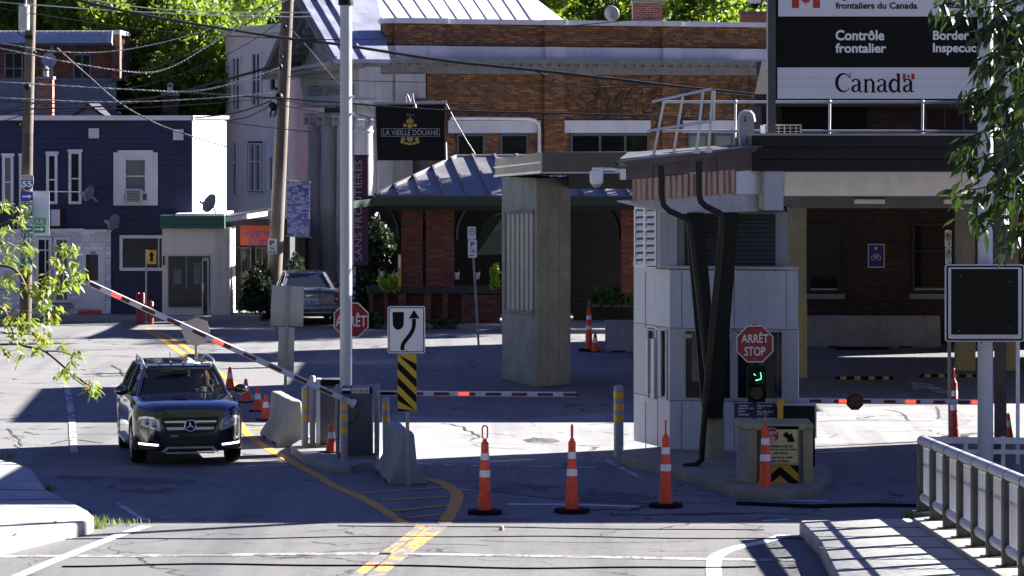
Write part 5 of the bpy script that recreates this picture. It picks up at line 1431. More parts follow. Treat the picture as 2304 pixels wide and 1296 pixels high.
def stop_plate(par, cx, cy, w, Y, lines, wm_=SIGNW, rm=RED, depth=.006):
    b = MB(); b.ppoly(octagon(cx, cy, w), Y, depth); pt_ = b.build('plate', wm_, par)
    b = MB(); b.ppoly(octagon(cx, cy, w, .945), Y - .003, .003); b.build('face', rm, par)
    for s, x0, y0, x1, y1 in lines: ptext(s, wm_, par, x0, y0, x1, y1, Y - .004, .016)
    return pt_
stop_plate(t, 1923.5, 903.5, 38, 60.9, [('ARRÊT', 1911, 891, 1937, 901.5), ('STOP', 1911, 904, 1935, 914)], M('dark_letter', (.20, .12, .10), .5), M('dark_stop', (.10, .012, .014), .5))  # darker red and lettering than the other stop signs

# ---------------------------------------------------------------- signs with posts
POSTM = M('sign_post_steel', (.30, .31, .32), .5, .6, var=.12, scale=6)
def upost(b, px, yt, Y, yb=None, px2=None, w=.06, z=0):
    p = W(px, yt, Y); q = V((PX(px2 or px, Y), Y, z))
    b.ext([q + V((-w / 2, 0, 0)), q + V((w / 2, 0, 0)), q + V((w / 2, .04, 0)), q + V((-w / 2, .04, 0))], p - q)
def rrect(x0, y0, x1, y1, r, n=4):
    o = []
    for cx, cy, a0 in ((x1 - r, y1 - r, 0), (x0 + r, y1 - r, 90), (x0 + r, y0 + r, 180), (x1 - r, y0 + r, 270)):
        o += [(cx + r * math.cos(R(a0 + 90 * i / n)), cy + r * math.sin(R(a0 + 90 * i / n))) for i in range(n + 1)]
    return o
def holes(b, px, y0, y1, Y, step=5.2, z=-.004):
    y = y0
    while y < y1: b.ppoly([(px - 1.1, y), (px + 1.1, y), (px + 1.1, y + 2.2), (px - 1.1, y + 2.2)], Y + z, .002); y += step
# keep right sign with hazard marker
Y = G(917, 1094).y - .05
t = thing('traffic_sign', 'white keep-right arrow sign above a yellow and black striped marker on a perforated post', 'traffic sign', (PX(917, Y), Y, 0))
b = MB(); upost(b, 914, 690, Y + .012, px2=918, w=.055); b.build('post', POSTM, t)
b = MB(); b.ppoly(rrect(872, 689, 956.5, 795, 5), Y, .008); b.build('plate', SIGNW, t)
b = MB(); o = rrect(874.3, 691.3, 954.2, 792.7, 4); i_ = rrect(876.4, 693.4, 952.1, 790.6, 3)
for k in range(len(o)):
    k2 = (k + 1) % len(o); b.ext([W(*o[k], Y - .0015), W(*o[k2], Y - .0015), W(*i_[k2], Y - .0015), W(*i_[k], Y - .0015)], (0, .0012, 0))
b.build('border', SIGNB, t)
b = MB(); b.ppoly([(883, 702), (909, 702), (908.5, 725)] + [(896 + 12.5 * math.cos(R(a)), 727 + 15 * math.sin(R(a))) for a in range(0, 181, 15)] + [(883.5, 725)], Y - .002, .002); b.build('symbol', SIGNB, t)
b = MB(); cl = [(905.5, 788), (905.5, 780), (908, 772), (915, 763), (923, 753), (929, 742), (931.5, 731), (931.5, 717)]
Lr, Rr = stroke(cl, [9] * 8)
for k in range(len(cl) - 1): b.ext([W(*Lr[k], Y - .002 - k * 1e-4), W(*Lr[k + 1], Y - .002 - k * 1e-4), W(*Rr[k + 1], Y - .002 - k * 1e-4), W(*Rr[k], Y - .002 - k * 1e-4)], (0, .0015, 0))
b.ppoly([(919, 718), (931.5, 697), (944.5, 718), (936, 716), (927, 716)], Y - .0032, .0015); b.build('arrow', SIGNB, t)
b = MB(); b.ppoly(rrect(894.5, 797, 937.5, 926, 4), Y, .008); b.build('marker_plate', M('marker_yellow', (.62, .40, .02), .4), t)
b = MB()
for k in range(5):
    y = 795 + k * 35.5
    b.ppoly([(x, yy) for x, yy in ((894.8, max(y - 18, 797.5)), (937.2, min(y + 24, 925.5)), (937.2, min(y + 42, 925.5)), (894.8, max(min(y, 925.5), 797.5)))], Y - .002 - k * 1e-4, .0015)
b.build('marker_stripes', SIGNB, t)
b = MB()
for y in (693.5, 788.5, 802, 920):
    q = W(914.5, y, Y - .004); b = MB(); b.ball(q, .012, .006, .012, 8, 5); b.build('bolt', STEEL, t, 60)
# ARRET / STOP with signal
Y = 57.9
t = thing('traffic_sign', 'red bilingual ARRET STOP octagon on a black signal head before the booth window', 'traffic sign', (PX(1698, Y), Y, .15))
stop_plate(t, 1698.5, 774, 83, Y, [('ARRÊT', 1668, 747, 1729, 771), ('STOP', 1675, 780, 1722, 801)])
b = MB(); b.tube([W(1698, 730, Y + .06), W(1698, 955, Y + .06), V((PX(1698, Y), Y + .06, .15))], .035, 8); b.build('post', BLACK, t, 60)
b = MB(); b.box(PX(1682, Y), PX(1724, Y), Y + .0, Y + .2, ZP(897, Y), ZP(824, Y)); 
for y in (846, 884):
    c = W(1703, y, Y); b.tube([c + V((0, 0, 0)), c + V((0, -.16, 0))], [.125, .12], 16, False); b.tube([c + V((0, 0, 0)), c + V((0, -.12, 0))], [.11, .115], 16, False)
b.box(PX(1684, Y), PX(1722, Y), Y, Y + .16, ZP(905, Y), ZP(897, Y))
hd = b.build('signal_head', BLACK, t, 50)
b = MB(); b.tube([W(1703, 884, Y - .01), W(1703, 884, Y - .02)], .105, 16); b.build('lens', M('lens_dark', (.02, .02, .022), .2), hd)
b = MB(); 
for l, r in (([(1711, 838), (1713, 848), (1712, 853)], .006), ([(1712, 853), (1700, 856)], .007), ([(1696, 841), (1700, 845)], .005)): b.tube(W3(l, Y - .03), r, 6)
b.build('green_arrow', emis('green_lamp', (.15, 1.0, .45), .5), hd)
b = MB(); b.wbox(PY(Y), 1653, 907, 1748, 940, .02, .01); b.build('notice_plate', M('notice_navy', (.022, .026, .07), .45), t)
for k, s in enumerate(('Veuillez', 'préparer vos', 'pièces', "d'identité")): text(s, SIGNW, t, W(1661, 912.5 + k * 6.6, Y - .022), None, (6.0 if 'p' in s else 5.0) * Y / F, .015, anchor='l', ext=.003)
for k, s in enumerate(('Please have', 'your', 'identification', 'cards ready')): text(s, SIGNW, t, W(1704, 912.5 + k * 6.6, Y - .022), None, (4.2 if s == 'your' else 5.2) * Y / F, .015, anchor='l', ext=.003)
for y in (766, 808):
    b = MB(); b.ball(W(1698.5, y, Y - .006), .013, .006, .013, 8, 5); b.build('bolt', STEEL, t, 60)
# stop sign seen behind the silver pole
Y = 84.0
t = thing('traffic_sign', 'red ARRET octagon half hidden behind the tall silver pole', 'traffic sign', (PX(790, Y), Y, 0))
stop_plate(t, 790, 720, 78, Y, [('ARRÊT', 755, 703, 825, 735)])
b = MB(); upost(b, 790, 690, Y + .012); b.build('post', POSTM, t)
# sign backs
BACK = M('sign_back_aluminium', (.42, .42, .42), .45, .5, var=.08, streak=.15)
Y = G(643, 895).y
t = thing('traffic_sign', 'two bare aluminium sign backs, wide above narrow, on one perforated post', 'traffic sign', (PX(642, Y), Y, 0))
b = MB(); b.ppoly([(612, 641), (684, 645), (682, 735), (608, 733)], Y + .02, .008); b.build('plate', BACK, t, bevel=.003)
b = MB(); b.ppoly([(627, 735), (663, 737), (661, 842), (624, 838)], Y + .02, .008); b.build('plate', BACK, t, bevel=.003)
b = MB(); upost(b, 648, 642, Y - .03, px2=641); b.build('post', POSTM, t)
Y = 82
t = thing('traffic_sign', 'bare grey back of an octagonal stop sign crossed by the raised boom', 'traffic sign', (PX(441, Y), Y, 0))
b = MB(); b.ppoly([(408, 745), (413, 725), (441, 715), (465, 722), (473, 745), (466, 768), (441, 780), (420, 771)], Y, .008); b.build('plate', BACK, t)
b = MB(); upost(b, 441, 716, Y + .02); b.build('post', POSTM, t)
def park_sign(label, px, Y, yb, plates, lean=0, post=True, postpx=None):
    t = thing('parking_sign', label, 'parking sign', (PX(postpx or px, Y), Y, 0), 0)
    for (x0, y0, x1, y1, items) in plates:
        sh = lambda l: [(x + lean * (y0 - y) , y) for x, y in l]
        b = MB(); b.ppoly(sh(rrect(x0, y0, x1, y1, 2, 2)), Y, .006); b.build('plate', SIGNW, t)
        for it in items:
            if it[0] == 't': ptext(it[1], SIGNB, t, it[2], it[3], it[4], it[5], Y - .003, .015)
            elif it[0] == 'a':
                x, y, w, ends = it[1:]; b = MB(); b.ppoly([(x - w / 2, y - .8), (x + w / 2, y - .8), (x + w / 2, y + .8), (x - w / 2, y + .8)], Y - .004, .002)
                for s in ends: b.ppoly([(x + s * w / 2, y - 2.6), (x + s * (w / 2 + 4), y), (x + s * w / 2, y + 2.6)], Y - .005, .002)
                b.build('arrow', SIGNB, t)
            elif it[0] == 'v':
                x, y, w, ends = it[1:]; b = MB(); b.ppoly([(x - .7, y - w / 2), (x + .7, y - w / 2), (x + .7, y + w / 2), (x - .7, y + w / 2)], Y - .004, .002)
                for s in ends: b.ppoly([(x - 2.4, y + s * w / 2), (x, y + s * (w / 2 + 4)), (x + 2.4, y + s * w / 2)], Y - .005, .002)
                b.build('arrow', SIGNB, t)
            elif it[0] == 'o':
                x, y, rx, ry, mm, bar = it[1:]; b = MB(); b.tube([W(x + rx * math.cos(a * PI / 10), y + ry * math.sin(a * PI / 10), Y - .005) for a in range(21)], .9 * Y / F, 4, False)
                if bar: b.tube([W(x - rx * .7, y - ry * .7, Y - .007), W(x + rx * .7, y + ry * .7, Y - .007)], .8 * Y / F, 4)
                b.build('ring', mm, t)
    if post:
        b = MB(); upost(b, px, plates[0][1], Y + .01, px2=postpx); b.build('post', POSTM, t)
    return t
GRN = M('sign_green', (.012, .16, .085), .45)
park_sign('white two-hour parking sign on a leaning grey post near the porch wall', 1061, 91, 750, [(1052, 510, 1071, 539, [('o', 1062, 521, 6.5, 7.5, SIGNB, False), ('t', 'P', 1060, 518, 1064, 525)]), (1053, 540, 1073, 580, [('t', 'P', 1059, 544, 1067, 556), ('t', '2h', 1060, 561, 1069, 568), ('a', 1063, 575, 7, (-1,))])], 0, True, 1077)
park_sign('white two-hour parking sign with a double arrow on the big wooden pole', 612, 103.6, 0, [(602, 537, 623, 571, [('t', 'P', 607, 541, 617, 553), ('t', '2h', 608, 556, 617, 562), ('a', 612.5, 567, 9, (-1, 1))])], 0, False)
park_sign('white no-parking and parking plates seen edgewise above the square black sign', 2134, 64, 0, [(2126, 518, 2141, 556, [('o', 2134, 533, 6, 9, RED, True), ('t', 'P', 2131.5, 527, 2137, 539), ('v', 2136, 551, 6, (-1,))]), (2127, 557, 2141, 594, [('o', 2135, 571, 5.5, 10, GRN, False), ('t', 'P', 2132.5, 564, 2137.5, 577), ('v', 2136, 590, 6, (1,))])], 0, True, 2138)
# hydrant sign
Y = 101.5
t = thing('hydrant_sign', 'small yellow fire hydrant sign on a thin grey post by red bollards', 'sign', (PX(329, Y), Y, .14))
b = MB(); upost(b, 329, 562, Y + .01, px2=328, w=.05, z=.0); b.build('post', POSTM, t)
b = MB(); b.ppoly(rrect(331, 563, 351, 594, 1.5, 2), Y, .006); b.build('plate', M('hydrant_yellow', (.62, .34, .02), .45), t)
b = MB(); b.ppoly([(338, 586), (338, 576), (336, 575), (336, 572), (338, 571.5), (339, 567), (341, 565.5), (343, 567), (344, 571.5), (346, 572), (346, 575), (344, 576), (344, 586), (346, 588), (336, 588)], Y - .003, .003); b.build('symbol', SIGNB, t)
# ---------------------------------------------------------------- concrete sign block by the booth
Y = G(1690, 1109).y
t = thing('concrete_sign_block', 'concrete block with yellowed edges carrying the stop-here plate and chevron, in front of the booth', 'concrete block', (PX(1750, Y), Y, 0))
zt = ZP(953, Y); pl = PY(Y)
b = MB(); b.ext([V((PX(1689, Y), Y + .06, 0)), V((PX(1826, Y), Y + .06, 0)), V((PX(1826, Y), Y + .9, 0)), V((PX(1663, Y) + .02, Y + .9, 0)), V((PX(1663, Y) + .02, Y + .45, 0))], (0, 0, zt - .03)); b.build('core', CONC, t)
b = MB(); 
for x0, x1 in ((1686, 1703), (1807, 1829)): b.box(PX(x0, Y), PX(x1, Y), Y - .02, Y + .16, 0, zt - .10)
b.ext([V((PX(1685, Y), Y - .03, zt - .10)), V((PX(1830, Y), Y - .03, zt - .10)), V((PX(1830, Y), Y + .93, zt - .10)), V((PX(1661, Y), Y + .93, zt - .10)), V((PX(1661, Y), Y + .43, zt - .10))], (0, 0, .10))
b.build('edge_frame', CONC_Y, t, bevel=.012)
Ys = Y - .03
b = MB(); b.ppoly(rrect(1714, 959, 1797, 1045.5, 3), Ys, .012); b.build('plate', M('plate_pale_yellow', (.56, .47, .24), .45, var=.08), t)
b = MB(); o = rrect(1715.5, 960.5, 1795.5, 1044, 2.5); i_ = rrect(1716.4, 961.4, 1794.6, 1043.1, 2.2)
for k in range(len(o)):
    k2 = (k + 1) % len(o); b.ext([W(*o[k], Ys - .002), W(*o[k2], Ys - .002), W(*i_[k2], Ys - .002), W(*i_[k], Ys - .002)], (0, .0015, 0))
b.build('border', SIGNB, t)
stop_plate(t, 1736, 980, 34, Ys - .004, [('ARRÊTEZ', 1724, 970, 1748, 976), ('ICI', 1733, 977, 1739, 981), ('STOP', 1728, 983, 1744, 988), ('HERE', 1728, 989, 1744, 994)], depth=.003)
b = MB(); b.ppoly([(1761, 980), (1769, 971), (1777, 978), (1781, 974), (1789, 995), (1769, 994), (1773, 989)], Ys - .003, .002); b.build('arrow', SIGNB, t)
for s, x0, y0, x1, y1 in (('Arrêtez-vous ici', 1726, 1000, 1783, 1007), ("jusqu'à ce que la voie", 1716.5, 1008, 1792, 1015), ('soit libre', 1740, 1016, 1771, 1022), ('Stop here until', 1729, 1026, 1782, 1033), ('lane is clear', 1733, 1034, 1776, 1040)):
    ptext(s, SIGNB, t, x0, y0, x1, y1, Ys, .025, ext=.004)
b = MB(); b.ppoly(rrect(1713, 1047, 1797.5, 1092, 1.5, 2), Ys, .012); b.build('chevron_plate', M('marker_yellow_dark', (.50, .27, .015), .45, streak=.2), t)
b = MB()
for pts in ([(1713.5, 1067.5), (1733, 1047.5), (1713.5, 1047.5)], [(1797, 1067.5), (1777, 1047.5), (1797, 1047.5)], [(1713.5, 1091.5), (1713.5, 1085), (1755, 1049.5), (1797, 1085), (1797, 1091.5), (1780, 1091.5), (1755, 1070), (1730, 1091.5)]): b.ppoly(pts, Ys - .003, .002)
b.build('chevron', SIGNB, t)
Yb_ = 57.6
t = thing('ticket_cabinet', 'black flat cabinet with a bright metal edge standing behind the concrete sign block', 'cabinet', (PX(1790, Yb_), Yb_, .15))
b = MB(); b.box(PX(1748, Yb_), PX(1834, Yb_), Yb_, Yb_ + .4, .15, ZP(912, Yb_)); b.build('body', M('cabinet_black', (.010, .010, .011), .45, spec=.2), t)
b = MB(); b.box(PX(1746, Yb_), PX(1837, Yb_), Yb_ - .02, Yb_ + .42, ZP(912.5, Yb_), ZP(910.5, Yb_)); b.box(PX(1833.5, Yb_), PX(1837, Yb_), Yb_ - .02, Yb_ + .42, ZP(985, Yb_), ZP(912.5, Yb_)); b.build('edge', ALU, t)

# ---------------------------------------------------------------- silver pole and right-hand poles
Yp = 60.6
t = thing('light_pole', 'tall shiny silver metal pole rising behind the gate cabinet', 'pole', (PX(778, Yp), Yp, zi))
b = MB(); b.lathe((PX(778.5, Yp), Yp, zi), [(.105, 0), (.098, 12)], 28); b.build('shaft', ALU, t, 40)
b = MB(); b.lathe((PX(778.5, Yp), Yp, zi), [(.2, 0), (.2, .04), (.14, .05)], 16); b.build('base_plate', STEEL, t, 40)
b = MB(); b.lathe((PX(778, Yp), Yp, ZP(12, Yp)), [(.125, 0), (.13, .05), (.13, .12), (.125, .14)], 24); b.lathe((PX(778, Yp) - .02, Yp - .1, ZP(8, Yp)), [(.02, 0), (.04, .02), (.02, .06)], 10); b.build('cable_bundle', BLACK, t, 40)
b = MB()
for y in (218, 256): b.tube([W(790, y, Yp - .05), W(797, y, Yp - .05)], .02, 6)
b.build('hook', ALU, t)
Yq = 56.0
t = thing('sign_pole', 'wide pale grey metal pole carrying the square black sign at the right edge', 'pole', (PX(2216, Yq), Yq, 0))
b = MB(); b.lathe((PX(2217, Yq), Yq, 0), [(.124, 0), (.118, 11)], 28); b.build('shaft', M('pole_painted', (.50, .51, .56), .42, .15, var=.05), t, 40)
Ysq = 55.6
t = thing('message_sign', 'square blank black electronic sign with a white border on the pale pole', 'sign', W(2216, 768, Ysq))
b = MB(); b.ppoly(rrect(2127, 595, 2305, 769, 6), Ysq, .10); b.build('housing', M('sign_frame_white', (.58, .59, .64), .4, var=.04), t, bevel=.004)
b = MB(); o = rrect(2129.5, 597.5, 2302.5, 766.5, 5); i_ = rrect(2133.5, 601.5, 2298.5, 762.5, 3.5)
for k in range(len(o)):
    k2 = (k + 1) % len(o); b.ext([W(*o[k], Ysq - .002), W(*o[k2], Ysq - .002), W(*i_[k2], Ysq - .002), W(*i_[k], Ysq - .002)], (0, .0015, 0))
b.build('border', SIGNB, t)
b = MB(); b.ppoly(rrect(2140, 605, 2291, 753, 1, 1), Ysq - .004, .003); b.build('screen', M('screen_black', (.006, .006, .007), .4, spec=.15), t)
b = MB()
for x, y in ((2162, 620), (2272, 634), (2159, 744), (2274, 738)):
    q = W(x, y, Ysq - .006); b = MB(); b.ball(q, .008, .004, .008, 8, 5); b.build('bolt', ALU, t, 60)
b = MB(); b.box(PX(2211, Ysq), PX(2222, Ysq), Ysq - .01, Ysq + .2, ZP(776, Ysq), ZP(769, Ysq)); b.build('bracket', STEEL, t)
Yw = 60.0
t = thing('utility_pole', 'slim weathered wooden pole right behind the pale sign pole', 'utility pole', (PX(2250, Yw), Yw, 0), 0, 'wooden utility poles')
b = MB(); b.tube([(PX(2251, Yw), Yw, 0), (PX(2249, Yw), Yw, 12)], [.105, .085], 14); b.build('shaft', WOOD, t, 40)
Yv = 57.0
t = thing('marker_post', 'thin white post at the far right below the square sign', 'post', (PX(2290, Yv), Yv, 0))
b = MB(); b.lathe((PX(2290, Yv), Yv, 0), [(.032, 0), (.032, ZP(640, Yv)), (.02, ZP(638, Yv))], 14); b.build('post', WHITE, t, 40)
b = MB(); b.lathe((PX(2290, Yv), Yv, 0), [(.05, 0), (.05, .25)], 14); b.build('sleeve', GREYP, t, 40)
t = thing('guard_rail', 'white double-bar guard rail behind the bridge railing at the right edge', 'guard rail', G(2200, 1050))
for (xa, ya, xb, yb, h_) in ((2078, 983, 2420, 986, .10), (2078, 1011, 2420, 1013, .07)):
    b = MB(); a_, c_ = W(xa, ya, 56.6), W(xb, yb, 56.6); b.para(a_, c_ - a_, (0, .05, 0), (0, 0, -h_)); b.build('rail', WHITE, t)
for x in (2090, 2174, 2258, 2342):
    b = MB(); q = PX(x, 56.65); b.box(q - .03, q + .03, 56.65, 56.72, 0, ZP(983, 56.6)); b.build('post', WHITE, t)
t = thing('clearance_sign', "black clearance sign with a height and a down arrow hung at the canopy's right end", 'sign', W(2285, 450, 59.6))
Yk = 59.6
b = MB(); b.wbox(PY(Yk), 2253, 396, 2322, 450, .0, .06); b.build('plate', SIGNB, t)
b = MB(); b.wbox(PY(Yk), 2252, 394.5, 2323, 396, .004, .06); b.wbox(PY(Yk), 2252, 450, 2323, 452, .004, .06); b.build('edge', GREYP, t)
ptext('4,42 m', M('letter_grey', (.45, .45, .45), .5), t, 2258, 399, 2302, 411, Yk, .015); ptext("14' 6\"", M('letter_grey', (.45, .45, .45), .5), t, 2259, 415, 2300, 427, Yk, .015)
b = MB(); b.ppoly([(2271, 432), (2283, 432), (2283, 438), (2294, 438), (2277, 447), (2260, 438), (2271, 438)], Yk - .004, .003); b.build('arrow', M('letter_grey', (.45, .45, .45), .5), t)
# rubber speed bumps
def bump(label, x0, x1, y, k=4):
    p = G(x0, y); q = G(x1, y); L = q.x - p.x
    t = thing('speed_bump', label, 'speed bump', p, 0, 'rubber speed bumps under the far canopy')
    b = MB(); pr = [(-.16, 0), (-.10, .05), (0, .065), (.10, .05), (.16, 0)]
    b.ext([V((p.x, p.y + a, z)) for a, z in pr], (L, 0, 0)); b.build('body', RUB, t)
    for i in range(k):
        b = MB(); xx = p.x + L * (i + .32) / k; w = L * .42 / k
        b.ext([V((xx + .05 * a, p.y + a, z + .004)) for a, z in pr], (w, 0, 0)); b.build('yellow_stripe', M('stripe_yellow', (.50, .40, .10), .6), t)
bump('yellow and black rubber speed bump under the bicycle sign, left one', 1880, 2008, 853)
bump('yellow and black rubber speed bump right beside the post base, right one', 2070, 2195, 848)
t = thing('wheel_stop', 'low dark bar lying at the foot of the long shaded barrier', 'wheel stop', G(1930, 783))
b = MB(); p = G(1880, 785); b.ext([V((p.x, p.y - .3 + a, z)) for a, z in ((-.1, 0), (-.07, .07), (.07, .07), (.1, 0))], (1.3, 0, 0)); b.build('bar', RUB, t)

# ---------------------------------------------------------------- bridge railing
t = thing('bridge_railing', 'long grey metal bridge railing with rounded rails and close upright bars along the right sidewalk', 'railing', (5.9, 47, .25))
RAILM = M('railing_grey', (.46, .47, .50), .45, .3, var=.08, scale=3, streak=.15)
DKP = M('railing_post_dark', (.06, .06, .062), .5, .3)
ra = V((PX(2078, 49.9), 49.9, .25)); rd = V((PX(2290, 43.2) - PX(2078, 49.9), 43.2 - 49.9, 0)).normalized(); rn = V((rd.y, -rd.x, 0))
if rn.x > 0: rn = -rn
def rz(s): return 1.25 + .020 * s
L = 10.4; np_ = 11
b = MB()
def profile(z, k=1.0): return [(math.cos(i * PI / 6) * .075 * k, z + math.sin(i * PI / 6) * .062 * k) for i in range(12)]
def railbar(z0, z1, rr, s0=-.05, s1=L):
    b = MB()
    f = lambda s, z: [ra + rd * s + rn * a + V((0, 0, c - .0)) for a, c in [(math.cos(i * PI / 7) * rr[0], z + math.sin(i * PI / 7) * rr[1]) for i in range(14)]]
    b.loft([f(s0, z0 - .25), f(s1, z1 - .25)]); return b
railbar(rz(0), rz(L), (.085, .07)).build('top_rail', RAILM, t, 50)
for k in range(np_ - 1):
    s0 = k * 1.03
    railbar(rz(s0) - .33, rz(s0) - .33 + .02, (.018, .028), s0 + .05, s0 + .98).build('middle_rail', RAILM, t, 50)
    railbar(.46, .46, (.07, .075), s0 + .03, s0 + 1.0).build('bottom_rail', RAILM, t, 50)
    b = MB()
    for j in range(9):
        s = s0 + .1 + j * .104; q = ra + rd * s
        b.para(q - rd * .015 + V((0, 0, .24)), rd * .03, rn * .02, (0, 0, rz(s) - .25 - .33))
    b.build('balusters', RAILM, t)
for k in range(np_):
    s = k * 1.03; q = ra + rd * s + V((0, 0, -.02))
    b = MB(); b.para(q - rd * .012 - rn * .09, rd * .024, rn * .18, (0, 0, rz(s) - .27)); b.para(q - rd * .06 + rn * .075, rd * .12, rn * .014, (0, 0, rz(s) - .3)); b.para(q - rd * .06 - rn * .09, rd * .12, rn * .014, (0, 0, rz(s) - .3)); b.para(q - rd * .14 - rn * .14, rd * .28, rn * .28, (0, 0, .03)); b.build('post', DKP, t)
    b = MB(); b.loft([[ra + rd * (s + e) + rn * (math.cos(i * PI / 7) * .09) + V((0, 0, rz(s) - .25 + math.sin(i * PI / 7) * .075)) for i in range(14)] for e in (-.012, .012)]); b.build('rail_joint', M('joint_metal_dark', (.10, .10, .11), .5), t, 50)

# ---------------------------------------------------------------- La Vieille Douane sign, banner
Yd = 97.0
t = thing('restaurant_sign', 'big black hanging restaurant sign with a gold crest and a gooseneck lamp', 'sign', W(922, 360, Yd))
b = MB(); b.wbox(PY(Yd), 845, 232, 1001, 361, 0, .08); b.build('board', M('sign_black_gloss', (.006, .006, .008), .45, spec=.15), t)
b = MB(); b.tube([W(843, 232, Yd), W(845, 300, Yd), W(849, 432, Yd)], .03, 6); b.build('frame_post', M('frame_light', (.3, .3, .32), .5), t, 60)
b = MB(); b.tube([W(840, 232, Yd), W(1006, 231, Yd)], .04, 6); b.build('frame_bar', M('frame_light', (.3, .3, .32), .5), t, 60)
b = MB(); b.tube([W(1004, 360, Yd), W(1003, 320, Yd)], .03, 5); b.build('frame_clip', M('frame_light', (.3, .3, .32), .5), t)
SILV = M('letter_silver', (.38, .40, .40), .5)
ptext('LA VIEILLE DOUANE', SILV, t, 862, 292, 986, 304, Yd, .004); ptext('Bistro', M('letter_dim', (.16, .17, .17), .5), t, 915, 255, 933, 261, Yd, .0)
b = MB(); b.wfr(PY(Yd), 858, 289, 989, 307, .9, .006); b.build('border', SILV, t)
GOLD = M('crest_gold', (.40, .30, .08), .45, .2, var=.5, scale=20)
b = MB()
def blob(x, y, rx, ry): b.ball(W(x, y, Yd - .01), rx * Yd / F, .012, ry * Yd / F, 10, 6)
for x in (917, 920.5, 924, 927.5): b.ppoly([(x - 2, 272), (x + 2, 272), (x + .8, 267), (x - .8, 267)], Yd - .012, .01)
b.ppoly([(915, 277), (930, 277), (931, 271), (914, 271)], Yd - .012, .01); blob(922.5, 265, 2, 2)
for x, y, rx, ry in ((911, 282, 4, 4), (934, 282, 4, 4), (922.5, 283, 6, 5), (907, 313, 5, 4), (938, 313, 5, 4), (905, 319, 4, 4), (940, 319, 4, 4), (913, 322, 5, 3), (932, 322, 5, 3), (922.5, 324, 8, 2.5)): blob(x, y, rx, ry)
b.ppoly([(915, 309), (930, 309), (929, 316), (922.5, 321), (916, 316)], Yd - .012, .01); b.build('crest', GOLD, t, 60)
b = MB(); b.tube(W3([(915, 230), (913, 218), (916, 211), (919, 216), (924, 232)], Yd - .3), .012, 6); b.tube(W3([(924, 232), (926, 216), (929, 210), (932, 230), (934, 236)], Yd - .35), .012, 6); b.lathe(W(934, 243, Yd - .35), [(.05, 0), (.045, .03), (.02, .12)], 10); b.build('gooseneck_lamp', M('lamp_grey', (.25, .25, .24), .5), t, 60)
Yn_ = 98.2
t = thing('street_banner', 'tall purple banner with pale vertical lettering beside the bank columns', 'banner', W(812, 600, Yn_))
b = MB(); b.wbox(PY(Yn_), 797, 351, 828, 598, 0, .02); b.build('cloth', M('banner_purple', (.045, .010, .035), .7, var=.2), t)
b = MB(); b.tube([W(795, 350, Yn_), W(830, 350, Yn_)], .02, 6); b.tube([W(795, 598, Yn_), W(830, 598, Yn_)], .02, 6); b.build('rod', BLACK, t)
text('SANS FRONTIÈRES', M('banner_letter', (.30, .26, .32), .6), t, W(804, 474, Yn_ - .02), 226 * Yn_ / F, 21 * Yn_ / F, -.004, V((0, -1, 0)), V((0, 0, 1)), V((-1, 0, 0)))
Yi = 103.7
t = thing('street_banner', 'pale blue and lilac flower banner hanging from the right side of the big wooden pole', 'banner', W(670, 530, Yi))
b = MB(); b.wbox(PY(Yi), 646, 407, 697, 531, 0, .015)
m_, nt, bs = newmat('iris_banner'); co = coord(nt); w1 = nz(nt, scaled(nt, co, (1.6, 1, 3)), 2.2, 3, .6, 1.5); w2 = nz(nt, scaled(nt, co, (1.4, 1, 4)), 3.1, 3, .5, 2)
cc = mixc(nt, ramp(nt, w1, .46, .52), (.50, .54, .64), (.20, .18, .52)); cc = mixc(nt, ramp(nt, w2, .58, .62), cc, (.06, .055, .18)); nt.links.new(cc, bs.inputs['Base Color']); bs.inputs['Roughness'].default_value = .7
b.build('cloth', m_, t)
b = MB(); 
for a in ([(648, 430), (671, 417), (694, 430)], [(656, 428), (656, 448)], [(687, 428), (687, 448)]): b.tube(W3(a, Yi - .022), .012, 5)
b.build('house_drawing', M('drawing_navy', (.03, .03, .08), .6), t)
b = MB(); b.tube([W(642, 405, Yi), W(700, 411, Yi)], .016, 6); b.tube([W(642, 531, Yi), W(702, 534, Yi)], .016, 6); b.build('rod', GREYP, t)
Yj = 96.5
t = thing('street_banner', 'white banner with a pink flower behind the green route signs on the left pole', 'banner', W(92, 530, Yj))
b = MB(); b.wbox(PY(Yj), 74, 432, 111, 530, 0, .015)
m_, nt, bs = newmat('flower_banner'); co = coord(nt); w1 = nz(nt, co, 2.4, 4, .6, 1.2)
cc = mixc(nt, ramp(nt, w1, .60, .66), (.62, .62, .68), (.34, .12, .26)); nt.links.new(cc, bs.inputs['Base Color']); bs.inputs['Roughness'].default_value = .7
b.build('cloth', m_, t)
b = MB(); b.tube([W(70, 431, Yj), W(180, 432, Yj)], .014, 6); b.build('rod', GREYP, t)

# ---------------------------------------------------------------- utility poles with their signs
Yu = 104.2
t = thing('utility_pole', 'big leaning weathered wooden utility pole behind the silver car', 'utility pole', (PX(616, Yu), Yu, 0), 0, 'wooden utility poles')
b = MB(); b.tube([(PX(613, Yu), Yu, 0), W(631, 350, Yu), W(650, -60, Yu)], [.225, .195, .168], 16); b.build('shaft', WOOD, t, 40)
b = MB()
for x, y, s in ((630, 150, .09), (634, 128, .05), (628, 218, .12), (613, 240, .13), (622, 200, .05), (641, 60, .06)): q = W(x, y, Yu - .25); b.ball(q, s, s, s * 1.1, 8, 6)
b.build('insulator', BLACK, t, 60)
b = MB(); b.tube(W3([(612, 238), (608, 262), (618, 262), (628, 222)], Yu - .3), .03, 6); b.build('cable_loop', BLACK, t, 60)
Yl = 96.8
t = thing('utility_pole', 'wooden utility pole with a grey transformer and green route signs on the left', 'utility pole', (PX(58, Yl), Yl, 0), 0, 'wooden utility poles')
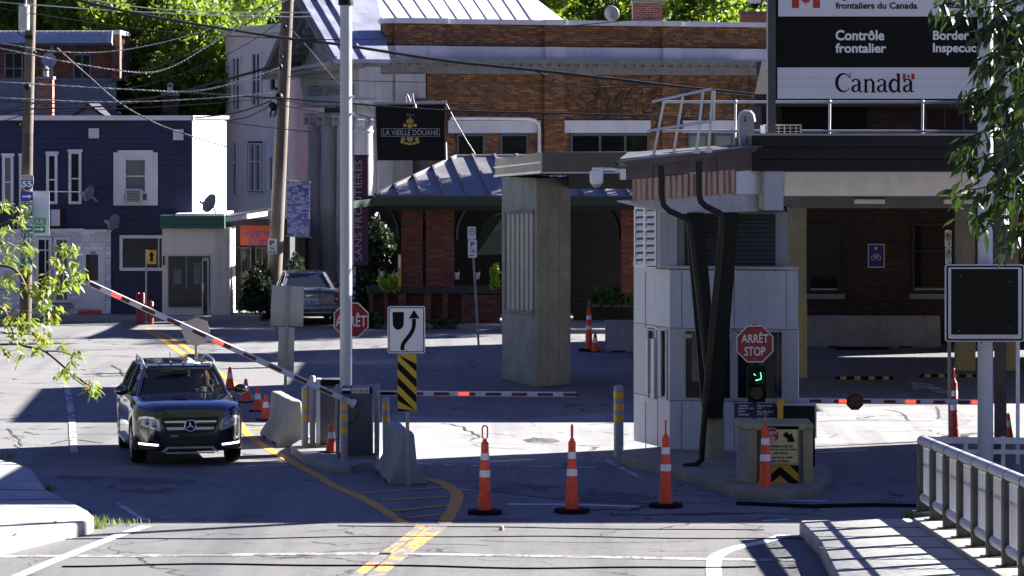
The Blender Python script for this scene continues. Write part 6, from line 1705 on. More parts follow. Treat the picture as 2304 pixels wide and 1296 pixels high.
WOODD = M('dark_wood', (.09, .065, .05), .85, var=.4, scale=1.4, streak=.8, stain=(.03, .025, .02), bump=.5, bscale=14)
b = MB(); b.tube([(PX(57, Yl), Yl, 0), W(62, 300, Yl)], [.165, .15], 14); b.build('lower_shaft', WOODD, t, 40)
b = MB(); b.tube([W(62, 300, Yl), W(72, -60, Yl)], [.152, .13], 14); b.build('shaft', WOOD, t, 40)
b = MB(); c = W(54, 68, Yl - .25); b.lathe(c, [(.13, 0), (.15, .03), (.15, .62), (.16, .64), (.12, .70)], 16); b.tube([c + V((.05, 0, .7)), c + V((.05, 0, .82))], .03, 8); b.build('transformer', M('transformer_grey', (.40, .42, .43), .5, streak=.3), t, 50)
b = MB(); b.tube(W3([(40, 14), (40, 75), (60, 85)], Yl - .2), .015, 5); b.box(PX(58, Yl), PX(76, Yl), Yl - .22, Yl - .1, ZP(88, Yl), ZP(80, Yl)); b.build('hardware', BLACK, t)
b = MB()
for x, y, s in ((62, 195, .1), (42, 282, .09), (78, 118, .05)): b.ball(W(x, y, Yl - .2), s, s, s, 8, 6)
b.build('insulator', BLACK, t, 60)
Yr = 96.3
t = thing('route_sign', 'stack of blue interstate and green route number signs on the left wooden pole', 'road sign', W(60, 600, Yr))
SBLU = M('shield_blue', (.02, .03, .24), .4)
b = MB(); b.ppoly([(47, 394), (75, 394), (75.5, 412), (72, 424), (61, 431), (50, 424), (46.5, 412)], Yr, .01); sp_ = b.build('shield', SIGNW, t)
b = MB(); b.ppoly([(48, 404), (74, 404), (74.3, 412), (71, 423), (61, 429.5), (51, 423), (47.7, 412)], Yr - .003, .003); b.build('shield_face', SBLU, sp_)
b = MB(); b.ppoly([(48, 395), (74, 395), (74, 403), (48, 403)], Yr - .003, .003); b.build('shield_band', M('shield_pink', (.46, .30, .34), .5), sp_)
ptext('55', SIGNW, sp_, 50, 407, 72, 421, Yr - .003, .03); 
b = MB(); b.ppoly(rrect(46.5, 432, 74, 452, 1.5, 2), Yr, .01); ap_ = b.build('arrow_plate', SBLU, t)
def arrow(par, x0, x1, y, d):
    b = MB(); xa, xb = (x0, x1) if d > 0 else (x1, x0); h = d * 7
    b.ppoly([(xa, y - 1.8), (xb - h, y - 1.8), (xb - h, y - 5), (xb, y), (xb - h, y + 5), (xb - h, y + 1.8), (xa, y + 1.8)], Yr - .004, .003); b.build('arrow', SIGNW, par)
arrow(ap_, 50, 71, 442, 1)
for x0, y0, x1, y1, items in ((46, 453, 75, 487, [('247', 49, 462, 73, 481)]), (45, 489, 75, 506, [('NORD', 48, 493, 73, 503)]), (76, 490, 104, 507, [('SUD', 80, 494, 100, 503)]), (45, 507, 75, 523, []), (76, 508, 103, 525, []), (46, 524, 74, 553, [('143', 49, 533, 71, 549)]), (46, 555, 74, 577, [('NORD', 49, 559, 72, 571)]), (46, 578, 74, 597, [])):
    b = MB(); b.ppoly(rrect(x0, y0, x1, y1, 1.5, 2), Yr, .01); gp = b.build('green_plate', GRN, t)
    b = MB(); b.wfr(PY(Yr), x0 + .6, y0 + .6, x1 - .6, y1 - .6, .6, .003); b.build('border', SIGNW, gp)
    for s, a, c, d, e in items: ptext(s, SIGNW, gp, a, c, d, e, Yr, .02)
    if (x0, y0) == (45, 507): arrow(gp, 48, 70, 515, -1)
    if (x0, y0) == (76, 508): arrow(gp, 79, 99, 516, 1)
    if y0 in (453, 524):
        b = MB()
        for x in (52.5, 60.5, 68.5): b.ppoly([(x, y0 + 2.5), (x + 2, y0 + 5), (x, y0 + 7.5), (x - 2, y0 + 5)], Yr - .004, .003)
        b.build('route_ornament', SIGNW, gp)
    if y0 == 578:
        b = MB(); b.ppoly([(60, 580), (65, 587), (61.5, 587), (61.5, 595), (58.5, 595), (58.5, 587), (55, 587)], Yr - .004, .003); b.build('arrow', SIGNW, gp)

# ---------------------------------------------------------------- overhead wires
WB = M('wire_black', (.012, .012, .012), .5); WG = M('wire_pale', (.42, .44, .45), .5, .3)
def smooth(P_, n=8):
    out = []
    for i in range(len(P_) - 1):
        p0, p1, p2, p3 = P_[max(i - 1, 0)], P_[i], P_[i + 1], P_[min(i + 2, len(P_) - 1)]
        for k in range(n):
            t = k / n; out.append(.5 * ((2 * p1) + (p2 - p0) * t + (2 * p0 - 5 * p1 + 4 * p2 - p3) * t * t + (3 * p1 - p0 - 3 * p2 + p3) * t ** 3))
    out.append(P_[-1]); return out
def wire(label, px, r, m, Y=96.5, twist=False):
    P_ = smooth([W(x, y, Y) for x, y in px], 10 if not twist else 16)
    b = MB(); b.tube(P_, r * (.6 if twist else 1), 5)
    if twist:
        q = [p + V((0, math.cos(i * 1.25) * r, math.sin(i * 1.25) * r)) for i, p in enumerate(smooth(P_, 3))]; b.tube(q, r * .45, 4)
    o = b.build('overhead_wire', m, None, 60); mark(o, label, 'wire', 'overhead wires'); return o
wire('thickest black cable slanting from the top left down across the bank front', [(150, -6), (330, 35), (600, 80), (763, 100), (1000, 136), (1225, 160), (1400, 180), (1536, 196), (1702, 213)], .042, WB)
wire('black cable loop drooping below the thick cable in front of the bank brickwork', [(1200, 158), (1255, 180), (1320, 196), (1380, 196), (1450, 188)], .018, WB)
wire('upper pale twisted cable of the two rising to the top of the big pole', [(-10, 94), (120, 115), (230, 117), (330, 103), (430, 78), (540, 40), (645, -8)], .017, WG, 96.5, True)
wire('pale twisted cable sagging deepest before the trees, then rising to the big pole', [(-10, 106), (140, 137), (250, 156), (330, 163), (390, 148), (460, 108), (540, 60), (645, -2)], .019, WG, 96.4, True)
wire('thin pale wire nearly level near the top edge over the trees', [(-10, 4), (200, 20), (400, 31), (640, 38), (700, 37)], .013, WG)
wire('thin pale wire falling from the top edge left of centre toward the bank gable', [(180, -5), (330, 18), (500, 27), (700, 28)], .013, WG)
wire('bright twisted cable ending in a steep rise to the middle of the big pole', [(-10, 183), (180, 195), (330, 203), (405, 206), (480, 198), (560, 175), (628, 152)], .020, WG, 96.4, True)
wire('lowest bright twisted cable, almost level above the blue house roof', [(-10, 219), (180, 228), (330, 228), (480, 220), (612, 209)], .017, WG, 96.4, True)
wire('thin black wire from the transformer sloping gently to the silver pole', [(0, 18), (90, 33), (260, 58), (450, 78), (765, 90)], .014, WB)
wire('pale-spotted cable running steeply down to the right across the blue house corner', [(128, 108), (200, 172), (270, 232), (350, 277), (430, 306), (510, 331)], .020, M('wire_speckled', (.10, .10, .10), .6, var=.9, scale=9))
wire('thin black wire rising steeply from the left edge to the top of the big pole', [(-10, 254), (150, 214), (300, 168), (450, 110), (560, 50), (640, -5)], .013, WB)
wire('black bundle crossing low from the left edge up to the side of the big pole', [(-10, 262), (60, 246), (250, 238), (380, 212), (500, 182), (626, 148)], .024, WB)
wire('black cable from the bundle knot across the gable to the bank and canopy', [(390, 206), (510, 214), (640, 222), (765, 231), (1000, 248), (1300, 256), (1540, 263), (1702, 272)], .026, WB)
wire('thin wire across the bank brick below the cornice', [(640, 172), (765, 180), (900, 184), (1230, 188), (1500, 190)], .011, WB)
wire('wire rising to the upper right along the bank parapet', [(640, 88), (765, 89), (1000, 83), (1235, 63), (1400, 47), (1536, 32), (1745, -4)], .014, WB)
wire('slack black wire from the blue house roof up to the big pole loop', [(430, 266), (520, 256), (575, 240), (612, 226)], .018, WB)
wire('black wire from the big pole loop toward the restaurant sign', [(628, 224), (700, 236), (765, 246), (845, 268)], .014, WB)
wire('two thin service lines low between the clapboard house and the bank columns', [(510, 274), (600, 286), (700, 297)], .013, WB)
wire('thin stay wire falling from the corner of the restaurant sign to the porch roof', [(1004, 233), (1035, 290), (1070, 348)], .009, WG)
wire('black wire fanning from the pole loop down to the left over the white wall top', [(612, 236), (560, 262), (510, 272), (440, 280)], .014, WB)
wire('sagging black wire just under the bright twisted cable by the big pole', [(-10, 226), (150, 233), (330, 221), (500, 180), (628, 143)], .016, WB)
wire('thin black wire low over the blue roof, reaching the big pole loop', [(-10, 280), (60, 258), (200, 248), (400, 238), (560, 226), (618, 218)], .012, WB)
wire('faint black wire crossing the trees from the chimney to the big pole top', [(240, 205), (330, 190), (450, 150), (560, 96), (640, 40)], .011, WB)
wire('black wire from the big pole to the bank column capitals, below the frieze', [(640, 238), (700, 250), (765, 258), (800, 262)], .012, WB)
wire('thin wire falling steeply in front of the bank gable', [(650, 60), (700, 115), (765, 190), (840, 250)], .010, WB)

# ---------------------------------------------------------------- plants by the road
LEAF_G = leaf_mat('shrub_leaves', (.018, .045, .012), (.06, .13, .03), .3)
LEAF_B = leaf_mat('fern_leaves', (.14, .30, .03), (.34, .50, .06), .5)
LEAF_D = leaf_mat('dark_ivy', (.010, .022, .010), (.03, .055, .02), .2)
def shrub(label, name, px, py, w, h, Y, n, m, ls=.09, seed=1, cat='shrub'):
    rg = random.Random(seed); b = MB(); c = W(px, py, Y); k = Y / F; w *= k / 2; h *= k
    for _ in range(n):
        a = rg.uniform(0, 6.28); r = rg.random() ** .5; z = rg.random()
        q = c + V((math.cos(a) * r * w * (1 - .35 * z), math.sin(a) * r * w * .7, z * h * (1 - .3 * r)))
        d = V((rg.gauss(0, 1), rg.gauss(0, 1), rg.gauss(.3, .8))).normalized(); s = d.orthogonal().normalized() * ls * .4; s.rotate(Matrix.Rotation(rg.uniform(0, 6), 3, d)); l = ls * rg.uniform(.6, 1.3)
        b.poly([q, q + d * l * .5 + s, q + d * l, q + d * l * .5 - s])
    t = thing(name, label, cat, (c.x, c.y, c.z)); b.build('foliage', m, t, recalc=False)
    s_ = MB()
    for _ in range(7): s_.tube([c + V((rg.uniform(-.3, .3) * w, 0, -.02)), c + V((rg.uniform(-.8, .8) * w, 0, h * .8))], .012, 4)
    s_.build('stem', BARK, t)
    return t
shrub('dark rounded hedge under the gallery sign, left of the silver car', 'hedge', 580, 700, 90, 115, 104.0, 2400, LEAF_D, .12, 1)
shrub('tall bush between the wooden pole and the bank columns', 'hedge', 665, 690, 62, 130, 105.2, 900, LEAF_D, .12, 2)
shrub('bright green spiky fern glowing on the porch wall by the lantern', 'fern', 876, 648, 40, 22, 99.3, 160, LEAF_B, .2, 3, 'plant')
shrub('bright upright potted plant lit on the porch wall left of the old pillar', 'potted_plant', 1113, 648, 16, 55, 99.3, 240, LEAF_B, .13, 4, 'plant')
shrub('dim green ferns in the planter between the old pillar and the booth', 'fern', 1380, 680, 110, 30, 100.3, 900, LEAF_G, .2, 5, 'plant')
shrub('dark ivy mass in the shadow under the purple banner', 'ivy', 850, 700, 110, 230, 103, 2600, LEAF_D, .16, 6, 'plant')
shrub('small weeds at the foot of the porch wall right of the stop sign', 'weeds', 1000, 740, 90, 22, 98.9, 420, LEAF_G, .12, 7, 'plant')
shrub('small weeds at the left foot of the porch wall', 'weeds', 838, 735, 50, 30, 98.9, 260, LEAF_G, .14, 8, 'plant')
GRASS = leaf_mat('grass_blades', (.06, .10, .015), (.16, .22, .035), .3)
def tuft(label, px, py, w, h, n, seed, z=0, m=GRASS):
    rg = random.Random(seed); b = MB()
    for _ in range(n):
        p = G(px + rg.gauss(0, w / 3), py + rg.uniform(-3, 3), z); hh = h * p.y / F * rg.uniform(.4, 1.1); a = rg.uniform(0, 6.28); ln = V((math.cos(a), math.sin(a), 0)); sd = V((-ln.y, ln.x, 0)) * .006
        mid = p + ln * hh * .15 + V((0, 0, hh * .6)); tip = p + ln * hh * rg.uniform(.3, .7) + V((0, 0, hh))
        b.add([p - sd, p + sd, mid + sd * .8, mid - sd * .8, tip], [(0, 1, 2, 3), (3, 2, 4)])
    o = b.build('grass_tuft', m, None, recalc=False); mark(o, label, 'grass', 'grass tufts in the kerb cracks'); return o
tuft('biggest sunlit grass tuft right at the rounded corner of the left sidewalk', 218, 1188, 30, 34, 60, 1)
tuft('grass strip on the road edge a little right of the sidewalk corner', 265, 1181, 80, 18, 70, 2)
tuft('small grass tuft on the left sidewalk edge near the car shadow', 112, 1105, 22, 16, 40, 3)
tuft('tiny tuft in the far left gutter', 15, 1030, 40, 16, 50, 4)
tuft('grass tuft at the foot of the bridge railing', 2050, 1164, 30, 22, 60, 5)
tuft('sparse grass blades at the far edge of the right sidewalk', 1865, 1168, 14, 14, 14, 6)
tuft('green tuft growing in the pothole of the sunlit lane', 1200, 992, 14, 9, 16, 7, 0, GRASS)
tuft('weeds along the dark end of the left kerb', 195, 1160, 60, 14, 40, 8, 0, LEAF_G)
t = MB(); p = G(1128, 1194); t.ball(p + V((0, 0, .03)), .04, .03, .04, 7, 5)
t.build('litter', M('litter_paper', (.5, .42, .3), .8), None, tag=('crumpled scrap of litter on the sunlit asphalt below the hatching', 'litter'))

# ---------------------------------------------------------------- foreground branches
LEAF_L = leaf_mat('ash_leaves', (.085, .15, .022), (.24, .30, .06), .38, (.40, .12, .04))
LEAF_R = leaf_mat('elm_leaves', (.007, .020, .004), (.030, .066, .011), .22)
TWIG = M('twig', (.06, .05, .04), .8)
rg = random.Random(21)
t = thing('branching_tree', 'yellow-green leafy branch with drooping leaflets reaching in from the left edge', 'tree', (PX(-420, 25), 25, 0))
cl = [(10, 468), (46, 470), (50, 500), (12, 515), (4, 552), (28, 568), (62, 566), (20, 592), (54, 556), (62, 606), (122, 590), (146, 566), (136, 606), (160, 572), (164, 596), (158, 622), (182, 632), (163, 642), (8, 640), (38, 652), (88, 650), (112, 636), (140, 652), (120, 664), (84, 668), (8, 690), (34, 716), (102, 688), (94, 704), (70, 752), (100, 762), (28, 760), (58, 742), (8, 792), (48, 778), (82, 792), (44, 806), (112, 772), (142, 788), (152, 826), (160, 846), (172, 804), (10, 730), (138, 850), (202, 872), (212, 884), (-14, 600), (-20, 700), (-18, 780), (22, 628), (74, 730), (46, 736), (110, 720), (72, 642), (176, 618), (130, 700), (88, 772)]
b = MB()
def leaflet(b, q, d, l, wd, nrm):
    s = d.cross(nrm).normalized() * wd; m1 = q + d * l * .38 - nrm * l * .04
    tip = q + d * l + V((0, 0, -l * .12))
    b.add([q, m1 + s, q + d * l * .72 + s * .6 - nrm * l * .03, tip, q + d * l * .72 - s * .6 - nrm * l * .03, m1 - s, m1 + nrm * l * .05], [(0, 6, 1), (1, 6, 2), (2, 6, 3), (3, 6, 4), (4, 6, 5), (5, 6, 0)])
for cx, cy in cl:
    Yc_ = 25 + rg.uniform(-.4, .4); q0 = W(cx, cy - 8, Yc_)
    for k in range(rg.randint(9, 17)):
        a = rg.uniform(0, 6.28); d = V((math.cos(a), math.sin(a) * .8, rg.uniform(-1.5, .1))).normalized()
        q = q0 + V((rg.gauss(0, .022), rg.gauss(0, .03), rg.gauss(0, .022)))
        leaflet(b, q, d, rg.uniform(.045, .088), rg.uniform(.010, .018), V((rg.gauss(0, .5), rg.gauss(0, .5), 1)).normalized())
b.build('crown', LEAF_L, t, recalc=False)
b = MB()
for l, r in (([(-420, 420), (-200, 520), (-40, 588), (30, 604), (60, 650), (72, 668)], .011), ([(-200, 520), (-60, 520), (12, 500), (46, 490)], .007), ([(-200, 560), (-60, 660), (10, 700), (40, 770), (100, 790), (150, 830), (205, 872)], .010), ([(72, 668), (110, 660), (140, 650), (182, 632)], .005), ([(72, 668), (95, 630), (125, 588), (150, 570)], .005), ([(72, 668), (95, 690), (100, 760)], .005), ([(-60, 660), (20, 650), (90, 655)], .005), ([(100, 790), (140, 792), (172, 804)], .005), ([(-60, 740), (30, 750), (70, 752)], .005), ([(150, 830), (165, 850), (190, 868)], .004)):
    b.tube(smooth(W3(l, 25), 4), r, 5)
o_ = V((PX(-420, 25), 25, 0)); b.tube([o_, o_ + V((.1, 0, 2.5)), W(-420, 420, 25), o_ + V((-.2, .1, 8))], [.16, .13, .09, .03], 10); b.tube([W(-420, 420, 25), W(-300, 500, 25), W(-200, 560, 25)], .016, 6)
b.build('trunk', TWIG, t, 60)
t = thing('branching_tree', 'dark green leafy branches with long pointed leaves hanging over the right edge', 'tree', (PX(2760, 23), 23, 0))
b = MB(); tw = MB()
strands = [[(2360, -30), (2260, 10), (2180, 18), (2118, 14)], [(2360, 0), (2270, 40), (2235, 52), (2206, 74)], [(2360, 40), (2280, 90), (2238, 120), (2205, 148)], [(2360, 90), (2290, 140), (2240, 190), (2205, 215)], [(2360, 170), (2280, 215), (2225, 240), (2195, 200)], [(2360, 240), (2270, 280), (2200, 300), (2160, 330)], [(2360, 290), (2280, 330), (2220, 350), (2165, 375)], [(2360, 330), (2280, 390), (2220, 420), (2160, 430)], [(2360, 400), (2290, 440), (2230, 470), (2195, 490)], [(2360, 470), (2300, 510), (2270, 545)], [(2360, -20), (2310, 60), (2290, 180)], [(2360, 60), (2310, 200), (2295, 330)], [(2360, 200), (2300, 300), (2280, 400)], [(2360, 130), (2320, 230), (2270, 330)], [(2360, -40), (2230, -30), (2150, -10)]]
for st in strands:
    Ys_ = 23 + rg.uniform(-.6, .6); P_ = smooth(W3(st, Ys_), 7); tw.tube(P_, [.009 - .006 * i / len(P_) for i in range(len(P_))], 5)
    for i, p in enumerate(P_):
        for k in range(3 if i > 3 else 4):
            q = p + V((rg.gauss(0, .04), rg.gauss(0, .05), rg.gauss(-.01, .035))); d = V((rg.gauss(-.25, .5), rg.gauss(0, .5), rg.uniform(-1.3, -.1))).normalized()
            leaflet(b, q, d, rg.uniform(.09, .15), rg.uniform(.016, .026), V((rg.gauss(0, .6), rg.gauss(-.3, .6), .7)).normalized())
b.build('crown', LEAF_R, t, recalc=False)
o_ = V((PX(2760, 23), 23, 0)); tw.tube([o_, o_ + V((-.1, 0, 3)), o_ + V((-.2, 0, 6)), o_ + V((0, .2, 9))], [.2, .17, .12, .04], 10)
for st in strands: tw.tube([W(*st[0], 23), (W(*st[0], 23) + o_ + V((-.2, 0, 6))) / 2 + V((0, 0, .2)), o_ + V((-.2, 0, 5.9))], [.01, .02, .05], 6)
tw.build('trunk', TWIG, t, 60)
# ---------------------------------------------------------------- cars
def arch_z(y, centres, r, zw, zb):
    z = zb
    for c in centres:
        if abs(y - c) < r: z = max(z, zw + math.sqrt(r * r - (y - c) ** 2))
    return z
def body_loft(st, centres, r, zw, inner=.64):
    """closed body shell from stations (y, half width, bottom, top)."""
    ys = []
    for a, c in zip(st, st[1:]):
        n = max(1, int((c[0] - a[0]) / .09))
        for k in range(n):
            f = k / n; f2 = f; ys.append([a[i] + (c[i] - a[i]) * f2 for i in range(4)])
    ys.append(list(st[-1]))
    extra = []
    for c in centres:
        for s in (-1, 1):
            for e in (.999, 1.001, .97): extra.append(c + s * r * e)
    for y in extra:
        for a, c in zip(st, st[1:]):
            if a[0] <= y <= c[0]:
                f = (y - a[0]) / (c[0] - a[0]); ys.append([y] + [a[i] + (c[i] - a[i]) * f for i in (1, 2, 3)])
    ys.sort(key=lambda q: q[0])
    rings = []
    for y, w, zb, zt in ys:
        zo = arch_z(y, centres, r, zw, zb); inn = min(inner, w * .75); zm = max(zo + .1, .72 * zt)
        half = [(inn * .9, zb), (inn, zo if zo > zb else zb), (w * .985, zo), (w, min(zo + .05, zm - .02)), (w * 1.005, zm), (w * .985, zt - .09), (w * .93, zt - .025), (w * .70, zt + .01), (w * .3, zt + .03)]
        rings.append([(x, y, z) for x, z in half] + [(-x, y, z) for x, z in half[::-1]])
    return rings
def wheel(par, MT, x, y, r, w, tyre, rim, side):
    b = MB(); rings = []
    prof = [(r * .62, -w / 2), (r * .9, -w / 2), (r * .985, -w * .36), (r, 0), (r * .985, w * .36), (r * .9, w / 2), (r * .62, w / 2)]
    n = 28
    for q, o in prof: rings.append([(x + o, y + q * math.cos(2 * PI * k / n), r + q * math.sin(2 * PI * k / n)) for k in range(n)])
    b.loft(rings, cap=True); b.xf(MT); wh = b.build('wheel', tyre, par, 40)
    b = MB(); xo = x + side * w * .47
    for k in range(10):
        a = k * 2 * PI / 10; d = V((0, math.cos(a), math.sin(a))); s = V((0, -d.z, d.y)); c = V((xo, y, r))
        b.ext([c + d * r * .1 - s * .03, c + d * r * .1 + s * .03, c + d * r * .66 + s * .018, c + d * r * .66 - s * .018], (side * .015, 0, 0))
    rg_ = [[(xo + o, y + q * math.cos(2 * PI * k / n), r + q * math.sin(2 * PI * k / n)) for k in range(n)] for q, o in ((r * .63, 0), (r * .70, side * .012), (r * .72, 0))]
    b.loft(rg_, cap=False); b.loft([[(xo + o, y + q * math.cos(2 * PI * k / n), r + q * math.sin(2 * PI * k / n)) for k in range(n)] for q, o in ((r * .16, side * .02), (r * .18, 0))]); b.xf(MT); b.build('rim', rim, wh, 40)
RIM = M('alloy_rim', (.40, .41, .43), .3, .9)
CHR = M('chrome', (.72, .73, .76), .14, 1.0, var=.03)
# ---- black SUV
hd_ = R(10.5)
loc = V((-5.76, 61.3, 0)); MT = Matrix.Translation(loc) @ Matrix.Rotation(hd_, 4, 'Z')
suv = thing('suv_car', 'black suv driving toward the viewer under the raised boom, daytime lights on', 'car', loc, hd_)
BLK = M('car_black', (.004, .004, .008), .12, 0, var=.05, coat=1.0, spec=.6)
PLASTIC = M('black_plastic', (.012, .012, .013), .5)
st = []
for w in (.50, .60, .70, .78, .84, .885): st.append((-2.27 + 2.2 * (w - .5) ** 2, w, .27 + .0 * w, .87 + .16 * ((w - .5) / .4) ** .6))
st += [(-1.75, .915, .25, 1.045), (-1.2, .92, .25, 1.075), (-.85, .92, .25, 1.10), (0, .92, .25, 1.10), (1.2, .92, .25, 1.12), (1.9, .91, .28, 1.12), (2.15, .87, .32, 1.10), (2.25, .80, .36, 1.06)]
b = MB(); b.loft(body_loft(st, (-1.38, 1.38), .43, .36)); b.xf(MT); b.build('body', BLK, suv, 32)
# cabin
zb_, zr_ = 1.09, 1.51
base = [(-.70, -1.02), (-.80, -.80), (-.83, .1), (-.82, 1.7), (-.68, 2.12)]; roof = [(-.55, -.22), (-.61, -.10), (-.63, .35), (-.61, 1.65), (-.54, 1.86)]
full = lambda l: l + [(-x, y) for x, y in l[::-1]]
bs_, rf_ = full(base), full(roof)
b = MB(); rings = [[(x, y, zb_ - .02) for x, y in bs_], [(x, y, zr_ - .02) for x, y in rf_]]
b.loft(rings, cap=False); b.xf(MT); b.build('window_glass', glass_mat('car_glass', (.004, .005, .006), .02, .68), suv)
b = MB(); b.loft([[(x * 1.015, y, zr_ - .05) for x, y in rf_], [(x * 1.02, y, zr_ - .01) for x, y in rf_], [(x * .93, y * .98 + .02, zr_ + .03) for x, y in rf_], [(x * .5, y * .8 + .16, zr_ + .05) for x, y in rf_]]); b.xf(MT); b.build('roof', BLK, suv, 40)
b = MB()
for k, rr in ((0, .035), (2, .04), (3, .04), (4, .05)):
    for s in (-1, 1):
        p, q = base[k], roof[k]; x0, y0 = p; x1, y1 = q
        if k == 0: x0, y0, x1, y1 = -.76, -.92, -.585, -.17
        b.tube([(x0 * s * -1 if s > 0 else x0, y0, zb_ - .03), ((x0 + x1) / 2 * (-s) * 1.015 if s > 0 else (x0 + x1) / 2 * 1.015, (y0 + y1) / 2, (zb_ + zr_) / 2), (x1 * s * -1 if s > 0 else x1, y1, zr_ - .01)], rr, 6)
b.xf(MT); b.build('pillar', BLK, suv, 60)
for s in (-1, 1):
    b = MB(); b.tube(smooth([V(p) for p in ((s * .60, -.12, 1.55), (s * .61, .0, 1.605), (s * .61, .3, 1.63), (s * .60, 1.3, 1.63), (s * .58, 1.62, 1.56))], 5), .02, 8); b.xf(MT); b.build('roof_rail', M('rail_alu', (.6, .6, .62), .3, .85), suv, 60)
    b = MB(); c = V((s * 1.02, -.62, 1.16)); b.ball(c, .12, .07, .085, 14, 9); b.para((s * .86, -.62, 1.08), (s * .12, 0, .03), (0, .05, 0), (0, 0, .05)); b.xf(MT); mr_ = b.build('mirror', BLK, suv, 60)
    b = MB(); b.box(*sorted((c.x + s * .02, c.x + s * .11)), -.695, -.685, 1.145, 1.16); b.xf(MT); b.build('turn_lamp', REFL, mr_)
for x in (-.32, -.12, .10, .32):
    b = MB(); b.box(x - .02, x + .02, -.05, .12, 1.575, 1.595); b.xf(MT); b.build('roof_clip', M('clip_grey', (.18, .19, .22), .4), suv)
b = MB(); b.tube([(0, 1.5, 1.57), (0, 1.58, 1.67)], .008, 5); b.xf(MT); b.build('antenna', PLASTIC, suv)
def yf(x): return -2.27 + (2.2 * (abs(x) - .5) ** 2 if abs(x) > .5 else 0)
def fpoly(b, pts, proud=.012, th=.03, lean=0):
    """plate following the curved nose: polygon (x, z) cut into upright slices."""
    x0, x1 = min(p[0] for p in pts), max(p[0] for p in pts); n = max(3, int((x1 - x0) / .03))
    n = min(n, 24); xs = sorted(set([x0 + (x1 - x0) * i / n for i in range(n + 1)] + [p[0] for p in pts])); cols = []
    for x in xs:
        xx = min(max(x + 1.3e-5, x0 + 1e-4), x1 - 1e-4); zs = []
        for (ax, az), (cx, cz) in zip(pts, pts[1:] + pts[:1]):
            if (ax - xx) * (cx - xx) < 0: zs.append(az + (cz - az) * (xx - ax) / (cx - ax))
        cols.append((x, min(zs), max(zs)))
    rings = []
    for x, za, zc in cols:
        y = yf(x) - proud; rings.append([(x, y, za), (x, y, zc), (x, y + th, zc), (x, y + th, za)])
    b.loft(rings)
b = MB(); fpoly(b, [(-.46, .82), (.46, .82), (.47, .74), (.40, .58), (.20, .555), (-.20, .555), (-.40, .58), (-.47, .74)], .014); b.xf(MT); gr = b.build('grille', PLASTIC, suv)
for z0, z1, wx in ((.715, .765, .44), (.615, .66, .40)):
    b = MB(); fpoly(b, [(-wx, z1), (wx, z1), (wx * .96, z0), (-wx * .96, z0)], .032, .015); b.xf(MT); b.build('chrome_bar', CHR, gr, bevel=.006)
b = MB(); c = V((0, -2.315, .685)); rr = .092
b.loft([[c + V(((rr + o * math.cos(a)) * math.cos(2 * PI * k / 28), -o * math.sin(a), (rr + o * math.cos(a)) * math.sin(2 * PI * k / 28))) for k in range(28)] for o in (.013,) for a in [i * PI / 4 for i in range(9)]], cap=False)
for k in range(3):
    a = PI / 2 + k * 2 * PI / 3; d = V((math.cos(a), 0, math.sin(a))); s = V((-math.sin(a), 0, math.cos(a)))
    b.add([c + d * rr, c + s * .02 + d * .012, c - s * .02 + d * .012, c + V((0, -.02, 0))], [(0, 1, 3), (0, 3, 2), (0, 2, 1)])
b.xf(MT); b.build('emblem', CHR, gr, 60)
b = MB(); b.tube([c + V((0, .012, 0)), c + V((0, .004, 0))], .082, 24); b.xf(MT); b.build('emblem_back', SIGNB, gr)
HLM = M('lamp_housing', (.48, .49, .54), .12, .4)
for s in (-1, 1):
    b = MB(); pts = [(s * .515, .775), (s * .60, .83), (s * .74, .845), (s * .84, .82), (s * .85, .74), (s * .80, .69), (s * .62, .625), (s * .50, .595), (s * .485, .63)]
    fpoly(b, pts, .012, .05); b.xf(MT); hl = b.build('headlight', HLM, suv)
    b = MB()
    for xx, zz, rr in ((.70, .745, .055), (.60, .70, .042)):
        q = V((s * xx, yf(xx) - .012, zz)); b.ball(q, rr, .02, rr, 14, 8)
    b.xf(MT); b.build('lamp_lens', M('lens_bright', (.45, .46, .5), .08, .6), hl, 60)
    b = MB(); fpoly(b, [(s * .53, .775), (s * .60, .822), (s * .73, .836), (s * .83, .812), (s * .83, .792), (s * .73, .814), (s * .61, .80), (s * .545, .757)], .022, .01); fpoly(b, [(s * .53, .775), (s * .545, .757), (s * .52, .64), (s * .50, .63)], .022, .01); b.xf(MT); b.build('lamp_trim', CHR, hl)
    b = MB(); fpoly(b, [(s * .80, .77), (s * .845, .765), (s * .845, .72), (s * .81, .705)], .02, .01); b.xf(MT); b.build('turn_lamp', M('amber', (.75, .16, .02), .3), hl)
    b = MB(); fpoly(b, [(s * .47, .36), (s * .52, .335), (s * .84, .355), (s * .86, .40), (s * .80, .405), (s * .52, .385)], .015, .04); b.xf(MT); dl = b.build('daytime_light', PLASTIC, suv)
    b = MB(); fpoly(b, [(s * .53, .352), (s * .84, .366), (s * .84, .398), (s * .53, .380)], .024, .01); b.xf(MT); b.build('led_strip', emis('daylight_led', (1, .97, .85), 1.0), dl)
    b = MB(); fpoly(b, [(s * .53, .325), (s * .83, .335), (s * .83, .300), (s * .60, .290)], .013, .02); b.xf(MT); b.build('fog_grille', PLASTIC, dl)
b = MB(); fpoly(b, [(-.40, .50), (.40, .50), (.34, .38), (-.34, .38)], .008, .02); b.xf(MT); b.build('lower_grille', PLASTIC, suv)
b = MB(); fpoly(b, [(-.38, .335), (.38, .335), (.36, .305), (-.36, .305)], .022, .03); fpoly(b, [(-.48, .245), (-.38, .335), (-.34, .32), (-.43, .245)], .022, .03); fpoly(b, [(.48, .245), (.38, .335), (.34, .32), (.43, .245)], .022, .03); fpoly(b, [(-.42, .245), (.42, .245), (.40, .222), (-.40, .222)], .024, .03); b.xf(MT); b.build('bumper_trim', M('trim_silver', (.46, .46, .48), .3, .8), suv)
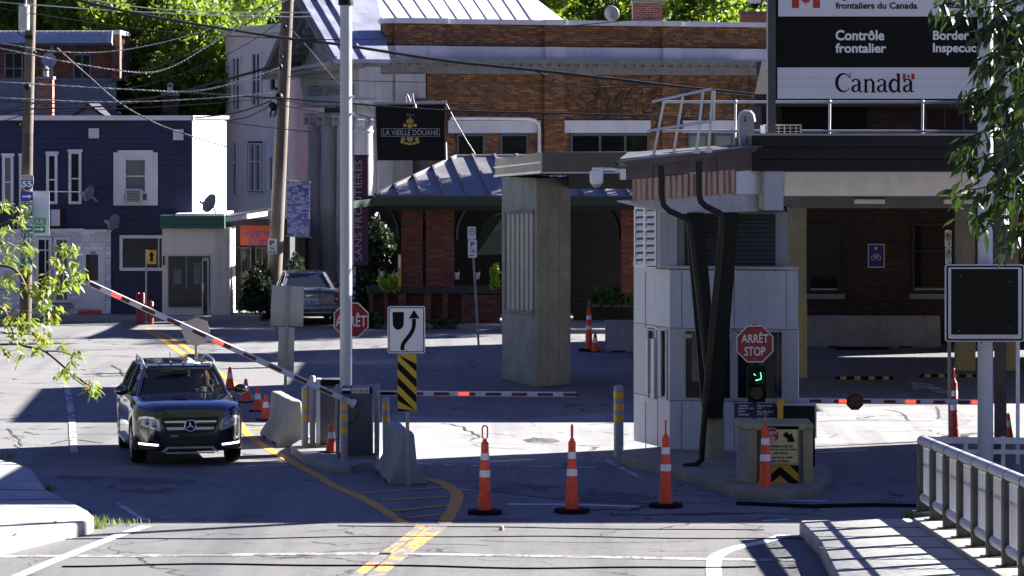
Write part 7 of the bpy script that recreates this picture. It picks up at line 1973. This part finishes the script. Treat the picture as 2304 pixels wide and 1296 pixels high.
b = MB(); fpoly(b, [(-.33, .53), (-.20, .53), (-.20, .495), (-.33, .495)], .02, .006); b.xf(MT); b.build('sticker', M('sticker_buff', (.34, .30, .22), .5), suv)
for y, f in ((-1.38, 1), (1.38, 1)):
    for s in (-1, 1): wheel(suv, MT, s * .79, y, .36, .24, RUB, RIM, s)
for s in (-1, 1):
    b = MB(); b.box(*sorted((s * .86, s * .98)), -.85, .85, .30, .34); b.xf(MT); b.build('running_board', M('board_grey', (.3, .3, .31), .4, .6), suv)
    for ya, yb in ((-.72, .22), (.27, 1.2)):
        b = MB(); b.box(*sorted((s * .915, s * .945)), ya + .5, ya + .72, .93, .965); b.xf(MT); b.build('door_handle', CHR, suv)
# interior
SEATM = M('seat_dark', (.015, .015, .016), .6)
for s in (-1, 1):
    b = MB(); x = s * .38
    b.ext([(x - .24, .18, .72), (x + .24, .18, .72), (x + .20, .48, 1.30), (x - .20, .48, 1.30)], (0, .12, 0)); b.box(x - .25, x + .25, -.38, .25, .55, .72); b.xf(MT); se = b.build('seat', SEATM, suv, bevel=.04)
    b = MB(); b.box(x - .13, x + .13, .46, .56, 1.30, 1.50); b.xf(MT); b.build('headrest', SEATM, se, bevel=.04)
b = MB(); b.box(-.76, .76, -.92, -.56, .80, 1.08); b.box(-.3, .3, 1.15, 1.3, .7, 1.35); b.box(-.74, .74, 1.15, 1.3, .7, 1.2); b.xf(MT); b.build('dashboard', SEATM, suv, bevel=.03)
b = MB(); c = V((.38, -.50, 1.05)); b.loft([[c + V(((.18 + .018 * math.cos(a)) * math.cos(2 * PI * k / 24), -.018 * math.sin(a) + .35 * (.18) * math.sin(2 * PI * k / 24), (.18 + .018 * math.cos(a)) * math.sin(2 * PI * k / 24) * .92)) for k in range(24)] for a in [i * PI / 4 for i in range(9)]], cap=False); b.xf(MT); b.build('steering_wheel', PLASTIC, suv, 60)
b = MB(); b.box(-.12, .12, -.42, -.36, 1.41, 1.49); b.tube([(0, -.38, 1.46), (0, -.38, 1.36)], .006, 5); b.box(-.02, .02, -.385, -.375, 1.28, 1.36); b.xf(MT); b.build('inside_mirror', PLASTIC, suv)
# ---- driver
sk = MT.copy()
drv = thing('person', 'long-haired driver at the wheel of the black suv, one hand raised on the steering wheel', 'person', loc, hd_)
def skin_body(name, joints, edges, m, par, sub=2):
    me = bpy.data.meshes.new(name); inv = (Matrix.Translation(par.location) @ Matrix.Rotation(par.rotation_euler.z, 4, 'Z')).inverted()
    me.from_pydata([tuple(inv @ (MT @ V(j[:3]))) for j in joints], edges, []); o = bpy.data.objects.new(name, me); C.objects.link(o); o.parent = par; me.materials.append(m)
    sm = o.modifiers.new('skin', 'SKIN'); sm.use_smooth_shade = True
    if not me.skin_vertices: me.skin_vertices.new()
    for i, j in enumerate(joints):
        sv = me.skin_vertices[0].data[i]; sv.radius = (j[3], j[4] if len(j) > 4 else j[3]); sv.use_root = (i == 0)
    ss = o.modifiers.new('smooth', 'SUBSURF'); ss.levels = sub; ss.render_levels = sub
    return o
SKIN = M('skin', (.50, .30, .22), .5, var=.08)
J = [(.38, .12, .76, .13), (.38, .15, .92, .115), (.38, .16, 1.08, .12), (.38, .15, 1.19, .075), (.38, .13, 1.25, .048), (.38, .10, 1.33, .075), (.38, .09, 1.40, .085), (.38, .10, 1.44, .06),
     (.22, .15, 1.15, .05), (.17, -.05, .96, .042), (.24, -.32, 1.05, .034), (.27, -.44, 1.13, .026),
     (.54, .15, 1.15, .05), (.60, -.02, .95, .042), (.56, -.30, 1.10, .034), (.50, -.44, 1.19, .026),
     (.28, -.25, .72, .08), (.28, -.55, .50, .05), (.48, -.25, .72, .08), (.48, -.55, .50, .05)]
Ed = [(0, 1), (1, 2), (2, 3), (3, 4), (4, 5), (5, 6), (6, 7), (3, 8), (8, 9), (9, 10), (10, 11), (3, 12), (12, 13), (13, 14), (14, 15), (0, 16), (16, 17), (0, 18), (18, 19)]
for base_i, sx in ((11, 1), (15, -1)):
    bx_, by_, bz_ = J[base_i][:3]
    for k in range(4):
        i = len(J); ox = (k - 1.5) * .02
        J += [(bx_ + ox, by_ - .05, bz_ + .03, .010), (bx_ + ox + sx * .01, by_ - .085 + .004 * abs(k - 1), bz_ + .015, .009), (bx_ + ox + sx * .015, by_ - .09, bz_ - .012, .008)]; Ed += [(base_i, i), (i, i + 1), (i + 1, i + 2)]
    i = len(J); J += [(bx_ + sx * .035, by_ - .03, bz_ - .0, .011), (bx_ + sx * .05, by_ - .06, bz_ - .005, .009)]; Ed += [(base_i, i), (i, i + 1)]
skin_body('body', J, Ed, SKIN, drv)
b = MB(); b.ball((.38, .13, 1.42), .105, .11, .085, 14, 9); b.ball((.38, .17, 1.36), .115, .075, .14, 14, 9); b.ball((.29, .12, 1.26), .05, .06, .17, 10, 8); b.ball((.47, .12, 1.26), .05, .06, .17, 10, 8); b.xf(MT); b.build('hair', M('hair_brown', (.10, .06, .035), .5, var=.5, scale=14), drv, 60)
TOPM = M('shirt_pale', (.34, .34, .36), .8)
b = MB(); rings = [[(.38 + math.cos(a * PI / 8) * rx, .145 + math.sin(a * PI / 8) * ry, z) for a in range(16)] for rx, ry, z in ((.16, .145, .74), (.145, .13, .92), (.165, .14, 1.08), (.15, .11, 1.16), (.07, .075, 1.205))]; b.loft(rings); b.xf(MT); b.build('shirt', TOPM, drv, 60)
b = MB()
for s in (-1, 1): b.ball((.38 + s * .034, .005, 1.395), .013, .008, .009, 8, 6)
b.xf(MT); b.build('eyes', SIGNB, drv, 60)
b = MB(); b.ball((.38, -.002, 1.365), .014, .022, .022, 8, 6); b.xf(MT); b.build('nose', SKIN, drv, 60)
b = MB(); b.ball((.38, .012, 1.325), .028, .008, .007, 8, 6); b.xf(MT); b.build('mouth', M('lips', (.36, .12, .10), .5), drv, 60)

# ---- silver sedan seen from behind
loc = V((PX(676, 101.2), 102.6, 0)); MT = Matrix.Translation(loc) @ Matrix.Rotation(R(7.5), 4, 'Z')
sed = thing('sedan_car', 'silver grey sedan parked with its back to the viewer beside the bank columns', 'car', loc, R(7.5))
SLV = M('car_silver', (.15, .175, .215), .28, .55, var=.05, coat=.7)
st = [(-2.42, .72, .36, .90), (-2.36, .84, .32, .98), (-2.2, .90, .28, 1.02), (-1.6, .94, .25, 1.03), (-.5, .945, .24, 1.0), (.9, .94, .24, .98), (1.5, .93, .25, .94), (2.2, .88, .28, .84), (2.45, .72, .34, .72)]
b = MB(); b.loft(body_loft(st, (-1.5, 1.5), .42, .35)); b.xf(MT); b.build('body', SLV, sed, 35)
base = [(-.72, -1.95), (-.80, -1.7), (-.82, -.6), (-.80, .9), (-.72, 1.25)]; roof = [(-.53, -1.0), (-.58, -.9), (-.60, -.3), (-.57, .35), (-.52, .5)]
bs_, rf_ = full(base), full(roof)
b = MB(); b.loft([[(x, y, .985) for x, y in bs_], [(x, y, 1.42) for x, y in rf_]], cap=False); b.xf(MT); b.build('window_glass', glass_mat('sedan_glass', (.012, .016, .022), .03), sed)
b = MB(); b.loft([[(x * 1.02, y, 1.40) for x, y in rf_], [(x * 1.02, y, 1.43) for x, y in rf_], [(x * .9, y * .95, 1.465) for x, y in rf_], [(x * .4, y * .6, 1.48) for x, y in rf_]]); b.xf(MT); b.build('roof', SLV, sed, 40)
b = MB()
for k in (0, 2, 4):
    for s in (-1, 1):
        p, q = base[k], roof[k]; b.tube([(p[0] * s, p[1], .97), (q[0] * s, q[1], 1.42)], .05 if k == 0 else .035, 6)
b.xf(MT); b.build('pillar', SLV, sed, 60)
for s in (-1, 1):
    b = MB(); b.ext([(s * .93, -2.0, .96), (s * .80, -2.40, .93), (s * .70, -2.425, .93), (s * .70, -2.43, .68), (s * .82, -2.40, .66), (s * .935, -2.12, .70)], (0, -.02, 0)); b.xf(MT); tl = b.build('tail_light', M('tail_red', (.20, .01, .012), .15), sed)
    b = MB(); b.box(*sorted((s * .73, s * .79)), -2.46, -2.44, .74, .78); b.xf(MT); b.build('reverse_lamp', REFL, tl)
    b = MB(); b.ball((s * 1.02, .55, 1.02), .11, .06, .07, 12, 8); b.xf(MT); b.build('mirror', SLV, sed, 60)
    for y in (-1.5, 1.5): wheel(sed, MT, s * .80, y, .35, .22, RUB, RIM, s)
b = MB(); b.box(-.26, .26, -2.44, -2.42, .60, .76); b.xf(MT); pp = b.build('licence_plate', M('plate_white', (.50, .53, .58), .5), sed)
rx_ = V((math.cos(R(7.5)), math.sin(R(7.5)), 0))
text('026 BSH', M('plate_navy', (.03, .04, .12), .5), pp, MT @ V((0, -2.442, .67)), .42, .10, .01, V((rx_.y, -rx_.x, 0)), rx_, ext=.004)
b = MB(); b.box(-.86, .86, -2.47, -2.40, .40, .58); b.xf(MT); b.build('bumper', SLV, sed, bevel=.03)
b = MB(); b.box(-.90, .90, -2.40, -2.2, .26, .40); b.xf(MT); b.build('valance', PLASTIC, sed)
b = MB(); b.box(-.86, .86, -2.432, -2.425, .585, .592); b.box(-.70, .70, -2.44, -2.43, .925, .94); b.xf(MT); b.build('boot_seam', SIGNB, sed)
b = MB(); b.ext([(-.09, -2.45, .86), (0, -2.45, .845), (.09, -2.45, .86), (.09, -2.45, .875), (0, -2.45, .872), (-.09, -2.45, .875)], (0, .015, 0)); b.xf(MT); b.build('boot_badge', CHR, sed)
